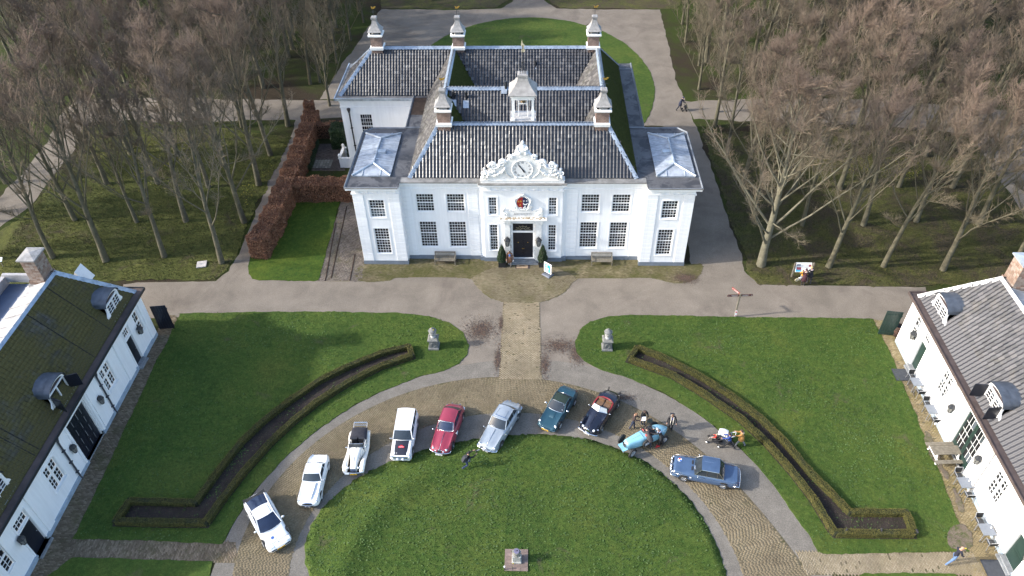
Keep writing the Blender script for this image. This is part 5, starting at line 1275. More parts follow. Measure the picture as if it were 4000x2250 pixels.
for r_, y in enumerate(ROWS):
    for c_, x in enumerate(LX[:8 if r_ < 3 else 6]):
        if r_ == 0 and c_ >= 7: continue
        xx_, yy_ = x+rt.gauss(0,.25), y+rt.gauss(0,.25)
        # keep the diagonal woodland path clear
        q = (xx_+49)/1.0; 
        if abs((xx_+51)-(y-60)*-.12) < 2.6 and r_ > 0: continue
        tree(xx_, yy_, LBL.get((r_,c_), ORD[c_]+' bare tree from the copper hedge path, in the '+ORD[r_]+' row behind the road'), GL, KIND[rt.randrange(5)], rt.random()*6.28, rt.uniform(.86,1.05))
    for c_, x in enumerate(RX[:7]):
        xx_, yy_ = x+rt.gauss(0,.25), y+rt.gauss(0,.25)-.2
        if r_ > 1 and 46 < xx_ < 51: continue
        tree(xx_, yy_, RBL.get((r_,c_), ORD[c_]+' bare tree from the manor flank path, in the '+ORD[r_]+' row behind the road'), GR, KIND[rt.randrange(5)], rt.random()*6.28, rt.uniform(.86,1.05), None)
    if r_ > 0: tree(19.9+rt.gauss(0,.2)+(.5 if r_ < 3 else 0), y, ORD[r_]+' bare tree along the edge of the gravel path past the manor flank', GR, KIND[r_ % 5], rt.random()*6.28, rt.uniform(.8,.95))
tree(19.78, 51.5, 'wide spreading pale barked bare tree at the road corner beside the manor', None, BIG, .6, 1.0, mBARK2.m)
# the wood beyond the cross paths
for y in np.arange(86, 172, 5.6):
    for x in np.arange(-92, 100, 5.9):
        px, py = x+rt.gauss(0,1.0), y+rt.gauss(0,1.0)
        if -25 < px < 20.5 and py < 113: continue
        if -9 < px < 6 and py < 150: continue
        if abs(px) > 62+.45*(py-86)+6: continue
        if py > 118 and rt.random() < .38: continue
        if py > 150 and rt.random() < .5: continue
        tree(px, py, 'bare tree in the far wood behind the manor, mossy roof side' if px < 0 else 'bare tree in the far wood behind the manor, pantile roof side', 'far wood trees, shaded half' if px < 0 else 'far wood trees, sunlit half', KIND[rt.randrange(5)], rt.random()*6.28, rt.uniform(.85,1.12))
for x, y, s in ((-24.5,80.5,1.1),(-26,92,1.0),(-25.5,99,1.15),(-24.8,105,1.0),(-27,86.5,.9)): tree(x, y, 'low branching dark bare tree edging the gravel court behind the manor', 'low trees by the back court', SMALL, rt.random()*6, s)
for x, y, s in ((19.5,84.5,1.1),(20.5,91,1.0),(19.8,98,1.15),(20.2,104,1.0),(20.8,79.0,1.05)): tree(x, y, 'low branching sunlit bare tree edging the gravel court behind the manor', 'low sunlit trees by the back court', SMALL, rt.random()*6, s)
# small shrubs at the bottom corners of the view
g = at(20, 1600, 0); tree(g.x, g.y, 'leafless shrub before the wall of the mossy roofed building', None, SMALL, 1.0, .8)
g = at(2600, 1580, 0); tree(g.x, g.y, 'leafless shrub before the wall of the pantiled building', None, SMALL, 2.0, .72)

# ================================================================ HEDGES AND BEDS
def leaf_cloud(boxes, n, size, mat, seed, noise=.12):
    """boxes: (polyline of (x,y), half width, z0, z1). Leaf quads near the surface of a hedge that follows the line."""
    r = np.random.default_rng(seed); VV = []; cnt = 0
    for line, hw, z0, z1 in boxes:
        P = np.array(line, float); seg = np.linalg.norm(P[1:]-P[:-1], axis=1); cum = np.r_[0, np.cumsum(seg)]; m = int(n*cum[-1])
        s = r.random(m)*cum[-1]; i = np.clip(np.searchsorted(cum, s)-1, 0, len(seg)-1); t = (s-cum[i])/seg[i]
        c = P[i]+(P[i+1]-P[i])*t[:,None]; d = (P[i+1]-P[i])/seg[i][:,None]; nn = np.stack([-d[:,1], d[:,0]], 1)
        face = r.random(m); per = 2*(z1-z0)+2*hw; q = r.random(m)*per
        off = np.where(q < (z1-z0), -hw, np.where(q < 2*(z1-z0), hw, (q-2*(z1-z0))-hw)); z = np.where(q < (z1-z0), z0+q, np.where(q < 2*(z1-z0), z0+q-(z1-z0), z1))
        inn = np.abs(r.normal(0, noise, m)); lump = .5*np.sin(s*1.7+seed)+.5*np.sin(s*4.1+z*3)
        off = off*(1-inn/hw*.6+.13*lump*np.minimum(1,hw/.5)); z = z-inn*np.where(q >= 2*(z1-z0), .8, .0)+(.12 if z1 > 1 else .03)*lump*np.where(q >= 2*(z1-z0), 1, z/z1)+r.normal(0,.02,m)
        C = np.stack([c[:,0]+nn[:,0]*off, c[:,1]+nn[:,1]*off, np.maximum(z, z0)], 1)
        a = r.normal(0,1,(m,3)); a /= np.linalg.norm(a,axis=1)[:,None]; b = np.cross(a, r.normal(0,1,(m,3))); b /= np.linalg.norm(b,axis=1)[:,None]
        k = (size*r.uniform(.6,1.3,m))[:,None]
        VV.append(np.stack([C-a*k, C+b*k*.6, C+a*k, C-b*k*.6], 1).reshape(-1,3)); cnt += m
    return npmesh('foliage', np.concatenate(VV), np.arange(4*cnt).reshape(-1,4), mat)
tBE = NT('beech_leaf_mat'); _k = tBE.ramp(tBE.island(), [(0, (.12,.048,.026)), (.5, (.22,.10,.055)), (.85, (.32,.165,.09)), (1, (.17,.125,.09))]); tBE.color(tBE.mix(1, _k, tBE.ramp(tBE.noise(.9, 5, .7), [(.3, .6), (.7, 1.3)]), 'MULTIPLY')); tBE.rough(.75)
tBX = NT('box_leaf_mat'); _k = tBX.ramp(tBX.island(), [(0, (.035,.045,.01)), (.6, (.085,.088,.018)), (1, (.15,.135,.03))]); tBX.color(tBX.mix(tBX.ramp(tBX.noise(.8, 6, .7), [(.4, 0), (.7, .7)]), _k, (.14,.115,.025))); tBX.rough(.8)
tIV = NT('evergreen_leaf_mat'); tIV.color(tIV.ramp(tIV.island(), [(0, (.008,.022,.006)), (.7, (.022,.05,.014)), (1, (.05,.085,.03))])); tIV.rough(.5)
mCORE = M('hedge_core', (.035,.02,.012), .95); mCOREG = M('box_core', (.016,.02,.006), .95)
def hedge(name, label, line, hw, z1, n, size, mat, core, seed, cat='hedge', group=None, noise=.17):
    c = np.mean(np.array(line), 0); root = thing(name, label, cat, (c[0], c[1], 0), 0, group)
    L = [(p[0]-c[0], p[1]-c[1]) for p in line]
    d0 = (Vector(L[1])-Vector(L[0])).normalized(); d1 = (Vector(L[-1])-Vector(L[-2])).normalized(); L_c = [tuple(Vector(L[0])+d0*min(.3, hw*.4))]+L[1:-1]+[tuple(Vector(L[-1])-d1*min(.3, hw*.4))]
    mb = MB(); a = offs(L_c, -hw*.66); b = offs(L_c, hw*.66); mb.prism(a+b[::-1], 0, z1*.86)
    ends = [([tuple(Vector(e)+Vector((-d.y,d.x))*hw*.9), tuple(Vector(e)-Vector((-d.y,d.x))*hw*.9)], .18, .03, z1) for e, d in ((L[0],d0),(L[-1],d1))]; mb.build('hedge_core', core, root)
    o = link('foliage', leaf_cloud([(L, hw, .03, z1)]+ends, n, size, mat, seed, noise), root); return root
hl = [at(655,650),at(690,590),at(720,520),at(752,440),at(778,365),at(792,322)]
hedge('beech_hedge', 'long copper brown beech hedge running along the narrow gravel path', [tuple(p[:2]) for p in hl], .85, 2.2, 3400, .06, tBE.m, mCORE, 1)
p0, p1 = at(722,500), at(872,500)
hedge('beech_hedge', 'copper brown beech hedge crossing from the path hedge to the manor corner', [(p0.x-.4,p0.y),(-16.6,p1.y+.2)], .8, 2.1, 3600, .06, tBE.m, mCORE, 2)
p0, p1 = at(792,345), at(850,345)
hedge('beech_hedge', 'sparse reddish beech hedge closing the far side of the small paved yard', [(p0.x,p0.y),(-19.9,p1.y)], .45, 1.8, 1500, .06, tBE.m, mCORE, 3)
g = at(787,312); hedge('beech_bush', 'clipped tall beech block at the far end of the copper hedge', [(g.x-.4,g.y),(g.x+.4,g.y)], .42, 2.9, 4200, .06, tBE.m, mCORE, 4)
g = at(862,368); hedge('evergreen_shrub', 'dark green evergreen shrub against the wall of the back range', [(g.x-.2,g.y-.6),(g.x-.2,g.y+1.1)], .85, 2.3, 3000, .07, tIV.m, mCOREG, 5, 'shrub', noise=.25)
g0, g1 = at(778,428), at(797,362); hedge('box_hedge', 'low dark green hedge inside the copper hedge by the small paved yard', [(g0.x,g0.y),(g1.x,g1.y)], .3, .5, 1800, .04, tIV.m, mCOREG, 6)
# small paved yard
P = pp((782,430),(868,430),(866,362),(800,362)); yd = sheet('small_yard', P, Z3, mJOINT)
mYD = brick_mat('yard_brick_mat', (.05,.04,.038), (.075,.06,.055), (.10,.085,.075)); Q = running(P, 0, .21, .105); bricks('brick_field', Q, np.zeros(len(Q)), .2, .096, .02, mYD, yd, Z3-.004, 0, 9)
mFLAG = M('flagstone_mat', (.15,.145,.12), .85, .25, 3, .3, 40, obj=.3); m = MB(); m.box(-.14,.14,-.14,.14,0,.035); fme = m.mesh('flagstone', mFLAG); gc = at(820,412)
for i in range(6):
    for j in range(5): link('flagstone', fme, yd, (gc.x-1.1+.32*i, gc.y-.7+.32*j, Z3))
gb_ = at(868,408); mb = MB(); mb.box(-.1,1.0,-1.1,-.95,0,1.1); mb.box(-.1,1.0,.95,1.1,0,1.1); mb.box(-.25,-.1,-1.1,1.1,0,1.1); pl_ = thing('garden_wall', 'low white wall enclosing a corner by the back range', 'wall', (gb_.x,gb_.y,0)); mb.build('wall', MAT['white'], pl_)
mb = MB(); mb.box(-.32,1.0,-1.16,-.9,1.1,1.2); mb.box(-.32,1.0,.9,1.16,1.1,1.2); mb.box(-.32,-.05,-.9,.9,1.1,1.2); mb.ball((-.18,-1.0,1.4),(.16,.16,.25),8,6); mb.ball((-.18,1.0,1.4),(.16,.16,.25),8,6); mb.build('coping', MAT['ornament'], pl_)
hedge('climbing_plant', 'green climber on the white wall corner of the back range', [(gb_.x+.7,gb_.y-.4),(gb_.x+.7,gb_.y+.5)], .25, 2.0, 700, .06, tIV.m, mCOREG, 8, 'plant', noise=.2)
# parterre beds with box edging
mSOIL = stone_mat('soil_mat', (.034,.027,.024), .3, 1.2, .5, 25, 1.0, (.06,.048,.04), (.55, .75), 2)
LB = [(1034,862),(1046,895),(960,924),(880,964),(800,1014),(740,1063),(682,1118),(620,1187),(562,1262),(521,1321),(400,1321),(276,1317),(321,1250),(400,1252),(487,1254),(541,1180),(600,1106),(660,1050),(720,1004),(800,950),(880,911),(960,880)]
RB = [(1599,865),(1573,903),(1690,946),(1780,1001),(1860,1056),(1920,1111),(1990,1191),(2040,1256),(2085,1331),(2100,1347),(2200,1349),(2312,1349),(2300,1312),(2286,1279),(2200,1279),(2142,1278),(2105,1240),(2050,1187),(1985,1110),(1920,1045),(1840,985),(1760,936),(1680,895)]
mGRV = [0]
for k, (B, nm) in enumerate(((LB, 'curved box edged flower bed on the shaded lawn by the mossy roofed building'), (RB, 'curved box edged flower bed on the sunny lawn by the pantiled building'))):
    pts = [at(*p, .38) for p in B]; pts = [(p.x, p.y) for p in pts]; n = len(pts)
    a = sum(pts[i][0]*pts[(i+1) % n][1]-pts[(i+1) % n][0]*pts[i][1] for i in range(n))
    if a < 0: pts = pts[::-1]
    cl = pts+[pts[0], pts[1]]; inn = offs([pts[-1]]+cl, -.24)[1:-1]
    bed_ = sheet('flower_bed', [tuple(p) for p in pts], .055, mSOIL, .05)
    root = thing('box_hedge', nm.replace('flower bed', 'hedge ring'), 'hedge', (0,0,0), 0, 'box hedges round the curved beds'); line = [tuple(p) for p in inn]
    if line[0] != line[-1]: line[-1] = line[0]
    mb = MB()
    A_o = offs([line[-2]]+line+[line[1]], .15)[1:-1]; A_i = offs([line[-2]]+line+[line[1]], -.15)[1:-1]
    for i in range(len(line)-1):
        p, q, s_, t_ = A_o[i], A_o[i+1], A_i[i+1], A_i[i]
        mb.quad((*p,.44),(*q,.44),(*s_,.44),(*t_,.44)); mb.quad((*p,.05),(*q,.05),(*q,.44),(*p,.44)); mb.quad((*t_,.44),(*s_,.44),(*s_,.05),(*t_,.05))
    mb.build('hedge_core', mCOREG, root); link('foliage', leaf_cloud([(line, .20, .06, .48)], 1900, .026, tBX.m, 20+k, .03), root)
    # dead plants in the bed
    r = np.random.default_rng(k+40); lo = np.min(pts, 0); hi = np.max(pts, 0); C = r.uniform(lo, hi, (26000, 2)); C = C[inside(C, pts)][:2600]
    m_ = len(C); aa = r.normal(0,1,(m_,3)); aa /= np.linalg.norm(aa,axis=1)[:,None]; bb = np.cross(aa, r.normal(0,1,(m_,3))); bb /= np.linalg.norm(bb,axis=1)[:,None]; kk = r.uniform(.015,.045,m_)[:,None]; C3 = np.c_[C, r.uniform(.06,.10,m_)]
    o = link('plant_debris', npmesh('plant_debris', np.stack([C3-aa*kk, C3+bb*kk*.4, C3+aa*kk, C3-bb*kk*.4], 1).reshape(-1,3), np.arange(4*m_).reshape(-1,4), mLEAF.m if k == 0 else mLEAF.m)); o['kind'] = 'stuff'; tag(o, 'dead leaves and stalks scattered over the bed soil beside the '+('mossy' if k == 0 else 'pantiled')+' building', 'leaves')
# ---- grass blades standing out of the lawns
def tufts(name, poly, n, mat, seed, h=(.03,.075), z=LAWNZ, label=None):
    r = np.random.default_rng(seed); P = np.array([[p[0],p[1]] for p in poly]); lo = P.min(0); hi = P.max(0)
    C = r.uniform(lo, hi, (int(n*2.2), 2)); C = C[inside(C, [tuple(p) for p in P])][:n]; m_ = len(C); a = r.random(m_)*2*PI; hh = r.uniform(*h, m_); w_ = r.uniform(.012,.03,m_); t = r.normal(0,.03,(m_,2))
    zz_ = z+(lawn_h(C[:,0], C[:,1]) if seed == 3 else 0*hh); d = np.stack([np.cos(a), np.sin(a)], 1)*w_[:,None]; b0 = np.c_[C-d, zz_-.005]; b1 = np.c_[C+d, zz_-.005]; tp = np.c_[C+t, zz_+hh]
    o = link(name, npmesh(name, np.stack([b0,b1,tp],1).reshape(-1,3), np.arange(3*m_).reshape(-1,3), mat)); o['kind'] = 'stuff'; tag(o, label, 'grass'); return o
def blade_mat(name, a, b, c):
    t = NT(name); k = t.ramp(t.island(), [(0, a), (.6, b), (1, c)]); t.color(t.mix(1, k, t.ramp(t.noise(.3, 6, .65), [(.3, .65), (.7, 1.3)]), 'MULTIPLY')); t.rough(.7); t.spec(.2); return t.m
mBL = blade_mat('grass_blade_mat', (.03,.062,.012), (.05,.085,.018), (.085,.115,.03)); mBLW = blade_mat('wood_blade_mat', (.03,.035,.012), (.06,.065,.02), (.11,.09,.045))
tufts('grass', lw, 30000, mBL, 1, label='short grass blades on the shaded court lawn')
tufts('grass', rw, 30000, mBL, 2, label='short grass blades on the sunny court lawn')
tufts('grass', arc(r_in, np.linspace(-.3, PI+.3, 50)), 35000, mBL, 3, label='short grass blades on the round lawn inside the drive')
tufts('grass', pp((0,640),(60,545),(190,385),(215,318),(420,310),(735,345),(690,430),(640,535),(598,640),(572,680),(540,703),(300,706),(0,710)), 60000, mBLW, 4, (.05,.16), label='rough grass and weeds under the shaded trees')
tufts('grass', pp((1905,714),(1885,690),(1875,650),(1840,560),(1800,430),(1765,335),(2000,325),(2330,330),(2440,350),(2505,440),(2576,560),(2576,721),(2330,721)), 60000, mBLW, 5, (.05,.16), label='rough grass and weeds under the sunlit trees')
# ================================================================ CARS
def paint(name, c, rough=.28, coat=.5, metal=0, dust=.12):
    t = NT(name); k = t.ramp(t.noise(3, 5, .6), [(.35, mul(c, 1-dust)), (.65, c)]); t.color(k); t.rough(rough); t.b.inputs['Coat Weight'].default_value = coat; t.b.inputs['Coat Roughness'].default_value = .08; t.b.inputs['Metallic'].default_value = metal; return t.m
mCHR = M('chrome', (.62,.64,.68), .16, .1, 5, metal=1.0); mRUB = M('tyre_rubber', (.018,.018,.019), .75, .3, 6); mCGL = M('car_glass', (.025,.032,.04), .05, .3, 2, spec=.6)
mCGLB = M('car_glass_blue', (.02,.03,.06), .05, .3, 2, spec=.6); mINT = M('car_interior', (.02,.02,.022), .8, .3, 4); mLENS = M('headlamp_lens', (.62,.65,.68), .08, .1, 5, spec=.8)
mAMB = M('yellow_plate', (.62,.36,.02), .5, .05); mPLB = M('dark_plate', (.02,.022,.05), .5); mPLW = M('white_plate', (.7,.7,.68), .5); mRIM = M('wheel_silver', (.42,.43,.45), .35, .2, 5, metal=.6); mREDL = M('red_lens', (.35,.02,.015), .2)
mSTK = M('white_sticker', (.75,.77,.8), .5, .05); mSTB = M('blue_print', (.05,.12,.35), .5); mSTR = M('red_print', (.55,.03,.04), .5)
def cubic(xs, ys, x):
    n = len(xs); i = int(np.clip(np.searchsorted(xs, x)-1, 0, n-2)); h = xs[i+1]-xs[i]; t = (x-xs[i])/h
    m = lambda k: 0 if k in (0, n-1) and n > 2 and False else ((ys[min(k+1,n-1)]-ys[max(k-1,0)])/(xs[min(k+1,n-1)]-xs[max(k-1,0)]))
    return (2*t**3-3*t*t+1)*ys[i]+(t**3-2*t*t+t)*h*m(i)+(-2*t**3+3*t*t)*ys[i+1]+(t**3-t*t)*h*m(i+1)
SHY = (0, .36, .62, .80, .94, 1.0, .985, .90)
def car_body(root, st, mat, n=30, name='body', ex=None):
    st = sorted(st, key=lambda s: s[0]); S = np.array(st, float); xs = S[:,0]; rings = []
    for x in np.linspace(xs[0], xs[-1], n):
        w, zc, zg, zf, zs, z0 = [cubic(xs, S[:,k], x) for k in range(1, 7)]
        zz = (zc, (zc*.6+zg*.4), zg, zf, zs, zs*.55+z0*.45, z0*.72+zs*.28, z0)
        half = [(x, w*y, z) for y, z in zip(SHY, zz)]; rings.append([(p[0], -p[1], p[2]) for p in half[:0:-1]]+half)
    mb = MB(); mb.loft(rings, closed=False, caps=(True, True)); o = mb.build(name, mat, root, True, 50); outward(o.data); return o
def body_z(st, x, y):
    st = sorted(st, key=lambda s: s[0]); S = np.array(st, float); w, zc, zg, zf, zs, z0 = [cubic(S[:,0], S[:,k], x) for k in range(1, 7)]
    return float(np.interp(abs(y)/w, SHY[:6], (zc, zc*.6+zg*.4, zg, zf, zs, zs*.5+z0*.5)))
def cabin(root, xw0, xw1, xr1, xr0, zb, zr, wb, wr, wbr, zbr=None, crown=.05, roof=None, pm=None, glass=None, bp=(0.,), bow=.10, rearglass=True, rw=None, name='roof', pt=.035, visor=None):
    zbr = zb if zbr is None else zbr; glass = glass or mCGL; rw = rw or wr
    ny = 9; ys = np.linspace(-1, 1, ny)
    def line(x, w, z, b, c): return [(x+b*(1-y*y), y*w, z+c*(1-y*y)) for y in ys]
    A = line(xw0, wb, zb-.02, bow, .02); B = line(xw1, wr, zr-.01, bow*.55, crown*.75)
    m = MB(); m.loft([A, B], closed=False, caps=(False, False)); m.build('windscreen', glass, root, True)
    C_ = line(xr1, rw, zr-.02, -bow*.4, crown*.7); E = line(xr0, wbr, zbr-.02, -bow*.7, .02)
    if rearglass:
        m = MB(); m.loft([[p[:1]+p[1:] for p in C_], E], closed=False, caps=(False, False)); m.build('rear_window', glass, root, True)
    rr = []
    for t in np.linspace(0, 1, 9):
        x = xw1+.02+(xr1-xw1-.04)*t; cz = crown*(1+.35*math.sin(PI*t)); b = bow*.55*(1-t)-bow*.4*t; w = wr+(rw-wr)*t
        rr.append([(x+b*(1-y*y), y*(w+.02), zr+cz*(1-abs(y)**2.4)) for y in ys])
    m = MB(); m.loft(rr, closed=False, caps=(False, False)); ro = m.build(name, roof or pm, root, True)
    # side glass and pillars
    for s in (-1, 1):
        pb0 = Vector((xw0-.02, s*wb, zb-.02)); pt0 = Vector((xw1, s*wr, zr)); pt1 = Vector((xr1, s*rw, zr)); pb1 = Vector((xr0, s*wbr, zbr-.02))
        cuts = sorted(list(bp), reverse=True); m = MB()
        m.add([pb0, pt0, pt1, pb1], [(0,1,2,3)] if s > 0 else [(3,2,1,0)]); m.build('side_window', glass, root)
        m = MB(); off = Vector((0, s*.012, .0))
        m.tube([pb0+off, pt0+off], pt, 6); m.tube([pb1+off, pt1+off], pt*(1.0 if rearglass else 2.5), 6); m.tube([pt0+off, pt1+off], pt*.8, 6); m.tube([pb0+off, pb1+off], pt*.6, 6)
        for c in cuts:
            tb = (xw0-c)/(xw0-xr0); q0 = pb0.lerp(pb1, tb); tt = min(1, max(0, (xw1-c)/(xw1-xr1))) if xw1 != xr1 else 0; q1 = pt0.lerp(pt1, tt); m.tube([q0+off, q1+off], pt*.75, 6)
        m.build('pillar', pm, root)
    m = MB(); m.tube([Vector(p)+Vector((.01,0,.0)) for p in A], .016, 5); m.tube([Vector(p) for p in B], .014, 5); m.build('windscreen_trim', mCHR if glass is not mCGLB else pm, root)
    return ro
TYRE = {}
def wheel(root, x, y, r=.31, w=.17, spoke=0, rimc=None, steer=0):
    s = 1 if y > 0 else -1; key = (r, w, spoke, s)
    m = MB(T=Matrix.Rotation(PI/2, 4, 'X')); m.lathe([(r*.62,-w/2),(r*.93,-w/2),(r,-w*.3),(r,w*.3),(r*.93,w/2),(r*.62,w/2)], 20)
    wo = m.build('wheel', mRUB, root, True, 40, loc=(x, y, r), rot=(0, 0, steer))
    m = MB(T=Matrix.Translation((0, s*w*.36, 0)) @ Matrix.Rotation(-s*PI/2, 4, 'X'))
    m.lathe([(r*.63,.02),(r*.60,.03),(r*.52,.0),(r*.25,.02),(r*.16,.05),(.01,.055)], 16); 
    if spoke:
        for i in range(spoke): a = i*2*PI/spoke; m.tube([(r*.12*math.cos(a), r*.12*math.sin(a), .04), (r*.6*math.cos(a+.15), r*.6*math.sin(a+.15), .035)], .018, 4)
    m.build('rim', rimc or mRIM, wo, True, 40)
    return wo
def arch(root, x, y, r, body_y):
    m = MB(); s = 1 if y > 0 else -1
    pts = [(x+r*math.cos(t), r*.92+r*math.sin(t)) for t in np.linspace(-.35, PI+.35, 14)]
    m.xprism(pts, *sorted((body_y, body_y-s*.22))); o = m.build('wheel_arch', mRUB, root); outward(o.data)
def lamp(root, x, y, z, r=.09, ang=0, tilt=.15, name='headlight', ring=True):
    m = MB(); m.lathe([(r*1.14,-.03),(r*1.16,.0),(r*1.02,.02),(r*.98,.018)], 12); o = m.build(name, mCHR, root, True, 40, loc=(x,y,z), rot=(0, PI/2-tilt, ang))
    m = MB(); m.ball((0,0,.01), (r,r,.035), 10, 6); m.build('lens', mLENS, o, True); return o
def bumper(root, x, hw, z, bend=.16, r=.055, sgn=1, name='bumper', guards=(), mat=None, wrap=.25):
    m = MB(); pts = [(x-sgn*(bend*abs(t)**2.2), t*hw, z) for t in np.linspace(-1, 1, 13)]
    pts = [(pts[0][0]-sgn*wrap, pts[0][1]*1.01, z)]+pts+[(pts[-1][0]-sgn*wrap, pts[-1][1]*1.01, z)]
    m.tube(pts, r, 8); o = m.build(name, mat or mCHR, root, True)
    for g in guards:
        q = MB(); q.loft([[(x+sgn*.03-sgn*bend*abs(g/hw)**2.2+dx, g+dy, z+dz) for dx, dy in ((-.03,-.03),(.04,-.03),(.04,.03),(-.03,.03))] for dz in (-.12,-.02,.08,.13)]); q.build('overrider', mat or mCHR, o)
    return o
def plate(root, x, z, w=.5, h=.11, mat=None, txt=None, tilt=.1, sgn=1, y=0):
    m = MB(); m.box(-.01,.01,-w/2,w/2,-h/2,h/2); o = m.build('number_plate', mat or mAMB, root, loc=(x,y,z), rot=(0,-sgn*tilt,0))
    m = MB(); n = 6
    for i in range(n):
        if i in (2,): continue
        m.box(sgn*.0105, sgn*.013, -w*.4+i*w*.8/n+.008, -w*.4+(i+1)*w*.8/n-.012, -h*.26, h*.26)
    m.build('plate_character', mPLB if (mat or mAMB) is not mPLB else mPLW, o)
def mirror(root, x, y, z, mat=None, s=1.0):
    m = MB(); k = 1 if y > 0 else -1; m.ball((x, y+k*.1, z+.07), (.05*s,.09*s,.055*s), 8, 6); m.tube([(x,y-k*.03,z-.02),(x,y+k*.09,z+.06)], .014, 5); m.build('wing_mirror', mat or mCHR, root, True)
def disc(root, x, y, z, r, mat, name='sticker', rot=(0,0,0), sq=None):
    m = MB(); 
    if sq: m.box(-sq[0],sq[0],-sq[1],sq[1],0,.006)
    else: m.lathe([(r,0),(r,.006)], 14)
    return m.build(name, mat, root, loc=(x,y,z), rot=rot)
def strip3(root, pts, r, mat, name):
    m = MB(); m.tube(pts, r, 5); return m.build(name, mat, root, True)
def car(name, label, F, head, L, cat='car'):
    h = R_(head); d = Vector((math.cos(h), math.sin(h))); z = .016
    g = thing(name, label, cat, (F[0]-d.x*L/2, F[1]-d.y*L/2, z+.02), h, 'classic cars parked along the round drive'); return g
def wheels(root, xf, xr, y, r, w, by, spoke=0, rimc=None, ar=True):
    for x in (xf, xr):
        for s in (-1, 1):
            wheel(root, x, s*y, r, w, spoke, rimc)
            if ar: arch(root, x, s*y, r*1.16, s*by)
def floor_pan(root, x0, x1, hw, z=.2):
    m = MB(); m.box(x0, x1, -hw, hw, z-.04, z+.1); m.build('underbody', mRUB, root)
mWP = paint('white_car_paint', (.80,.80,.79)); mCRM = paint('cream_car_paint', (.78,.75,.68))
# --- 1 white fastback coupe
c = car('parked_car', 'white wedge shaped coupe with black rear spoiler and dark glass hatch', (-15.56,23.73), -52.1, 4.2)
ST = [(2.10,.60,.50,.50,.50,.47,.26),(1.98,.74,.55,.55,.55,.50,.20),(1.4,.80,.67,.67,.68,.58,.18),(.72,.82,.80,.80,.80,.68,.17),(-.4,.83,.84,.84,.84,.72,.17),(-1.3,.83,.87,.88,.88,.76,.18),(-1.9,.79,.90,.90,.88,.78,.24),(-2.10,.70,.80,.80,.79,.70,.30)]
b = car_body(c, ST, mWP); wheels(c, 1.28, -1.15, .74, .30, .19, .815, 5); floor_pan(c, -1.9, 1.9, .7)
cabin(c, .78, .02, -.72, -1.88, .80, 1.20, .70, .55, .62, .93, .04, mWP, mWP, mCGLB, (-.55,), .14, True, .56)
m = MB(); m.loft([[(-1.78-.1*abs(t)**2+dx, t*.72, .93+dz) for dx, dz in ((.12,-.02),(.12,.03),(-.16,.05),(-.2,.0))] for t in np.linspace(-1,1,9)]); o = m.build('spoiler', mINT, c); outward(o.data)
m = MB(); m.box(-.62,.0,-.40,.40,0,.004); m.build('sunroof_panel', mWP, c, loc=(-.02,0,1.245))
strip3(c, [(-.64,-.41,1.238),(-.64,.41,1.238),(-.03,.43,1.24),(-.03,-.43,1.24),(-.64,-.41,1.238)], .006, mPLB, 'panel_gap')
bumper(c, 2.12, .66, .42, .14, .05, 1, mat=mWP); bumper(c, -2.13, .68, .48, .1, .06, -1, mat=mINT); plate(c, 2.165, .40, .5, .11, mAMB)
for s in (-1, 1): mirror(c, .55, s*.80, .82, mWP, 1.2); disc(c, 1.88, s*.52, .585, 0, mWP, 'headlight_lid', (0,.14,0), (.12,.16)); m = MB(); m.box(-.02,.02,-.18,.18,-.035,.035); m.build('foglight', mINT, c, loc=(2.13,s*.42,.42))
strip3(c, [(1.72,-.74,.618),(1.74,0,.628),(1.72,.74,.618)], .006, mPLB, 'panel_gap')
disc(c, 1.42, -.2, .682, .10, mSTB, 'sticker', (0,.13,0)); disc(c, 1.52, -.12, .664, .08, mSTK, 'sticker', (0,.13,0)); disc(c, 1.85, 0, .60, .03, mINT, 'badge', (0,.15,0))
# --- 2 white roadster with hard top
c = car('parked_car', 'white vintage sports car with white hardtop and oval grille', (-14.57,26.61), -89.9, 3.78)
ST = [(1.89,.50,.56,.56,.56,.50,.34),(1.80,.66,.63,.64,.66,.56,.26),(1.5,.74,.71,.71,.76,.62,.22),(1.0,.75,.79,.77,.82,.64,.20),(.4,.74,.86,.83,.85,.68,.2),(-.5,.74,.86,.84,.84,.70,.2),(-1.0,.75,.85,.82,.86,.70,.2),(-1.5,.73,.78,.76,.83,.66,.24),(-1.89,.60,.62,.60,.66,.54,.32)]
car_body(c, ST, mWP); wheels(c, 1.12, -1.12, .66, .31, .15, .735, 12); floor_pan(c, -1.7, 1.6, .62)
cabin(c, .30, .02, -.72, -1.12, .86, 1.24, .62, .52, .58, .84, .07, mWP, mWP, mCGL, (-.62,), .08, True, .5)
m = MB(); m.loft([[(x, y*.34*k, z) for y in (-1,-.5,0,.5,1)] for x, k, z in ((.5,1,.885),(.52,1,.91),(1.2,.8,.845),(1.62,.62,.765),(1.66,.6,.72))], closed=False, caps=(False,False)); m.build('bonnet_scoop', mWP, c, True)
m = MB(); m.lathe([(.34,-.02),(.34,.03),(.30,.03)], 18); m.v = [(p[2], p[0], p[1]*.34) for p in m.v]; g_ = m.build('grille', mCHR, c, loc=(1.87,0,.53)); m = MB(); m.lathe([(.29,.0),(.29,.02)], 18); m.v = [(p[2], p[0], p[1]*.32) for p in m.v]; m.build('grille_opening', mINT, g_, loc=(.02,0,0))
for s in (-1, 1): lamp(c, 1.75, s*.58, .63, .085, tilt=.35); m = MB(); m.ball((1.86,s*.3,.40),(.05,.07,.07),8,6); m.build('overrider', mCHR, c, True)
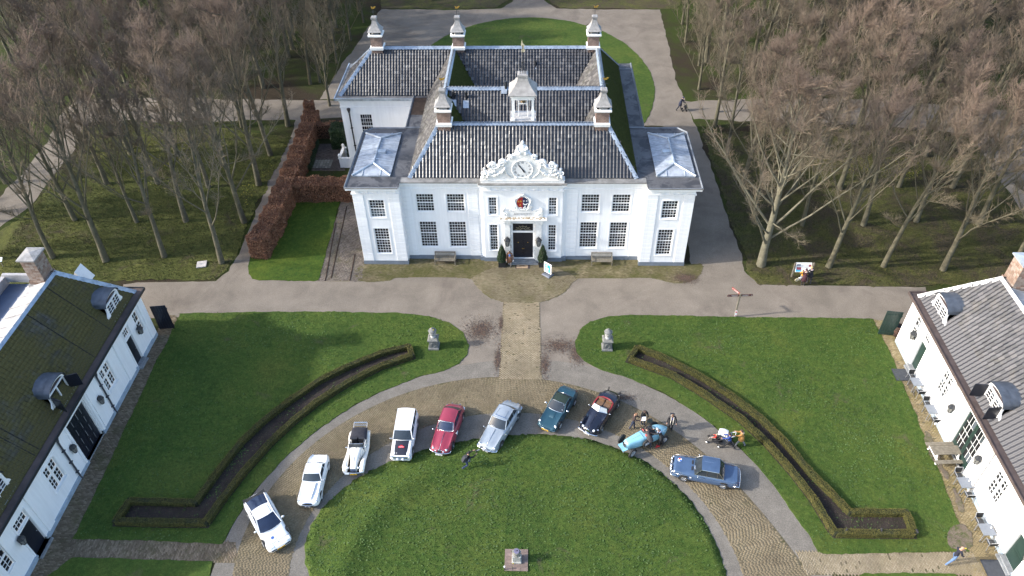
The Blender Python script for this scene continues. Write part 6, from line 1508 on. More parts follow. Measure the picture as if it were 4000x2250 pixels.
bumper(c, 1.9, .5, .40, .06, .035, 1, wrap=.05); bumper(c, -1.92, .55, .42, .1, .04, -1); plate(c, 1.95, .36, .45, .1, mPLB); mirror(c, .3, .70, .84); strip3(c, [(-.9,.4,1.11),(-1.02,0,1.13),(-.9,-.4,1.11)], .012, mCHR, 'roof_trim')
disc(c, -.85, 0, 1.265, 0, mWP, 'roof_vent', (0,-.1,0), (.06,.12)); m = MB(); m.box(-.02,.6,-.02,.02,0,.02)
# --- 3 cream open vintage sports car
c = car('parked_car', 'cream vintage open sports car with black folded hood and luggage rack', (-12.07,29.12), -88.3, 3.6)
ST = [(1.72,.20,.78,.78,.78,.66,.40),(1.6,.24,.82,.82,.80,.68,.34),(1.0,.30,.88,.87,.82,.66,.30),(.42,.44,.94,.92,.84,.66,.28),(.1,.52,.93,.90,.84,.66,.28)]
car_body(c, ST, mCRM, 14, 'bonnet')
for s in (-1, 1):   # flowing wings
    rings = []
    for x, y, z, w, h in ((1.80,.55,.40,.13,.06),(1.72,.56,.56,.17,.10),(1.45,.58,.68,.19,.13),(1.1,.58,.66,.18,.13),(.6,.60,.50,.15,.10),(.1,.62,.34,.13,.06),(-.4,.62,.30,.13,.05),(-.75,.61,.40,.13,.08),(-1.05,.60,.60,.15,.12),(-1.35,.58,.62,.15,.12),(-1.65,.56,.45,.13,.08)):
        rings.append([(x, s*y+w*math.cos(t), z+h*math.sin(t)) for t in np.linspace(0, 2*PI, 10, endpoint=False)])
    m = MB(); m.loft(rings); o = m.build('wing', mCRM, c, True); outward(o.data)
    lamp(c, 1.62, s*.36, .72, .085, tilt=.1); disc(c, 1.74, s*.6, .62, .03, mAMB, 'indicator', (0,.9,0)); m = MB(); m.box(-.55,.05,s*.52-.02,s*.52+.02,.3,.86); m.build('door', mCRM, c)
    strip3(c, [(.95,s*.33,.80),(.6,s*.38,.82)], .01, mPLB, 'bonnet_louvre')
m = MB(); m.box(-1.5,.12,-.5,.5,.25,.42); m.box(-1.62,-.75,-.52,.52,.42,.80); m.build('tub', mCRM, c); m = MB(); m.box(-.74,.1,-.49,.49,.43,.47); m.build('cockpit_floor', mINT, c)
wheels(c, 1.22, -1.22, .56, .32, .13, 0, 14, None, False); floor_pan(c, -1.5, 1.6, .45, .28)
for s in (-1, 1): m = MB(); m.loft([[(-.66+dx, s*.25+t*.2, z) for dx, t in ((-.06,-1),(-.08,0),(-.06,1),(.07,1),(.1,0),(.07,-1))] for z in (.5,.7,.9,.96)]); m.loft([[(x, s*.25+t*.2, z) for t, z in ((-1,.5),(-1,.6),(1,.6),(1,.5))] for x in (-.55,-.1)]); o = m.build('seat', M('black_leather', (.022,.022,.026), .5) if 'black_leather' not in D.materials else D.materials['black_leather'], c, True, 50); outward(o.data)
r = random.Random(4); m = MB(); rings = []
for i, x in enumerate(np.linspace(-.66,-1.62,8)): k = math.sin(PI*(i+.8)/8.4); rings.append([(x, .60*math.cos(t)*(1-.015*i), .84+.19*k*max(0,math.sin(t))+r.uniform(-.015,.015)-(.06 if math.sin(t) < 0 else 0)) for t in np.linspace(0, 2*PI, 14, endpoint=False)])
m.loft(rings); o = m.build('folded_hood', M('hood_fabric', (.022,.022,.03), .9, .3, 6), c, True); outward(o.data)
m = MB(); P4 = [(.10,-.50,.90),(.02,-.48,1.22),(.02,.48,1.22),(.10,.50,.90)]; m.tube(P4+[P4[0]], .018, 6); m.build('windscreen_frame', mCHR, c); m = MB(); m.quad(*P4); m.build('windscreen', mCGL, c)
for s in (-1, 1): m = MB(); P3 = [(.06,s*.50,.9),(.0,s*.49,1.16),(-.5,s*.51,1.12),(-.55,s*.52,.9)]; m.tube(P3+[P3[0]], .014, 5); m.build('sidescreen_frame', mCHR, c)
m = MB(); m.tube([(.0,.2,.98),(.0,.3,.85)], .01, 4); m.tube([(-.12+.02*0,.25+.17*math.cos(t),.86+.12*math.sin(t)) for t in np.linspace(0,2*PI,13)], .014, 5); m.build('steering_wheel', mINT, c)
m = MB(); 
for y in np.linspace(-.46,.46,2): m.tube([(-1.62,y,.80),(-2.0,y,.92),(-2.0,y,.98)], .014, 5)
for x, z in ((-1.68,.83),(-1.8,.87),(-1.9,.9),(-2.0,.94),(-2.0,.99)): m.tube([(x,-.47,z),(x,.47,z)], .012, 5)
m.build('luggage_rack', mCHR, c)
m = MB(); m.box(1.73,1.76,-.18,.18,.42,.76); g_ = m.build('grille', mCHR, c); m = MB(); 
for i in range(9): m.box(1.761,1.775,-.15+i*.035,-.14+i*.035,.45,.73)
m.build('grille_bar', M('blue_grille', (.06,.08,.16), .4), g_)
bumper(c, 1.86, .66, .46, .08, .04, 1, wrap=.06); plate(c, 1.90, .38, .45, .1, mAMB); disc(c, 1.90, -.42, .5, 0, mSTK, 'rally_plate', (0,1.4,0), (.09,.15)); mirror(c, .1, -.56, .86); mirror(c, .1, .56, .86)
strip3(c, [(.1,0,.945),(1.0,0,.90),(1.7,0,.80)], .012, mCHR, 'bonnet_hinge')
# --- 4 white estate with black bonnet
c = car('parked_car', 'white estate car with black bonnet and pink rally plate', (-9.06,30.23), -90.5, 3.9)
ST = [(1.95,.62,.60,.60,.60,.55,.30),(1.88,.72,.74,.74,.74,.62,.24),(1.5,.75,.82,.80,.80,.66,.20),(.75,.76,.92,.89,.88,.72,.2),(0,.77,.93,.91,.90,.75,.2),(-1.0,.77,.93,.92,.91,.76,.2),(-1.8,.75,.92,.91,.89,.74,.24),(-1.95,.70,.88,.87,.85,.70,.3)]
car_body(c, ST, mWP); wheels(c, 1.2, -1.15, .68, .32, .16, .755); floor_pan(c, -1.8, 1.7, .65)
ro = cabin(c, .62, .22, -1.62, -1.86, .92, 1.42, .66, .56, .64, .93, .05, mWP, mWP, mCGL, (-.4,-1.2), .08, True, .58)
m = MB(); ys = np.linspace(-.64,.64,7)
m.loft([[(x, y*(1-.03*i), body_z(ST, x, y)+.012) for y in ys] for i, x in enumerate((.70,1.1,1.5,1.84))], closed=False, caps=(False,False)); m.build('bonnet', M('matt_black_bonnet', (.018,.02,.032), .45), c, True)
m = MB(); q = [(-.2,.0),(.2,.0),(.2,.12),(.1,.13),(.06,.2),(-.06,.2),(-.1,.13),(-.2,.12)]; m.prism([(-p[1], p[0]) for p in q], 0, .01); rp = m.build('rally_plate', mSTR, c, loc=(1.32,0,.885), rot=(0,.17,0))
text('rally_lettering', 'MONTE', .09, mSTK, rp, (-.055,0,.012), (0,0,PI/2), .002, 0, .9)
m = MB(); m.loft([[(.6-.17*t+.075, y, .935+.42*t+.004) for y in (-.56,-.28,0,.28,.56)] for t in (.72,.95)], closed=False, caps=(False,False)); 
strip3(c, [(.70,-.62,.93),(.74,0,.945),(.70,.62,.93)], .02, mWP, 'scuttle_trim')
bumper(c, 1.98, .70, .46, .12, .055, 1); bumper(c, -1.98, .7, .48, .08, .05, -1); m = MB(); m.box(1.90,1.955,-.5,.5,.52,.68); m.build('grille', mCHR, c)
for s in (-1, 1): lamp(c, 1.90, s*.60, .66, .085); lamp(c, 2.04, s*.18, .58, .095, name='spotlight', tilt=.35); mirror(c, .62, s*.72, .9)
m = MB(); m.loft([[(.6-.42*t*1.0+.07*(1-abs(y)/.6)+.0, y*(.66-.1*t)/.6, .905+.5*t) for y in (-.58,-.3,0,.3,.58)] for t in (.70,.97)], closed=False, caps=(False,False)); m.v = [(p[0]+.015, p[1], p[2]+.012) for p in m.v]; m.build('sun_strip', M('sun_strip_mat', (.55,.62,.66), .3), c)
# --- 5 red saloon
mRED = paint('red_car_paint', (.27,.03,.055), .3, .6)
c = car('parked_car', 'dark red vintage saloon with chrome bumper and pointed bonnet', (-6.49,30.82), -101.1, 4.2)
ST = [(2.10,.40,.60,.56,.52,.46,.30),(2.0,.62,.72,.66,.64,.54,.24),(1.6,.74,.84,.74,.78,.62,.2),(1.0,.77,.92,.82,.86,.68,.18),(.5,.78,.97,.90,.89,.72,.18),(-.5,.79,.96,.92,.90,.74,.18),(-1.3,.77,.90,.87,.86,.70,.18),(-1.8,.72,.78,.75,.74,.62,.22),(-2.10,.56,.58,.56,.54,.48,.32)]
car_body(c, ST, mRED); wheels(c, 1.28, -1.25, .68, .32, .17, .765); floor_pan(c, -1.9, 1.8, .66)
cabin(c, .50, .08, -.95, -1.55, .97, 1.40, .62, .53, .60, .90, .07, mRED, mRED, mCGLB, (-.15,-.9), .12, True, .52)
strip3(c, [(.56,-.58,.975),(.64,0,.99),(.56,.58,.975),(.16,.5,1.40),(.22,0,1.46),(.16,-.5,1.40),(.56,-.58,.975)], .024, mCHR, 'windscreen_trim')
m = MB(); m.box(2.06,2.12,-.13,.13,.42,.68); g_ = m.build('grille', mINT, c); strip3(c, [(2.1,.14,.42),(2.08,.12,.68),(2.06,0,.73),(2.08,-.12,.68),(2.1,-.14,.42)], .022, mCHR, 'grille_trim')
for s in (-1, 1): lamp(c, 1.96, s*.47, .66, .085); lamp(c, 2.06, s*.27, .56, .065, name='foglight'); mirror(c, .62, s*.76, .88, None, .8); disc(c, -1.95, s*.55, .68, .04, mREDL, 'tail_light', (0,-1.0,0))
bumper(c, 2.16, .72, .44, .2, .045, 1, guards=(-.35,.35)); bumper(c, -2.16, .66, .46, .15, .05, -1, guards=(-.3,.3)); plate(c, 2.22, .36, .48, .1, mPLW)
strip3(c, [(2.02,0,.735),(1.5,0,.862),(.7,0,.985)], .012, mCHR, 'bonnet_strip'); disc(c, .35, .785, .62, .16, mSTK, 'door_roundel', (-PI/2,0,0)); strip3(c, [(.62,-.4,.965),(.66,.4,.965)], .01, mCHR, 'wiper')
# --- 6 silver grey saloon
mGRYP = paint('silver_blue_paint', (.33,.37,.41), .28, .6, .25)
c = car('parked_car', 'silver grey vintage saloon with outlined sunroof panel', (-3.31,31.14), -114.1, 4.4)
ST = [(2.20,.50,.58,.56,.55,.48,.32),(2.08,.68,.72,.68,.70,.56,.26),(1.6,.76,.84,.77,.82,.64,.2),(1.0,.78,.92,.85,.87,.70,.18),(.55,.79,.97,.92,.90,.74,.18),(-.5,.80,.97,.94,.91,.76,.18),(-1.2,.79,.93,.92,.90,.74,.18),(-1.8,.75,.84,.83,.85,.68,.22),(-2.20,.62,.62,.62,.66,.54,.32)]
car_body(c, ST, mGRYP); wheels(c, 1.35, -1.3, .70, .32, .17, .775); floor_pan(c, -2.0, 1.9, .68)
cabin(c, .52, .10, -1.0, -1.5, .97, 1.42, .64, .55, .62, .93, .07, mGRYP, mGRYP, mCGL, (-.15,-.85), .12, True, .53)
strip3(c, [(-.68,-.34,1.49),(-.05,-.36,1.485),(-.05,.36,1.485),(-.68,.34,1.49),(-.68,-.34,1.49)], .009, M('grey_gap', (.12,.13,.15), .6), 'sunroof_gap'); m = MB(); m.box(-.06,.0,-.42,.42,1.49,1.525); m.build('wind_deflector', mCHR, c)
m = MB(); m.box(2.15,2.20,-.42,.42,.50,.58); g_ = m.build('grille', mINT, c); strip3(c, [(2.2,-.48,.52),(2.22,0,.62),(2.2,.48,.52)], .022, mCHR, 'grille_trim'); strip3(c, [(2.2,-.40,.50),(2.23,.40,.50)], .018, mCHR, 'grille_trim')
for s in (-1, 1): lamp(c, 2.06, s*.56, .68, .09); mirror(c, .85, s*.76, .88, None, .7); disc(c, -2.1, s*.55, .7, .05, mREDL, 'tail_light', (0,-1.1,0))
bumper(c, 2.27, .72, .44, .16, .06, 1, guards=(-.4,.4)); bumper(c, -2.26, .68, .46, .12, .055, -1, guards=(-.3,.3)); plate(c, 2.32, .40, .48, .1, mPLB); strip3(c, [(2.1,0,.735),(1.6,0,.855),(.75,0,.975)], .014, mCHR, 'bonnet_strip')
disc(c, .0, .805, .62, .14, mSTK, 'door_roundel', (-PI/2,0,0)); disc(c, -1.35, .77, .88, .09, mSTK, 'door_roundel', (-1.2,0,0)); disc(c, .55, -.25, 1.0, 0, mSTK, 'dash_card', (0,-.3,0), (.05,.16))
# --- 7 teal convertible
mTEAL = paint('teal_metallic_paint', (.022,.072,.10), .3, .7, .35)
c = car('parked_car', 'teal convertible with dark green soft top and yellow plate', (.76,33.02), -117.2, 3.95)
ST = [(1.97,.52,.50,.50,.50,.44,.24),(1.86,.70,.56,.56,.58,.48,.2),(1.3,.76,.68,.67,.74,.58,.18),(.7,.77,.78,.77,.80,.64,.18),(.2,.77,.82,.82,.82,.68,.18),(-.7,.77,.83,.83,.83,.70,.18),(-1.2,.78,.85,.84,.86,.70,.18),(-1.7,.74,.84,.83,.82,.66,.22),(-1.97,.64,.72,.72,.70,.56,.30)]
car_body(c, ST, mTEAL); wheels(c, 1.2, -1.15, .70, .30, .19, .765, 6); floor_pan(c, -1.75, 1.7, .66)
mSOFT = M('soft_top_green', (.010,.024,.018), .85, .3, 5, .3, 30)
cabin(c, .42, -.12, -.72, -1.12, .81, 1.15, .66, .53, .60, .84, .04, mSOFT, mTEAL, mCGL, (-.55,), .12, True, .52); m = MB(); m.loft([[(-.70-.4*t, y*(.54+.08*t), 1.16-.31*t+.03*(1-abs(y))) for y in np.linspace(-1,1,7)] for t in (0,.5,1)], closed=False, caps=(False,False)); m.v=[(p[0]-.02,p[1],p[2]+.015) for p in m.v]; m.build('soft_top_back', mSOFT, c, True)
m = MB(); m.loft([[(.62+.5*t, y*.16, body_z(ST,.62+.5*t,0)+h) for y in (-1,0,1)] for t, h in ((0,.005),(.1,.03),(1,.035),(1.04,.0))], closed=False, caps=(False,False)); m.build('bonnet_bulge', mTEAL, c, True)
for s in (-1, 1): lamp(c, 1.68, s*.60, .625, .085, tilt=.7); mirror(c, .25, s*.76, .84, mCHR, 1.3); disc(c, -1.85, s*.58, .75, .05, mREDL, 'tail_light', (0,-1.1,0))
bumper(c, 1.99, .66, .38, .12, .05, 1, mat=mTEAL); strip3(c, [(1.95,-.68,.42),(2.06,0,.43),(1.95,.68,.42)], .018, mCHR, 'bumper_trim'); plate(c, 2.06, .36, .5, .11, mAMB); bumper(c, -2.0, .66, .42, .1, .05, -1, mat=mINT); strip3(c, [(-1.1,-.5,.87),(-1.17,0,.89),(-1.1,.5,.87)], .014, mCHR, 'hood_trim')
disc(c, .32, .48, .92, 0, mSTK, 'tax_disc', (0,-.56,0), (.04,.04)); disc(c, .0, .45, 1.1, 0, mSTK, 'tax_disc', (0,-.56,0), (.03,.04))
# --- 8 dark blue black roadster, red cockpit
mNAVY = paint('black_blue_paint', (.010,.011,.022), .2, .8)
c = car('parked_car', 'black open roadster with red cockpit rim and bright windscreen', (3.64,32.75), -120.4, 4.2)
ST = [(2.08,.44,.50,.44,.50,.40,.26),(1.95,.66,.66,.52,.64,.50,.2),(1.5,.76,.78,.56,.76,.58,.18),(1.0,.79,.84,.66,.80,.60,.18),(.4,.79,.89,.82,.82,.64,.18),(-.3,.78,.80,.82,.83,.66,.18),(-.85,.79,.80,.82,.84,.66,.18),(-1.2,.79,.83,.82,.82,.64,.2),(-1.7,.72,.74,.72,.68,.54,.22),(-2.08,.50,.52,.50,.48,.42,.3)]
car_body(c, ST, mNAVY); wheels(c, 1.3, -1.25, .70, .32, .16, .78); floor_pan(c, -1.9, 1.8, .64)
mRL = M('red_leather', (.20,.016,.02), .45, .2, 5); mTAN = M('tan_leather', (.15,.085,.045), .55, .2, 5)
m = MB(); m.box(-.75,.2,-.56,.56,.6,.845); m.build('cockpit', mINT, c)
rim = [(.1,-.60,.86),(-.4,-.63,.88),(-.72,-.58,.93),(-.88,-.3,.97),(-.92,0,.98),(-.88,.3,.97),(-.72,.58,.93),(-.4,.63,.88),(.1,.60,.86)]; m = MB(); m.tube(rim, .065, 8); m.build('cockpit_rim', mRL, c, True)
for s in (-1, 1): m = MB(); m.loft([[(-.70+dx+.10*(z-.86), s*.28+t*.25, z) for dx, t in ((-.08,-1),(-.1,0),(-.08,1),(.06,.9),(.08,0),(.06,-.9))] for z in (.7,.86,.97,1.0)]); m.loft([[(x, s*.28+t*.24, z) for t, z in ((-1,.80),(-1,.87),(1,.87),(1,.80))] for x in (-.62,-.15)]); o = m.build('seat', mTAN, c, True, 50); outward(o.data)
for s in (-1, 1): m = MB(); q = [(.42,s*.01,.90),(.22,s*.01,1.22),(.12,s*.50,1.18),(.26,s*.60,.88)]; m.quad(*(q if s < 0 else q[::-1])); m.build('windscreen', M('bright_screen', (.82,.84,.86), .12, .05, spec=.9) if s < 0 else M('clear_screen', (.25,.28,.31), .08, .2, spec=.9), c); m = MB(); m.tube([(.42,s*.01,.90),(.22,s*.01,1.22),(.12,s*.50,1.18),(.26,s*.60,.88),(.42,s*.01,.90)], .022, 6); m.build('windscreen_frame', mCHR, c)
m = MB(); m.tube([(-.08+.04*math.sin(t),.28+.19*math.cos(t),.99+.12*math.sin(t)) for t in np.linspace(0,2*PI,13)], .014, 5); m.build('steering_wheel', mINT, c)
m = MB(); m.lathe([(.05,0),(.17,.02),(.19,.06),(.13,.1)], 12); m.v = [(p[2]*.8, p[0], p[1]*1.5) for p in m.v]; m.build('grille', mCHR, c, True, loc=(2.03,0,.50)); strip3(c, [(2.0,0,.66),(1.5,0,.80),(.45,0,.91)], .010, mNAVY, 'bonnet_ridge')
for s in (-1, 1): lamp(c, 1.90, s*.42, .60, .095, tilt=.4); disc(c, 1.75, s*.66, .68, .05, mCHR, 'sidelight', (0,.5,0)); m = MB(); m.tube([(-2.05,s*.45,.42),(-2.2,s*.45,.46),(-2.2,s*.45,.66)], .04, 6); m.build('overrider', mINT, c); disc(c, -1.93, s*.52, .58, .06, mCHR, 'tail_light', (0,-.9,0)); mirror(c, .25, s*.72, .84, None, .7)
bumper(c, 2.14, .72, .36, .12, .045, 1, wrap=.12); bumper(c, -2.12, .5, .42, .08, .04, -1, mat=mINT); plate(c, 2.17, .30, .4, .09, mPLW)
# --- 9 blue grand prix racer
mSKY = paint('sky_blue_paint', (.24,.49,.60), .32, .5)
hb = math.degrees(math.atan2(31.5-33.0, 6.0-8.86)); c = car('racing_car', 'sky blue vintage racing car with exposed spoked wheels', (5.95,31.45), -152.5, 3.7)
ST = [(1.60,.27,.78,.78,.74,.62,.32),(1.52,.31,.88,.87,.80,.66,.28),(.9,.40,.93,.91,.84,.66,.28),(.35,.46,.97,.95,.88,.68,.28),(-.3,.50,.97,.95,.90,.68,.28),(-.75,.52,.98,.96,.90,.66,.28),(-1.2,.45,.92,.89,.82,.60,.32),(-1.6,.26,.74,.72,.66,.54,.38),(-1.85,.03,.56,.56,.55,.52,.48)]
car_body(c, ST, mSKY)
m = MB(); m.lathe([(.30,0),(.36,.02),(.36,.05),(.28,.06)], 14); m.v = [(p[2], p[0]*.62, p[1]*.75) for p in m.v]; g_ = m.build('radiator', mCHR, c, True, loc=(1.6,0,.60)); m = MB(); m.lathe([(.29,0),(.29,.01)], 14); m.v = [(p[2], p[0]*.60, p[1]*.72) for p in m.v]; m.build('radiator_mesh', mINT, g_, loc=(.062,0,0))
m = MB(); m.box(-.68,-.05,-.34,.34,.86,.99); m.build('cockpit', mINT, c); m = MB(); m.tube([(-.02,-.36,.98),(-.4,-.40,1.0),(-.72,-.30,1.03),(-.78,0,1.05),(-.72,.30,1.03),(-.4,.40,1.0),(-.02,.36,.98)], .03, 6); m.build('cockpit_rim', mINT, c)
for s in (-1, 1): m = MB(); m.box(-.02,.01,-.09,.09,-.01,.16); m.build('windscreen', M('red_tint_screen', (.35,.08,.08), .15) if 'red_tint_screen' not in D.materials else D.materials['red_tint_screen'], c, loc=(.12,s*.22,.96), rot=(0,-.6,0))
m = MB(); m.box(1.55,1.95,-.34,.34,.42,.46); m.box(1.3,1.62,-.24,-.18,.36,.44); m.box(1.3,1.62,.18,.24,.36,.44); m.build('dumb_iron', mSKY, c); m = MB(); m.tube([(1.45,-.62,.36),(1.45,.62,.36)], .03, 6); m.tube([(1.98,-.42,.44),(1.98,.42,.44)], .018, 5); m.tube([(-1.15,-.6,.36),(-1.15,.6,.36)], .04, 6); m.build('axle', mCHR, c)
wheel(c, 1.42, .68, .37, .12, 8, None, .25); wheel(c, 1.42, -.68, .37, .12, 8, None, .25); wheel(c, -1.12, .68, .37, .13, 8); wheel(c, -1.12, -.68, .37, .13, 8)
m = MB(T=Matrix.Rotation(PI/2, 4, 'X')); m.lathe([(.21,-.06),(.31,-.06),(.335,0),(.31,.06),(.21,.06)], 20); sw = m.build('spare_wheel', mRUB, c, True, 40, loc=(.22,.56,.62)); m = MB(T=Matrix.Translation((0,.03,0)) @ Matrix.Rotation(-PI/2, 4, 'X')); m.lathe([(.215,.01),(.2,.02),(.05,.05),(.01,.05)], 14); [m.tube([(.03*math.cos(a),.03*math.sin(a),.05),(.2*math.cos(a),.2*math.sin(a),.03)], .022, 4) for a in np.linspace(0,2*PI,8,endpoint=False)]; m.build('rim', mRIM, sw)
strip3(c, [(1.5,0,.885),(.4,0,.975)], .006, mPLB, 'bonnet_hinge'); strip3(c, [(.30,-.45,.82),(.30,-.25,.972),(.30,0,.982),(.30,.25,.972),(.30,.45,.82)], .010, mPLB, 'bonnet_strap')
for i in range(3): disc(c, -1.0-.08*i, -.1+.1*i, .955-.02*i, .04, mCHR, 'filler_cap', (0,-.1,0))
# --- 10 blue saloon coupe
mBLU = paint('mid_blue_paint', (.05,.088,.165), .3, .6)
c = car('parked_car', 'mid blue two door saloon with round bonnet sticker', (9.19,30.04), 167.7, 4.3)
ST = [(2.15,.66,.58,.58,.58,.52,.30),(2.08,.74,.76,.76,.76,.60,.24),(1.4,.79,.84,.83,.82,.66,.2),(.72,.80,.90,.89,.86,.70,.2),(-.3,.80,.91,.90,.88,.72,.2),(-1.1,.80,.90,.89,.87,.72,.2),(-1.7,.78,.87,.86,.84,.68,.22),(-2.1,.74,.82,.82,.80,.62,.26),(-2.15,.68,.62,.62,.60,.56,.32)]
car_body(c, ST, mBLU, 34); wheels(c, 1.32, -1.2, .71, .31, .17, .785, 5); floor_pan(c, -2.0, 1.9, .68)
cabin(c, .70, .28, -.78, -1.16, .90, 1.36, .69, .57, .67, .90, .06, mBLU, mCHR, mCGL, (-.05,-.72), .06, True, .57, pt=.02)
for s in (-1, 1):
    lamp(c, 2.12, s*.60, .66, .08, tilt=0); m = MB(); m.box(2.13,2.15,s*.36-.16,s*.36+.16,.56,.72); m.build('grille', mINT, c); mirror(c, .5, s*.78, .9, None, .8); strip3(c, [(2.08,s*.755,.70),(1.3,s*.80,.735),(-1.1,s*.815,.765),(-2.1,s*.76,.70)], .014, mCHR, 'waist_trim')
    disc(c, -2.15, s*.55, .7, .06, mREDL, 'tail_light', (0,-PI/2,0))
    lamp(c, 2.22, s*.17, .66, .10, name='spotlight', tilt=.1); lamp(c, 2.22, s*.42, .66, .10, name='spotlight', tilt=.1)
    m = MB(); m.box(-.05,.05,-.16,.16,0,.008); m.build('bonnet_grille', mINT, c, loc=(.88,s*.24,.905), rot=(0,.08,0))
bumper(c, 2.24, .74, .46, .06, .05, 1, wrap=.35); bumper(c, -2.24, .74, .48, .05, .05, -1, wrap=.35); plate(c, 2.28, .40, .48, .1, mPLB)
disc(c, 1.72, -.3, .822, .14, mSTK, 'sticker', (0,.1,0)); disc(c, 1.66, -.24, .835, .08, mSTB, 'sticker', (0,.1,0)); disc(c, 1.74, -.38, .832, .06, mSTR, 'sticker', (0,.1,0)); disc(c, .92, .805, .62, 0, mSTK, 'door_sticker', (-PI/2,0,0), (.06,.06)); disc(c, .66, .2, .97, 0, mSTK, 'dash_card', (0,-.5,0), (.10,.14))
m = MB(); m.tube([(.2,-.1,1.43),(-.4,-.08,1.45)], .008, 4); m.build('aerial', mCHR, c)
# ================================================================ PEOPLE
mSKIN = M('skin', (.42,.25,.18), .55, .08, 6)
CL = {}
def cloth(c):
    k = tuple(round(x, 3) for x in c)
    if k not in CL: CL[k] = M('cloth_%d' % len(CL), c, .85, .18, 9, .25, 40)
    return CL[k]
def person(label, pos, head, h=1.75, lean=3, legs=((8,5),(-8,5)), arms=((10,12,20),(10,12,20)), coat=(.03,.03,.04), trs=(.03,.035,.06), shoe=(.02,.02,.02), hair=(.05,.03,.02), bald=False, skirt=0, collar=None, hat=None, front=None, twist=0, nod=15, z=.0, group=None, sc=1.0, name='person', kneel=0):
    """facing +x. legs: (hip angle forward, knee bend); arms: (forward, outward, elbow bend) in degrees; order left, right"""
    k = h/1.75; root = thing(name, label, 'person', (pos[0], pos[1], pos[2]+z), R_(head), group)
    L = R_(lean); up = Vector((math.sin(L), 0, math.cos(L))); V = []; Ed = []; Rr = []; Gp = []
    def add(p, r, g, par=None):
        V.append(Vector(p)); Rr.append(r); Gp.append(g)
        if par is not None: Ed.append((par, len(V)-1))
        return len(V)-1
    pel = Vector((0,0,.95)); ip = add(pel, .145, 1); i1 = add(pel+up*.2, .135, 1, ip); i2 = add(pel+up*.38, .155, 1, i1); i3 = add(pel+up*.50, .12, 1, i2)
    ne = pel+up*.575; i4 = add(ne, .058, 0, i3); N_ = R_(lean*.6+nod); hu = Vector((math.sin(N_),0,math.cos(N_))); hc = ne+hu*.14+Vector((.02,0,0))
    i5 = add(ne+hu*.075+Vector((.01,0,0)), .078, 0, i4); i6 = add(hc+hu*.02, .092, 0, i5); i7 = add(hc+hu*.10, .07, 0, i6)
    hands = []; feet = []
    for s, (f, o, e) in zip((1, -1), arms):
        sh = pel+up*.50+Vector((0, s*.185, -.01)); a = add(sh, .072, 1, i3); f_, o_ = R_(f), R_(o)
        d = Vector((math.sin(f_)*math.cos(o_), s*math.sin(o_), -math.cos(f_)*math.cos(o_))); el = sh+d*.285; b = add(el, .056, 1, a)
        f2 = R_(f+e); o2 = R_(o-min(e, 70)*.35); d2 = Vector((math.sin(f2)*math.cos(o2), s*math.sin(o2), -math.cos(f2)*math.cos(o2))); wr = el+d2*.245; c_ = add(wr, .042, 1, b); hd = add(wr+d2*.03, .034, 0, c_); h2 = add(wr+d2*.09, .036, 0, hd); hands.append((wr+d2*.10, d2, s))
    for s, (a_, b_) in zip((1, -1), legs):
        hp = pel+Vector((0, s*.09, -.04)); ih = add(hp, .10, 2, ip); A, B = R_(a_), R_(a_-b_); kn = hp+Vector((math.sin(A),0,-math.cos(A)))*.43; ik = add(kn, .072, 2, ih)
        an = kn+Vector((math.sin(B),0,-math.cos(B)))*.41; ia = add(an, .052, 2, ik); fd = Vector((math.cos(min(0,-B*.6) if B < 0 else 0),0,math.sin(-abs(B)*.55 if B < -.3 else 0)))
        ib = add(an+Vector((-.02,0,-.045)), .045, 3, ia); it = add(an+fd*.15+Vector((0,0,-.06)), .036, 3, ib); feet.append(an)
    me = D.meshes.new('body'); me.from_pydata([v*k for v in V], Ed, []); o = D.objects.new('body', me); COL.objects.link(o)
    sk = o.modifiers.new('s', 'SKIN'); sk.use_smooth_shade = True; ss = o.modifiers.new('u', 'SUBSURF'); ss.levels = 1; ss.render_levels = 1
    for i, v in enumerate(me.skin_vertices[0].data): v.radius = (Rr[i]*k*(.80 if Gp[i] == 1 and i < 4 else 1), Rr[i]*k*(1.0 if Gp[i] == 1 and i < 4 else 1)); v.use_root = (i == 0)
    dg = bpy.context.evaluated_depsgraph_get(); m2 = D.meshes.new_from_object(o.evaluated_get(dg)); D.objects.remove(o)
    bm = bmesh.new(); bm.from_mesh(m2); P = [v*k for v in V]
    for f in bm.faces:
        c = f.calc_center_median(); j = min(range(len(P)), key=lambda q: (P[q]-c).length-Rr[q]*.5*k); f.material_index = Gp[j]; f.smooth = True
    # lowest point on the ground
    zmin = min(v.co.z for v in bm.verts); sh_ = Vector((0,0,-zmin)); bmesh.ops.translate(bm, verts=bm.verts, vec=sh_)
    # fingers: four unequal ones and a thumb, slightly curled, from inside the palm
    fb = MB()
    for p, d, s in hands:
        side = d.cross(Vector((0,0,1))) if abs(d.z) < .9 else Vector((1,0,0)); side = side.normalized(); cu = d.cross(side).normalized()
        for q, ln in zip((-.024,-.008,.008,.024), (.062,.075,.07,.052)):
            b0 = p+side*q-d*.02; fb.tube([b0*k+sh_, (b0+d*ln*.55+cu*.004)*k+sh_, (b0+d*ln+cu*.022)*k+sh_], [.0095*k,.009*k,.006*k], 5, 0)
        b0 = p+side*.026-d*.05; fb.tube([b0*k+sh_, (b0+side*.025+d*.025)*k+sh_, (b0+side*.03+d*.055+cu*.01)*k+sh_], [.011*k,.010*k,.007*k], 5, 0)
    fm = fb.mesh('f', mSKIN, True); bm.from_mesh(fm); D.meshes.remove(fm)
    m2.materials.clear()
    for m_ in (mSKIN, cloth(coat), cloth(trs), cloth(shoe)): m2.materials.append(m_)
    bm.to_mesh(m2); bm.free()
    m2.name = 'body'; link('body', m2, root); hc = hc*k+sh_; hu_ = hu; fw = Vector((math.cos(N_),0,-math.sin(N_)))
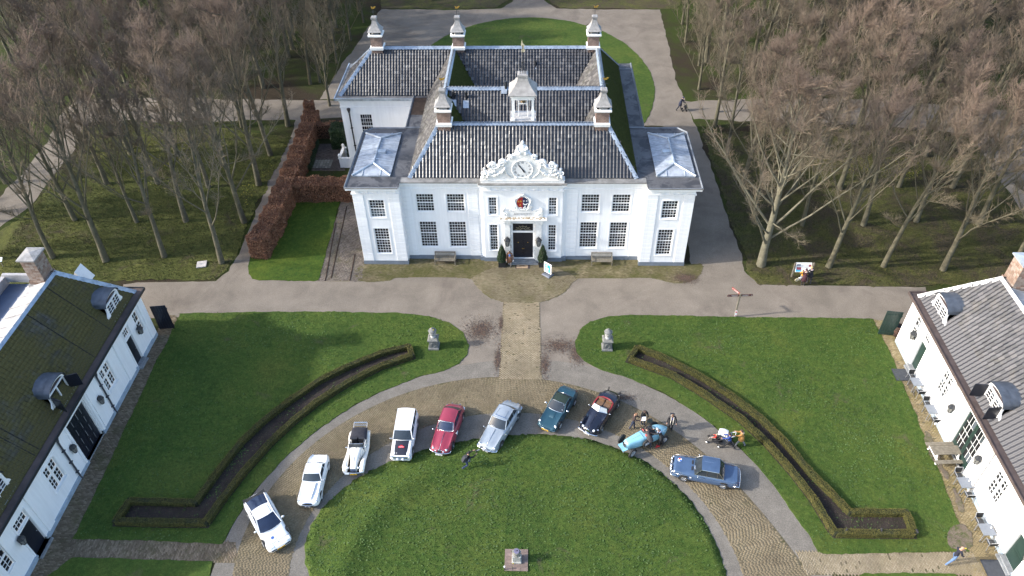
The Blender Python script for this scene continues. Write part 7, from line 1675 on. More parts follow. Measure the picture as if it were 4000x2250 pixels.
    # face and hair
    T = Matrix.Translation(hc) @ Matrix(((fw.x,0,hu_.x,0),(0,1,0,0),(fw.z,0,hu_.z,0),(0,0,0,1))) @ Matrix.Scale(k, 4)
    m = MB(T=T); m.ball((.098,0,.0), (.022,.014,.028), 6, 5); m.ball((.0,.092,.0), (.02,.014,.03), 6, 5); m.ball((.0,-.092,.0), (.02,.014,.03), 6, 5); m.build('face', mSKIN, root, True)
    m = MB(T=T); m.ball((.088,.034,.022), (.008,.014,.008), 6, 4); m.ball((.088,-.034,.022), (.008,.014,.008), 6, 4); m.ball((.09,0,-.045), (.008,.026,.006), 6, 4); m.build('eyes_and_mouth', cloth((.06,.03,.03)), root, True)
    if not bald:
        m = MB(T=T); n = 12; rings = []
        for t, q in ((.0,1.0),(.35,.98),(.7,.86),(1.1,.6),(1.4,.25)):
            rings.append([(-.018+.112*math.cos(a)*math.cos(t*1.0)*(1.0 if math.cos(a) < .3 else .9), .108*math.sin(a)*math.cos(t), .03+.105*math.sin(t)+(.012 if math.cos(a) > .4 else -.07*(1-t/1.4)*(math.cos(a) < .1))) for a in np.linspace(0, 2*PI, n, endpoint=False)])
        m.loft(rings); ho = m.build('hair' if hat is None else 'hat', cloth(hair if hat is None else hat), root, True); outward(ho.data)
    up_ = up
    base = pel*k+sh_; F_ = lambda x, y, zz: base+up_*(zz*k)+Vector((x*k, y*k, 0))
    if skirt:
        r_ = []
        for zz, rx, ry in ((.22,.15,.19),(.0,.175,.205),(-.18,.19,.225),(-skirt,.205,.24)):
            c0 = base+(up_*(zz*k) if zz > 0 else Vector((0,0,zz*k))); r_.append([c0+Vector((rx*k*math.cos(a)*(1 if math.cos(a) > 0 else 1.1), ry*k*math.sin(a), 0)) for a in np.linspace(0, 2*PI, 14, endpoint=False)])
        m = MB(); m.loft(r_); so_ = m.build('coat_skirt', cloth(coat), root, True); outward(so_.data)
    if collar is not None:
        m = MB(); c0 = base+up_*(.525*k); m.tube([c0+Vector((.10*k*math.cos(a)-.01, .115*k*math.sin(a), .0-.02*math.cos(a))) for a in np.linspace(.5, 2*PI-.5, 12)], .045*k, 7); m.build('collar', cloth(collar), root, True)
    if front is not None:   # open coat: shirt panel and edges
        m = MB(); r_ = [[base+up_*(zz*k)+Vector((dx*k, y*k, 0)) for y in (-.07,0,.07)] for zz, dx in ((.50,.10),(.38,.142),(.2,.135),(.02,.14))]; m.loft(r_, closed=False, caps=(False, False)); m.build('shirt', cloth(front), root, True)
    return root, base, up_, k, hands, sh_
def hpos(pr, i):
    p, d, s = pr[4][i]; return p*pr[3]+pr[5]
Q = lambda ox, oy, s, x, y: atn(ox, oy, s, x, y)
p = Q(1950,950,5.461,225,492); A = person('person in a long camel coat and blue shirt before the entrance', p, -88, 1.78, 2, coat=(.20,.095,.05), trs=(.36,.30,.26), front=(.10,.20,.48), skirt=.42, hair=(.08,.055,.04), nod=28, arms=((5,14,10),(14,12,22)))
m = MB(); q = hpos(A, 0); m.box(-.05,.05,-.008,.008,-.22,.03); m.build('paper_sheet', mSTK, None, loc=A[0].matrix_basis @ (q+Vector((.02,0,-.06))), rot=(0,.4,R_(-60))); o = D.objects['paper_sheet']; tag(o, 'white paper held by the person in the camel coat', 'paper')
p = Q(1780,1760,9.1,385,640); p.z = LAWNZ+float(lawn_h(p.x, p.y)); A = person('crouching photographer in black with backpack aiming a camera on the round lawn', p, 32, 1.75, 22, ((95,120),(10,95)), ((62,8,50),(62,8,50)), (.012,.012,.016), (.03,.045,.10), (.10,.10,.11), hat=(.012,.012,.015), nod=8)
m = MB(); b_ = A[1]; m.loft([[b_+A[2]*zz+Vector((-x, y, 0)) for x, y in ((.12,-.15),(.12,.15),(.30*k2,.12),(.30*k2,-.12))] for zz, k2 in ((.05,.9),(.12,1.1),(.4,1.05),(.5,.8))]); o = m.build('backpack', cloth((.03,.032,.04)), A[0], True, 50); outward(o.data)
q = (hpos(A,0)+hpos(A,1))/2; cmr = thing('camera', 'grey camera with long lens held by the crouching photographer', 'camera', A[0].matrix_basis @ (q+Vector((.06,0,.03))), R_(32)); m = MB(); m.box(-.05,.04,-.07,.07,-.045,.05); m.build('camera_body', mINT, cmr); m = MB(T=Matrix.Rotation(PI/2,4,'Y')); m.lathe([(.035,.04),(.038,.2),(.045,.24)],10); m.build('lens', M('grey_lens', (.3,.3,.31), .5), cmr)
p = Q(2360,1580,3.56,392,340); A = person('person in a brown jacket reading a sheet beside the racing car', p, -12, 1.75, 4, ((10,4),(-12,6)), ((35,4,62),(35,4,62)), (.045,.028,.026), (.025,.032,.06), (.30,.22,.13), hair=(.15,.08,.045), nod=30)
q = (hpos(A,0)+hpos(A,1))/2; m = MB(); m.box(-.02,.26,-.18,.18,0,.01); o = m.build('paper_sheet', mSTK, None, loc=A[0].matrix_basis @ (q+Vector((.04,0,.03))), rot=(0,-.35,R_(-12))); tag(o, 'printed sheet held open by the person in the brown jacket', 'paper')
p = Q(2360,1580,3.56,535,282); A = person('person in a black padded jacket and hat with a dark bag on the arm', p, -82, 1.72, 6, ((4,3),(-6,3)), ((25,8,70),(25,14,75)), (.014,.014,.016), (.022,.026,.045), (.12,.12,.14), hat=(.03,.018,.014), nod=30, collar=(.05,.035,.025))
q = hpos(A,0); bg_ = thing('handbag', 'dark green grey bag hanging from the arm of the person in the hat', 'bag', A[0].matrix_basis @ (q+Vector((.0,.16,-.16))), R_(-82)); m = MB(); m.loft([[(x*w_, y*w_, z) for x, y in ((-.07,-.19),(.07,-.19),(.07,.19),(-.07,.19))] for z, w_ in ((-.15,1),(0,1.05),(.13,.85))]); o = m.build('bag_body', cloth((.03,.04,.038)), bg_); outward(o.data); m = MB(); m.tube([(0,.12*math.cos(t),.12+.16*math.sin(t)) for t in np.linspace(0,PI,9)],.012,5); m.build('strap', cloth((.02,.02,.02)), bg_)
p = Q(2360,1580,3.56,915,352); A = person('person in dark jacket with cream fur collar standing behind the racing car', p, -95, 1.78, 2, ((3,2),(-3,2)), ((5,18,25),(5,18,25)), (.022,.02,.022), (.014,.014,.018), (.05,.045,.035), hair=(.09,.05,.03), front=(.05,.06,.16), collar=(.55,.50,.42), nod=26, skirt=.2)
m = MB(); 
for s in (-1,1): m.tube([A[1]+A[2]*.5+Vector((.10,s*.09,0)), A[1]+A[2]*.3+Vector((.155,s*.085,0)), A[1]+A[2]*.05+Vector((.165,s*.085,0)), A[1]+Vector((.19,s*.09,-.16))], .026, 6)
m.build('coat_edge', cloth((.60,.55,.47)), A[0], True); m = MB(); m.box(-.30,-.14,-.15,.15,1.05,1.5); m.build('backpack', cloth((.025,.027,.035)), A[0])
p = Q(2360,1580,3.56,618,598); A = person('person in a brown coat bending deep into the cockpit of the blue racing car', p, 112, 1.75, 62, ((14,4),(-4,2)), ((58,6,25),(58,10,20)), (.05,.042,.042), (.03,.034,.05), (.02,.02,.02), hair=(.04,.03,.025), nod=30, skirt=.12)
p = Q(2360,1580,3.56,780,572); A = person('grey haired person in a black jacket leaning over the tail of the racing car', p, 150, 1.74, 30, ((8,4),(-10,3)), ((45,4,30),(45,8,30)), (.016,.016,.018), (.016,.017,.022), (.02,.02,.02), hair=(.42,.40,.38), collar=(.28,.32,.45), nod=24)
p2 = Q(2360,1580,3.56,742,590); rg = thing('rag', 'crumpled red cloth lying by the rear wheel of the racing car', 'cloth', (p2.x,p2.y,.03)); m = MB(); r = random.Random(2); [m.ball((r.uniform(-.12,.12), r.uniform(-.09,.09), .04), (r.uniform(.05,.09),r.uniform(.04,.08),.04), 7, 5) for i in range(7)]; m.build('rag_fold', cloth((.45,.02,.025)), rg, True)
p = Q(2740,1630,5.46,560,660); A = person('boy in a bright blue jacket and black trousers pushing a pushchair', p, 152, 1.62, 8, ((24,6),(-26,22)), ((50,4,15),(50,4,15)), (.015,.045,.20), (.012,.013,.016), (.05,.05,.055), hair=(.045,.028,.02), nod=16)
hd = R_(152); sp = p+Vector((math.cos(hd)*.98, math.sin(hd)*.98, 0))
pc = thing('pushchair', 'black pushchair with white wheel hubs pushed by the boy in blue', 'pushchair', (sp.x,sp.y,.02), hd)
m = MB()
for s in (-1,1): m.tube([(-.62,s*.22,1.02),(-.35,s*.24,.72),(.15,s*.25,.38),(.42,s*.25,.14)],.018,6); m.tube([(-.38,s*.27,.14),(-.1,s*.25,.52)],.016,6)
m.tube([(-.62,-.22,1.02),(-.62,.22,1.02)],.02,6); m.build('pushchair_frame', mINT, pc)
m = MB(); m.loft([[(x, y, z+dz) for y, dz in ((-.21,.1),(-.18,.0),(.18,.0),(.21,.1))] for x, z in ((-.28,.82),(-.14,.5),(.2,.46),(.34,.34))], closed=False, caps=(False,False)); m.build('pushchair_seat', cloth((.02,.02,.024)), pc, True); m = MB(); m.box(-.3,.15,-.2,.2,.2,.32); m.build('basket', cloth((.03,.03,.035)), pc)
for x in (.45,-.4):
    for s in (-1,1): m = MB(T=Matrix.Translation((x,s*.27,.11)) @ Matrix.Rotation(PI/2,4,'X')); m.lathe([(.05,-.03),(.115,-.025),(.115,.025),(.05,.03)],12); wo = m.build('wheel', mRUB, pc, True, 40); m = MB(T=Matrix.Translation((x,s*.30,.11)) @ Matrix.Rotation(-s*PI/2,4,'X')); m.lathe([(.07,0),(.06,.02),(.01,.03)],10); m.build('hub', mSTK, wo)
person('toddler in a red coat with fair hair sitting in the black pushchair', sp+Vector((math.cos(hd)*-.02,math.sin(hd)*-.02,.26)), 152, .95, -8, ((80,40),(80,40)), ((40,10,20),(40,10,20)), (.42,.03,.02), (.25,.22,.2), (.3,.28,.26), hair=(.42,.33,.20), nod=10)
p = Q(2740,1630,5.46,805,605); A = person('person in a mustard parka with fur hood pushing a pale pram', p, 160, 1.70, 5, ((20,6),(-20,14)), ((52,6,22),(40,6,55)), (.34,.17,.045), (.16,.17,.19), (.015,.015,.016), hair=(.06,.035,.025), collar=(.36,.29,.20), skirt=.2, nod=16)
hd = R_(158); sp = p+Vector((math.cos(hd)*1.05, math.sin(hd)*1.05, 0))
pr = thing('pram', 'pale grey pram with raised canopy pushed by the person in the mustard parka', 'pram', (sp.x,sp.y,.02), hd); m = MB()
for s in (-1,1): m.tube([(-.62,s*.2,1.04),(-.3,s*.23,.78),(.3,s*.24,.2)],.016,6); m.tube([(-.35,s*.24,.2),(.1,s*.23,.6)],.016,6)
m.tube([(-.62,-.2,1.04),(-.62,.2,1.04)],.02,6); m.build('pram_frame', mSTK, pr)
m = MB(); m.loft([[(x*.45+.05, y*.22, z) for x, y in ((-1,-.7),(-.6,-1),(.6,-1),(1,-.7),(1,.7),(.6,1),(-.6,1),(-1,.7))] for z in (.52,.6,.78)]); o = m.build('carrycot', cloth((.30,.32,.35)), pr, True, 50); outward(o.data)
rings = [[(.1+.40*math.cos(b)*math.cos(a*0+0)*1.0-.0, .27*math.sin(t), .76+.36*math.cos(t)*math.sin(b)) for t in np.linspace(-PI/2, PI/2, 9)] for b in np.linspace(.12, 2.2, 7)]
m = MB(); m.loft(rings, closed=False, caps=(False,False)); m.build('canopy', cloth((.62,.64,.67)), pr, True)
for x in (.32,-.38):
    for s in (-1,1): m = MB(T=Matrix.Translation((x,s*.26,.15)) @ Matrix.Rotation(PI/2,4,'X')); m.lathe([(.08,-.02),(.155,-.018),(.155,.018),(.08,.02)],14); m.build('wheel', mRUB, pr, True, 40)
p = Q(2000,150,3.22,2105,908); A = person('person in navy coat and hat pushing a wheeled walker along the gravel', p, 2, 1.74, 16, ((16,6),(-24,10)), ((42,4,25),(42,4,25)), (.022,.026,.05), (.02,.022,.035), (.02,.02,.02), hat=(.05,.05,.10), skirt=.25, nod=22)
wk = thing('wheeled_walker', 'black wheeled walker pushed along the far gravel path', 'walker', (p.x+.62,p.y-.02,.02)); m = MB()
for s in (-1,1): m.tube([(-.32,s*.25,.92),(-.12,s*.25,.86),(.12,s*.26,.12)],.017,6); m.tube([(-.28,s*.26,.12),(.0,s*.25,.55)],.017,6)
m.tube([(0,-.25,.55),(0,.25,.55)],.015,5); m.build('walker_frame', mINT, wk); m = MB(); m.box(-.1,.14,-.2,.2,.35,.58); m.build('walker_bag', cloth((.02,.02,.025)), wk)
for x in (.14,-.28):
    for s in (-1,1): m = MB(T=Matrix.Translation((x,s*.26,.1)) @ Matrix.Rotation(PI/2,4,'X')); m.lathe([(.04,-.02),(.10,-.018),(.10,.018),(.04,.02)],12); m.build('wheel', mRUB, wk, True, 40)
p = Q(2750,1000,4.684,1800,535); person('person in a maroon coat and hat reading the information board', p, 82, 1.68, 10, ((3,2),(-3,2)), ((18,6,25),(30,10,40)), (.045,.014,.02), (.02,.017,.02), (.22,.21,.21), hat=(.05,.02,.035), collar=(.40,.32,.26), skirt=.42, nod=12)
p = Q(2750,1000,4.684,1905,500); person('fair haired person in black coat with pale scarf at the information board', p, 105, 1.72, 12, ((6,3),(-10,3)), ((30,8,50),(8,14,20)), (.012,.012,.016), (.05,.048,.055), (.02,.02,.022), hair=(.45,.33,.18), collar=(.60,.48,.46), skirt=.1, nod=16)
p = Q(2750,1000,4.684,1765,455); person('child in an orange vest standing by a small balance bike', p, 80, 1.12, 8, ((5,4),(-5,4)), ((25,10,25),(15,10,25)), (.65,.28,.02), (.30,.30,.32), (.4,.4,.4), hair=(.20,.12,.06), nod=10)
p = Q(2750,1000,4.684,1700,462); bk = thing('balance_bike', 'small pale balance bike with cream wheels on the grass by the information board', 'bike', (p.x+.25,p.y,.02), R_(8))
for x in (-.32,.3):
    m = MB(); m.tube([(x+.15*math.cos(t),0,.16+.15*math.sin(t)) for t in np.linspace(0,2*PI,17)],.028,6,caps=False); w_ = m.build('wheel', cloth((.62,.56,.36)), bk, True); m = MB(); [m.tube([(x-.14*math.cos(t),0,.16-.14*math.sin(t)),(x+.14*math.cos(t),0,.16+.14*math.sin(t))],.006,4) for t in np.linspace(0,PI,4,endpoint=False)]; m.build('spoke', mRIM, w_)
m = MB(); m.tube([(-.32,0,.16),(-.1,0,.34),(.24,0,.38),(.3,0,.16)],.02,6); m.tube([(.24,-.16,.5),(.24,.16,.5)],.014,5); m.tube([(.24,0,.36),(.24,0,.5)],.015,5); m.box(-.2,.02,-.05,.05,.36,.4); m.build('bike_frame', mSTK, bk)
p = Q(3200,1800,3.22,1645,1285); A = person('bald person in navy jacket and blue jeans walking on the brick path', p, 14, 1.78, 8, ((22,6),(-22,14)), ((32,6,55),(20,8,30)), (.012,.014,.028), (.10,.17,.32), (.55,.50,.35), bald=True, nod=18)
q = hpos(A,0); o = MB().box(-.05,.06,-.03,.03,-.02,.03).build('phone', M('yellow_case', (.6,.5,.03), .4), None, loc=A[0].matrix_basis @ (q+Vector((.06,0,.02)))); tag(o, 'small yellow object in the hand of the bald person', 'phone')

# ================================================================ FURNITURE
def bench(x, y, rz, label):
    b = thing('garden_bench', label, 'bench', (x,y,.015), rz, 'teak benches before the facade')
    for i in range(5): m = MB(); m.box(-.87,.87,-.24+.1*i-.043,-.24+.1*i+.043,.43,.455); m.build('seat_slat', MAT['oak'], b)
    for i in range(17): m = MB(); X = -.80+.1*i; m.add([(X-.025,.27,.5),(X+.025,.27,.5),(X+.025,.36,.92),(X-.025,.36,.92),(X-.025,.295,.5),(X+.025,.295,.5),(X+.025,.385,.92),(X-.025,.385,.92)],[(0,1,2,3),(7,6,5,4),(1,5,6,2),(4,0,3,7)]); m.build('back_slat', MAT['oak'], b)
    m = MB(); m.box(-.87,.87,.34,.40,.91,.99); m.box(-.87,.87,.26,.31,.46,.52); m.build('back_rail', MAT['oak'], b)
    for s in (-1,1):
        m = MB(); m.box(s*.89-.035,s*.89+.035,-.29,-.22,0,.64); m.build('leg', MAT['oak'], b); m = MB(); m.add([(s*.89+a,y0,z) for z, y0s in ((0,(.26,.33)),(.99,(.34,.41))) for y0 in y0s for a in (-.035,.035)],[(0,1,5,4),(3,2,6,7),(1,3,7,5),(2,0,4,6),(4,5,7,6)]); m.build('leg', MAT['oak'], b); m = MB(); m.box(s*.89-.04,s*.89+.04,-.32,.33,.64,.68); m.build('armrest', MAT['oak'], b)
    return b
g = atn(1300,650,3.22,1420,1195); bench(g.x, YH+YR-.62, 0, 'weathered teak bench with leaves beneath, on the copper hedge side of the entrance')
g = atn(2000,650,3.22,1124,1215); bench(g.x, YH+YR-.62, 0, 'weathered teak bench on clean moss, on the gravel road side of the entrance')
for k_, (ox, px, py, lb) in enumerate(((1300,2130,1270,'clipped cone tree in a black planter beside the person in the camel coat'),(2000,385,1270,'clipped cone tree in a black planter behind the teal poster stand'))):
    g = atn(ox,650,3.22,px,py); t = thing('topiary_planter', lb, 'plant', (g.x,g.y+.25,.02), 0, 'cone trees flanking the entrance'); m = MB(); m.box(-.32,.32,-.32,.32,0,.56); m.build('planter', M('black_planter', (.015,.016,.018), .5) if 'black_planter' not in D.materials else D.materials['black_planter'], t)
    m = MB(); m.lathe([(.36,.56),(.40,.75),(.30,1.4),(.14,2.0),(.02,2.3)],10); m.build('foliage_core', mCOREG, t)
    r = np.random.default_rng(50+k_); n = 2600; zz = .58+1.8*(1-np.sqrt(r.random(n))); a = r.random(n)*2*PI; rad = np.interp(zz,(.56,.8,1.4,2.0,2.4),(.36,.43,.32,.16,.03))*(1+.06*np.sin(zz*9+a*2)); C = np.c_[rad*np.cos(a),rad*np.sin(a),zz]; u = r.normal(0,1,(n,3)); u /= np.linalg.norm(u,axis=1)[:,None]; v = np.cross(u,r.normal(0,1,(n,3))); v /= np.linalg.norm(v,axis=1)[:,None]; kk = r.uniform(.025,.05,n)[:,None]
    link('foliage', npmesh('foliage', np.stack([C-u*kk,C+v*kk*.6,C+u*kk,C-v*kk*.6],1).reshape(-1,3), np.arange(4*n).reshape(-1,4), tIV.m), t)
g = atn(2000,1010,14.56,600,420); dmx = g.x; mt = thing('doormat', 'large coir doormat with printed lettering before the entrance steps', 'doormat', (g.x,g.y,.035))
m = MB(); m.box(-.62,.66,-.42,.44,0,.012); m.build('mat_border', M('mat_border_mat', (.045,.032,.032), .9), mt); m = MB(); m.box(-.53,.46,-.38,.38,.012,.024); mf = m.build('mat_field', M('coir', (.33,.235,.15), .95, .2, 6, .4, 80), mt)
mK = M('mat_print', (.04,.025,.02), .9); text('lettering', 'TREK AAN', .17, mK, mf, (-.03,.12,.026), (0,0,0), .002); text('lettering', 'DE BEL', .16, mK, mf, (-.02,-.03,.026), (0,0,0), .002)
m = MB(); [m.box(-.36+i*.07,-.36+i*.07+.05,-.17,-.12,.024,.028) for i in range(10) if i not in (4,)]; m.build('small_print', mK, mf)
g = atn(2110,1015,10.92,320,650); ab = thing('poster_stand', 'white framed teal poster stand on a grey weighted base', 'sign', (g.x,g.y,.03), R_(-40)); m = MB(); m.loft([[(x,y,z) for x,y in ((-.42*k_,-.34*k_),(.42*k_,-.34*k_),(.42*k_,.34*k_),(-.42*k_,.34*k_))] for z,k_ in ((0,1),(.06,1),(.12,.85))]); o = m.build('base', M('stand_grey', (.12,.13,.16), .6), ab); outward(o.data)
m = MB(); m.box(-.02,.02,-.03,.03,.12,.22); 
m = MB()
for y in (-.28,.28): m.box(y-.04,y+.04,-.04,.04,.12,.24)
m.build('bracket', mINT, ab); m = MB(); m.box(-.40,.40,-.03,.03,.24,1.30); fr = m.build('frame', MAT['trim'], ab); m = MB(); m.box(-.34,.34,-.038,-.03,.30,1.24); po = m.build('poster', M('pale_poster', (.55,.68,.72), .4), fr); m = MB()
m.box(-.28,.28,-.042,-.038,.36,1.16); m.build('poster_panel', M('teal_print', (.02,.30,.36), .4), po); m = MB(); m.box(-.2,.0,-.046,-.042,.95,1.08); m.box(-.2,.12,-.046,-.042,.62,.84); m.box(-.2,.1,-.046,-.042,.42,.56); m.lathe([(.09,0),(.09,.004)],14,(0,0,0)); m.build('poster_print', mSTK, po)
# stone herms
def herm(px, py, label):
    g = at(px, py); h = thing('stone_herm', label, 'statue', (g.x,g.y+.15,LAWNZ), 0, 'stone urn pillars on the lawn tips')
    m = MB(); m.lathe([(.42,0),(.42,.12),(.36,.16),(.34,.2),(.32,.85),(.34,.9)],4,sq=True); m.build('pedestal', MAT['stone'], h)
    m = MB(); m.tube([(.16*math.cos(t),-.345,.5+.24*math.sin(t)) for t in np.linspace(0,2*PI,15)],.03,5,caps=False); m.build('relief', MAT['stone'], h)
    m = MB(); m.lathe([(.40,.9),(.42,.98),(.36,1.04),(.30,1.08)],4,sq=True); m.build('pedestal_cap', MAT['lichen'], h)
    m = MB(); m.lathe([(.20,1.08),(.2,1.2),(.15,1.26),(.2,1.36),(.27,1.5),(.28,1.66),(.24,1.7)],14); m.build('urn', M('pale_urn', (.33,.325,.32), .8, .2, 4) if 'pale_urn' not in D.materials else D.materials['pale_urn'], h, True, 40); m = MB(); m.lathe([(.31,1.7),(.33,1.76),(.26,1.86),(.14,1.96),(.06,2.0)],14); m.ball((0,0,2.03),.07,8,6); m.build('urn_lid', MAT['stone'], h, True, 40)
    m = MB(); r = random.Random(int(px)); [m.ball((r.uniform(-.14,.14),r.uniform(-.14,.08),1.93+r.uniform(-.02,.05)),(.05,.05,.02),6,4) for i in range(7)]; m.build('lichen', M('yellow_lichen', (.45,.36,.04), .9) if 'yellow_lichen' not in D.materials else D.materials['yellow_lichen'], h)
herm(1092, 876, 'grey stone urn pillar on the lawn tip towards the mossy roofed building'); herm(1527, 879, 'grey stone urn pillar on the lawn tip towards the pantiled building')
# sundial pedestal on tiles
g = atn(1900,2100,9.66,1130,880); sd_ = thing('tile_plinth', 'square of nine reddish concrete tiles set in the round lawn', 'paving', (g.x,g.y,LAWNZ+float(lawn_h(g.x,g.y))+.02)); mTIL = M('reddish_tile', (.17,.125,.108), .85, .3, 3, .3, 40, obj=.15); m = MB(); m.box(-.232,.232,-.232,.232,0,.04); tm_ = m.mesh('tile', mTIL)
for i in range(3):
    for j in range(3): link('tile', tm_, sd_, ((i-1)*.474,(j-1)*.474,0))
ped_ = thing('sundial', 'weathered stone sundial pillar standing on reddish tiles', 'sundial', (g.x+.02,g.y+.02,LAWNZ+.06+float(lawn_h(g.x,g.y)))); m = MB(); m.lathe([(.29,0),(.29,.12),(.24,.16),(.23,.62),(.26,.66)],4,sq=True); m.build('pillar', M('pale_sundial_stone', (.32,.32,.30), .85, .3, 4, .3, 30), ped_); m = MB(); m.lathe([(.26,.66),(.2,.76),(.2,.9),(.23,.94),(.2,.98)],14); m.build('column_top', MAT['lichen'], ped_); m = MB(); m.lathe([(.17,.98),(.17,1.0)],14); dl = m.build('dial', M('dial_plate', (.16,.15,.22), .4), ped_); m = MB(); m.add([(-.1,0,1.0),(.08,0,1.0),(.08,0,1.12)],[(0,1,2),(2,1,0)]); m.build('gnomon', MAT['iron'], dl); m = MB(); m.ball((-.2,-.27,.06),(.05,.05,.07),7,5); m.build('yellow_moss', D.materials['yellow_lichen'], ped_)
q = atn(1900,2100,9.66,690,1240); lt = thing('ground_lamp', 'small white topped lamp post in the grass beside the tiles', 'lamp', (q.x,q.y,LAWNZ+float(lawn_h(q.x,q.y)))); m = MB(); m.tube([(0,0,0),(0,0,.3)],.035,8); m.build('post', mINT, lt); m = MB(); m.lathe([(.045,.3),(.05,.4),(.03,.43)],8); m.build('lamp_head', mSTK, lt)
# finger post
g = atn(2750,1000,4.684,562,1112); fp = thing('finger_post', 'wooden signpost with red brown direction boards by the lawn edge', 'signpost', (g.x,g.y,0)); m = MB(); m.box(-.06,.06,-.06,.06,0,2.55); m.build('post', MAT['oak'], fp); mFB = M('red_brown_board', (.07,.018,.017), .5); mFB2 = M('orange_red_board', (.22,.055,.04), .5)
for a, ln, z, mt_ in ((3,1.0,2.36,mFB),(183,1.0,2.36,mFB),(125,.9,2.50,mFB2)):
    bd = MB(); bd.box(.06,ln,-.015,.015,-.10,.10); bo = bd.build('direction_board', mt_, fp, loc=(0,0,z), rot=(0,0,R_(a))); pt = MB()
    for s in (-1,1):
        for z0, x0, x1 in ((.03,.16,.72),(-.05,.2,.62)): pt.box(x0,x1,s*.0155,s*.018,z0-.006,z0+.010)
        pt.ball((ln-.1,s*.016,0),(.025,.004,.025),8,5)
    pt.build('board_lettering', mSTK, bo)
m = MB(); m.box(-.075,.075,-.085,-.061,.15,.75); tg_ = m.build('route_tag', mSTK, fp); m = MB(); m.box(-.06,.06,-.088,-.085,.52,.68); m.box(-.06,.06,-.088,-.085,.2,.26); m.build('tag_print', mSTR, tg_)
# information board and small signs
g = atn(3060,1030,9.1,290,490); g2 = atn(3060,1030,9.1,930,470); ib = thing('information_board', 'sloping white information board on two wooden posts at the wood edge', 'sign', ((g.x+g2.x)/2,(g.y+g2.y)/2,LAWNZ)); hw = (g2.x-g.x)/2
for s in (-1,1): m = MB(); m.box(s*hw-.06,s*hw+.06,-.06,.06,0,1.55); m.build('post', MAT['oak'], ib)
m = MB(); m.box(-hw+.1,hw-.1,-.02,.02,-.42,.42); pn = m.build('panel', MAT['trim'], ib, loc=(0,.02,1.05), rot=(-.45,0,0)); 
for nm, mt_, bx_ in (('picture_print', M('teal_picture', (.05,.35,.55), .4), (-hw+.14,-.18,-.38,-.1)),('map_print', M('maroon_map', (.22,.05,.07), .5), (-hw+.2,-.2,-.22,.02)),('text_block', M('grey_print', (.32,.34,.37), .5), (-.15,.4,.1,.16)),('text_block', D.materials['grey_print'], (-.15,.45,-.02,.02)),('text_block', D.materials['grey_print'], (-hw+.2,-.25,.1,.3)),('round_print', D.materials['maroon_map'], (hw-.35,hw-.15,.05,.25))): m = MB(); m.box(bx_[0],bx_[1],-.027-.002*('map' in nm),-.0205,bx_[2],bx_[3]); m.build(nm, mt_, pn)
g = at(12,672); sg = thing('lectern_sign', 'small coloured lectern sign on the grass under the trees', 'sign', (g.x-.1,g.y,LAWNZ)); m = MB(); m.tube([(0,0,0),(0,0,.8)],.04,6); m.build('post', MAT['oak'], sg); m = MB(); m.box(-.28,.28,-.015,.015,-.2,.2); pn = m.build('panel', MAT['trim'], sg, loc=(0,0,.85), rot=(-.9,0,0)); m = MB(); m.box(-.26,.26,-.018,-.0155,-.18,-.08); m.build('blue_print', M('sky_print', (.15,.38,.65), .4), pn); m = MB(); m.box(-.1,.24,-.018,-.0155,-.02,.12); m.build('green_print', M('green_print', (.25,.42,.38), .5), pn)
g = at(508,667); sl2 = thing('stone_slab', 'pale square slab with lettering lying in the grass by the narrow path', 'slab', (g.x,g.y,LAWNZ), R_(12)); m = MB(); m.box(-.42,.42,-.42,.42,0,.1); m.build('slab', M('pale_slab', (.42,.39,.37), .8, .15, 4), sl2); m = MB(); m.box(-.2,.12,.05,.09,.1,.104); m.box(-.05,.0,-.1,.05,.1,.104); m.build('slab_marking', MAT['plinth'], sl2)
# terrace tables and chairs
mTOP = M('grey_table_top', (.15,.17,.20), .45, .1, 4); mALU = M('aluminium', (.52,.53,.55), .35, .1, metal=.8); mMSH = M('dark_mesh', (.035,.038,.042), .7)
def chair(x, y, rz, label):
    c_ = thing('terrace_chair', label, 'chair', (x,y,.03), rz, 'terrace chairs along the sunlit wall'); m = MB(); m.box(-.22,.22,-.22,.22,.43,.455); m.build('seat', mMSH, c_); m = MB(); m.add([(-.22,-.24,.48),(.22,-.24,.48),(.22,-.33,.88),(-.22,-.33,.88)],[(0,1,2,3),(3,2,1,0)]); m.build('backrest', mMSH, c_)
    for s in (-1,1): m = MB(); m.tube([(s*.26,.26,0),(s*.26,.22,.44),(s*.26,.2,.65),(s*.26,-.22,.66),(s*.25,-.34,.9)],.02,6); m.build('frame', mALU, c_); m = MB(); m.tube([(s*.26,-.3,0),(s*.26,-.22,.45),(s*.25,-.24,.6)],.02,6); m.build('leg', mALU, c_)
    m = MB(); m.tube([(-.25,-.34,.9),(.25,-.34,.9)],.02,6); m.tube([(-.26,.22,.44),(.26,.22,.44)],.018,6); m.build('rail', mALU, c_)
nmT = ('by the far green door','by the far wall pipe','between picnic table and near pipe','nearest the brick path')
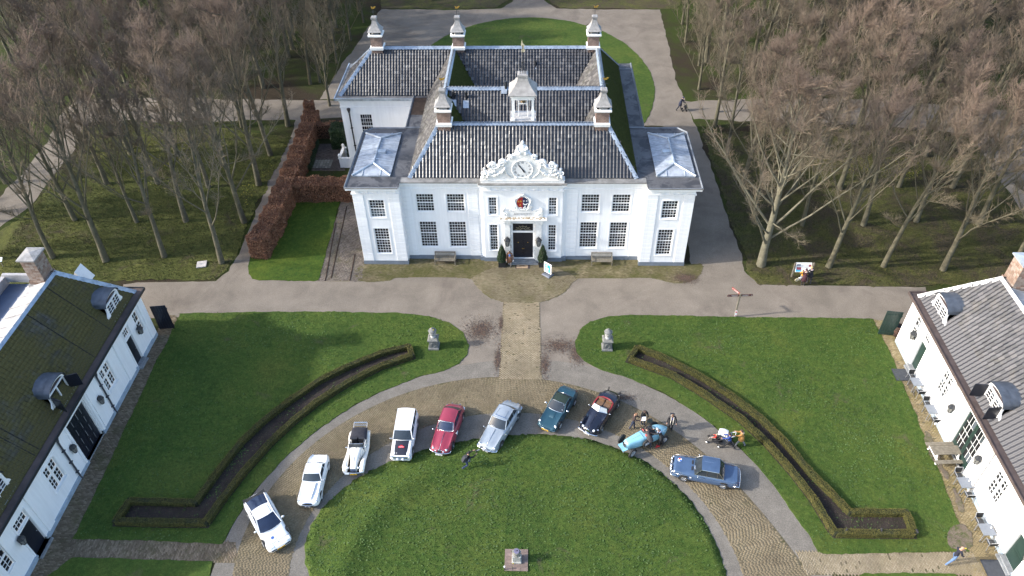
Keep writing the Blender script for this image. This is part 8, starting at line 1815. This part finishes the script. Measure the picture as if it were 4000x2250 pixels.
for i, (oy, x, y) in enumerate(((1400,1235,295),(1400,1425,640),(1800,1840,275),(1800,2115,865))):
    g = atn(3200,oy,3.22,x,y,.74); t = thing('terrace_table', 'square grey terrace table '+nmT[i], 'table', (g.x,g.y,.03), R_(2), 'terrace tables along the sunlit wall'); m = MB(); m.box(-.40,.40,-.40,.40,.70,.735); m.build('table_top', mTOP, t)
    for sx_ in (-1,1):
        for sy in (-1,1): m = MB(); m.box(sx_*.36-.025,sx_*.36+.025,sy*.36-.025,sy*.36+.025,0,.70); m.build('leg', mALU, t)
    cd = thing('table_lantern', 'small glass candle jar on the terrace table '+nmT[i], 'candle jar', (g.x+.25,g.y+.1,.765), 0, 'candle jars on the tables'); m = MB(); m.lathe([(.045,0),(.05,.09),(.04,.1)],8); m.build('jar', mLENS, cd); m = MB(); m.lathe([(.03,.1),(.03,.12)],8); m.build('jar_rim', mALU, cd)
    chair(g.x-.02, g.y+.72, PI, 'aluminium terrace chair far side of the table '+nmT[i]); chair(g.x+.02, g.y-.72, 0, 'aluminium terrace chair near side of the table '+nmT[i])
g = atn(3600,1700,5.46,520,320,.75); pt = thing('picnic_table', 'weathered picnic table with white frame before the green glazed doors', 'picnic table', (g.x,g.y,.03), R_(2))
for i in range(5): m = MB(); m.box(-.95,.95,-.36+.145*i,-.36+.145*i+.135,.72,.76); m.build('top_plank', MAT['oak'], pt)
for s in (-1,1):
    for i in range(2): m = MB(); m.box(-.95,.95,s*.74-.14+.145*i,s*.74-.14+.145*i+.135,.42,.46); m.build('seat_plank', MAT['oak'], pt)
    m = MB(); m.box(s*.72-.04,s*.72+.04,-.84,.84,.33,.42); m.box(s*.72-.041,s*.72+.041,-.38,.38,.63,.72)
    for q_ in (-1,1): m.add([(s*.72+dx,q_*(.34+w_),.64) for dx in (-.035,.035) for w_ in (-.05,.05)]+[(s*.72+dx,q_*(.62+w_),0) for dx in (-.035,.035) for w_ in (-.05,.05)],[(0,1,5,4),(2,6,7,3),(0,4,6,2),(1,3,7,5)])
    m.build('trestle', MAT['trim'], pt)
g = atn(3200,1000,3.22,970,1010); br = thing('wooden_barrel', 'dark wooden barrel standing by the corner of the pantiled building', 'barrel', (g.x,g.y+.2,.03)); mBAR = M('barrel_stave', (.085,.045,.032), .7, .3, 6, .3, 30, obj=.3)
for i in range(16):
    a0, a1 = 2*PI*i/16, 2*PI*(i+.94)/16; m = MB(); m.loft([[(r_*math.cos(a),r_*math.sin(a),z) for a in (a0,(a0+a1)/2,a1)]+[((r_-.03)*math.cos(a),(r_-.03)*math.sin(a),z) for a in (a1,a0)] for r_, z in ((.30,0),(.36,.25),(.38,.48),(.36,.7),(.31,.95))]); m.build('stave', mBAR, br)
for z, r_ in ((.12,.335),(.3,.375),(.66,.372),(.84,.34)): m = MB(); m.lathe([(r_+.004,z-.025),(r_+.008,z+.025)],20); m.f = m.f[:20]; m.m = m.m[:20]; m.build('hoop', MAT['iron'], br)
m = MB(); m.lathe([(.30,.86),(.30,.87)],16); m.build('barrel_head', mINT, br)
# black spotlights by the box hedge
for i, (x, y) in enumerate(((315,925),(758,925),(1203,935))):
    g = atn(3200,1800,3.22,x,y); s_ = thing('garden_spotlight', ('black spotlight at the bend of the hedged bed','black spotlight at the middle of the bed end hedge','black spotlight at the outer corner of the bed end hedge')[i], 'spotlight', (g.x,g.y,LAWNZ), .6*i, 'black spotlights along the bed end'); m = MB(); m.tube([(0,0,0),(0,0,.32)],.025,6); m.build('stake', mINT, s_); m = MB(); m.tube([(-.08,-.05,.34),(.1,.07,.46)],.075,10); m.build('lamp_head', mINT, s_)
# clover and daisies: pale specks on the lawns
def specks(name, poly, n, mat, seed, label, clus=40):
    r = np.random.default_rng(seed); P = np.array([[p[0],p[1]] for p in poly]); lo = P.min(0); hi = P.max(0); cc = r.uniform(lo, hi, (clus, 2)); C = cc[r.integers(0, clus, n)]+r.normal(0, 1, (n,2))*r.uniform(.15,1.6,(n,1)); C = C[inside(C, [tuple(p) for p in P])]; m_ = len(C); s = r.uniform(.015,.05,m_); th_ = r.random(m_)*PI; base = np.array([[-1,-.8],[1,-.8],[1,.8],[-1,.8]]); c, sn = np.cos(th_)[:,None], np.sin(th_)[:,None]; B = base[None]*s[:,None,None]
    X = B[...,0]*c-B[...,1]*sn+C[:,0,None]; Y = B[...,0]*sn+B[...,1]*c+C[:,1,None]; Zz = LAWNZ+.02+r.random((m_,4))*.05+(lawn_h(C[:,0],C[:,1])[:,None] if 'round' in label else 0); o = link(name, npmesh(name, np.stack([X,Y,Zz],-1).reshape(-1,3), np.arange(4*m_).reshape(-1,4), mat)); o['kind'] = 'stuff'; tag(o, label, 'clover')
mCLV = blade_mat('clover_mat', (.05,.09,.02), (.06,.105,.03), (.085,.125,.045)); mDRK = blade_mat('dark_tuft_mat', (.03,.06,.012), (.045,.072,.016), (.06,.08,.018))
RINGP = arc(r_in, np.linspace(-.3, PI+.3, 50))
specks('clover', RINGP, 9000, mCLV, 61, 'pale clover specks on the round lawn', 260); specks('clover', rw, 7000, mCLV, 62, 'pale clover specks on the sunny court lawn', 130); specks('clover', lw, 3500, mCLV, 63, 'pale clover specks on the shaded court lawn', 90)

mDAF = blade_mat('daffodil_mat', (.10,.13,.025), (.20,.20,.03), (.38,.33,.05))
for k_, (poly_, n_, lb_) in enumerate(((pp((330,400),(450,385),(470,470),(350,490)), 1500, 'yellow spring flowers scattered among trunks on the mossy roof side'), (pp((2120,400),(2300,395),(2330,450),(2130,455)), 1200, 'pale yellow spring flowers among the trunks on the pantile roof side'), (pp((600,470),(690,395),(700,405),(620,520)), 700, 'yellowish moss and flowers along the narrow path edge'))):
    specks('spring_flowers', poly_, n_, mDAF, 90+k_, lb_, 26)
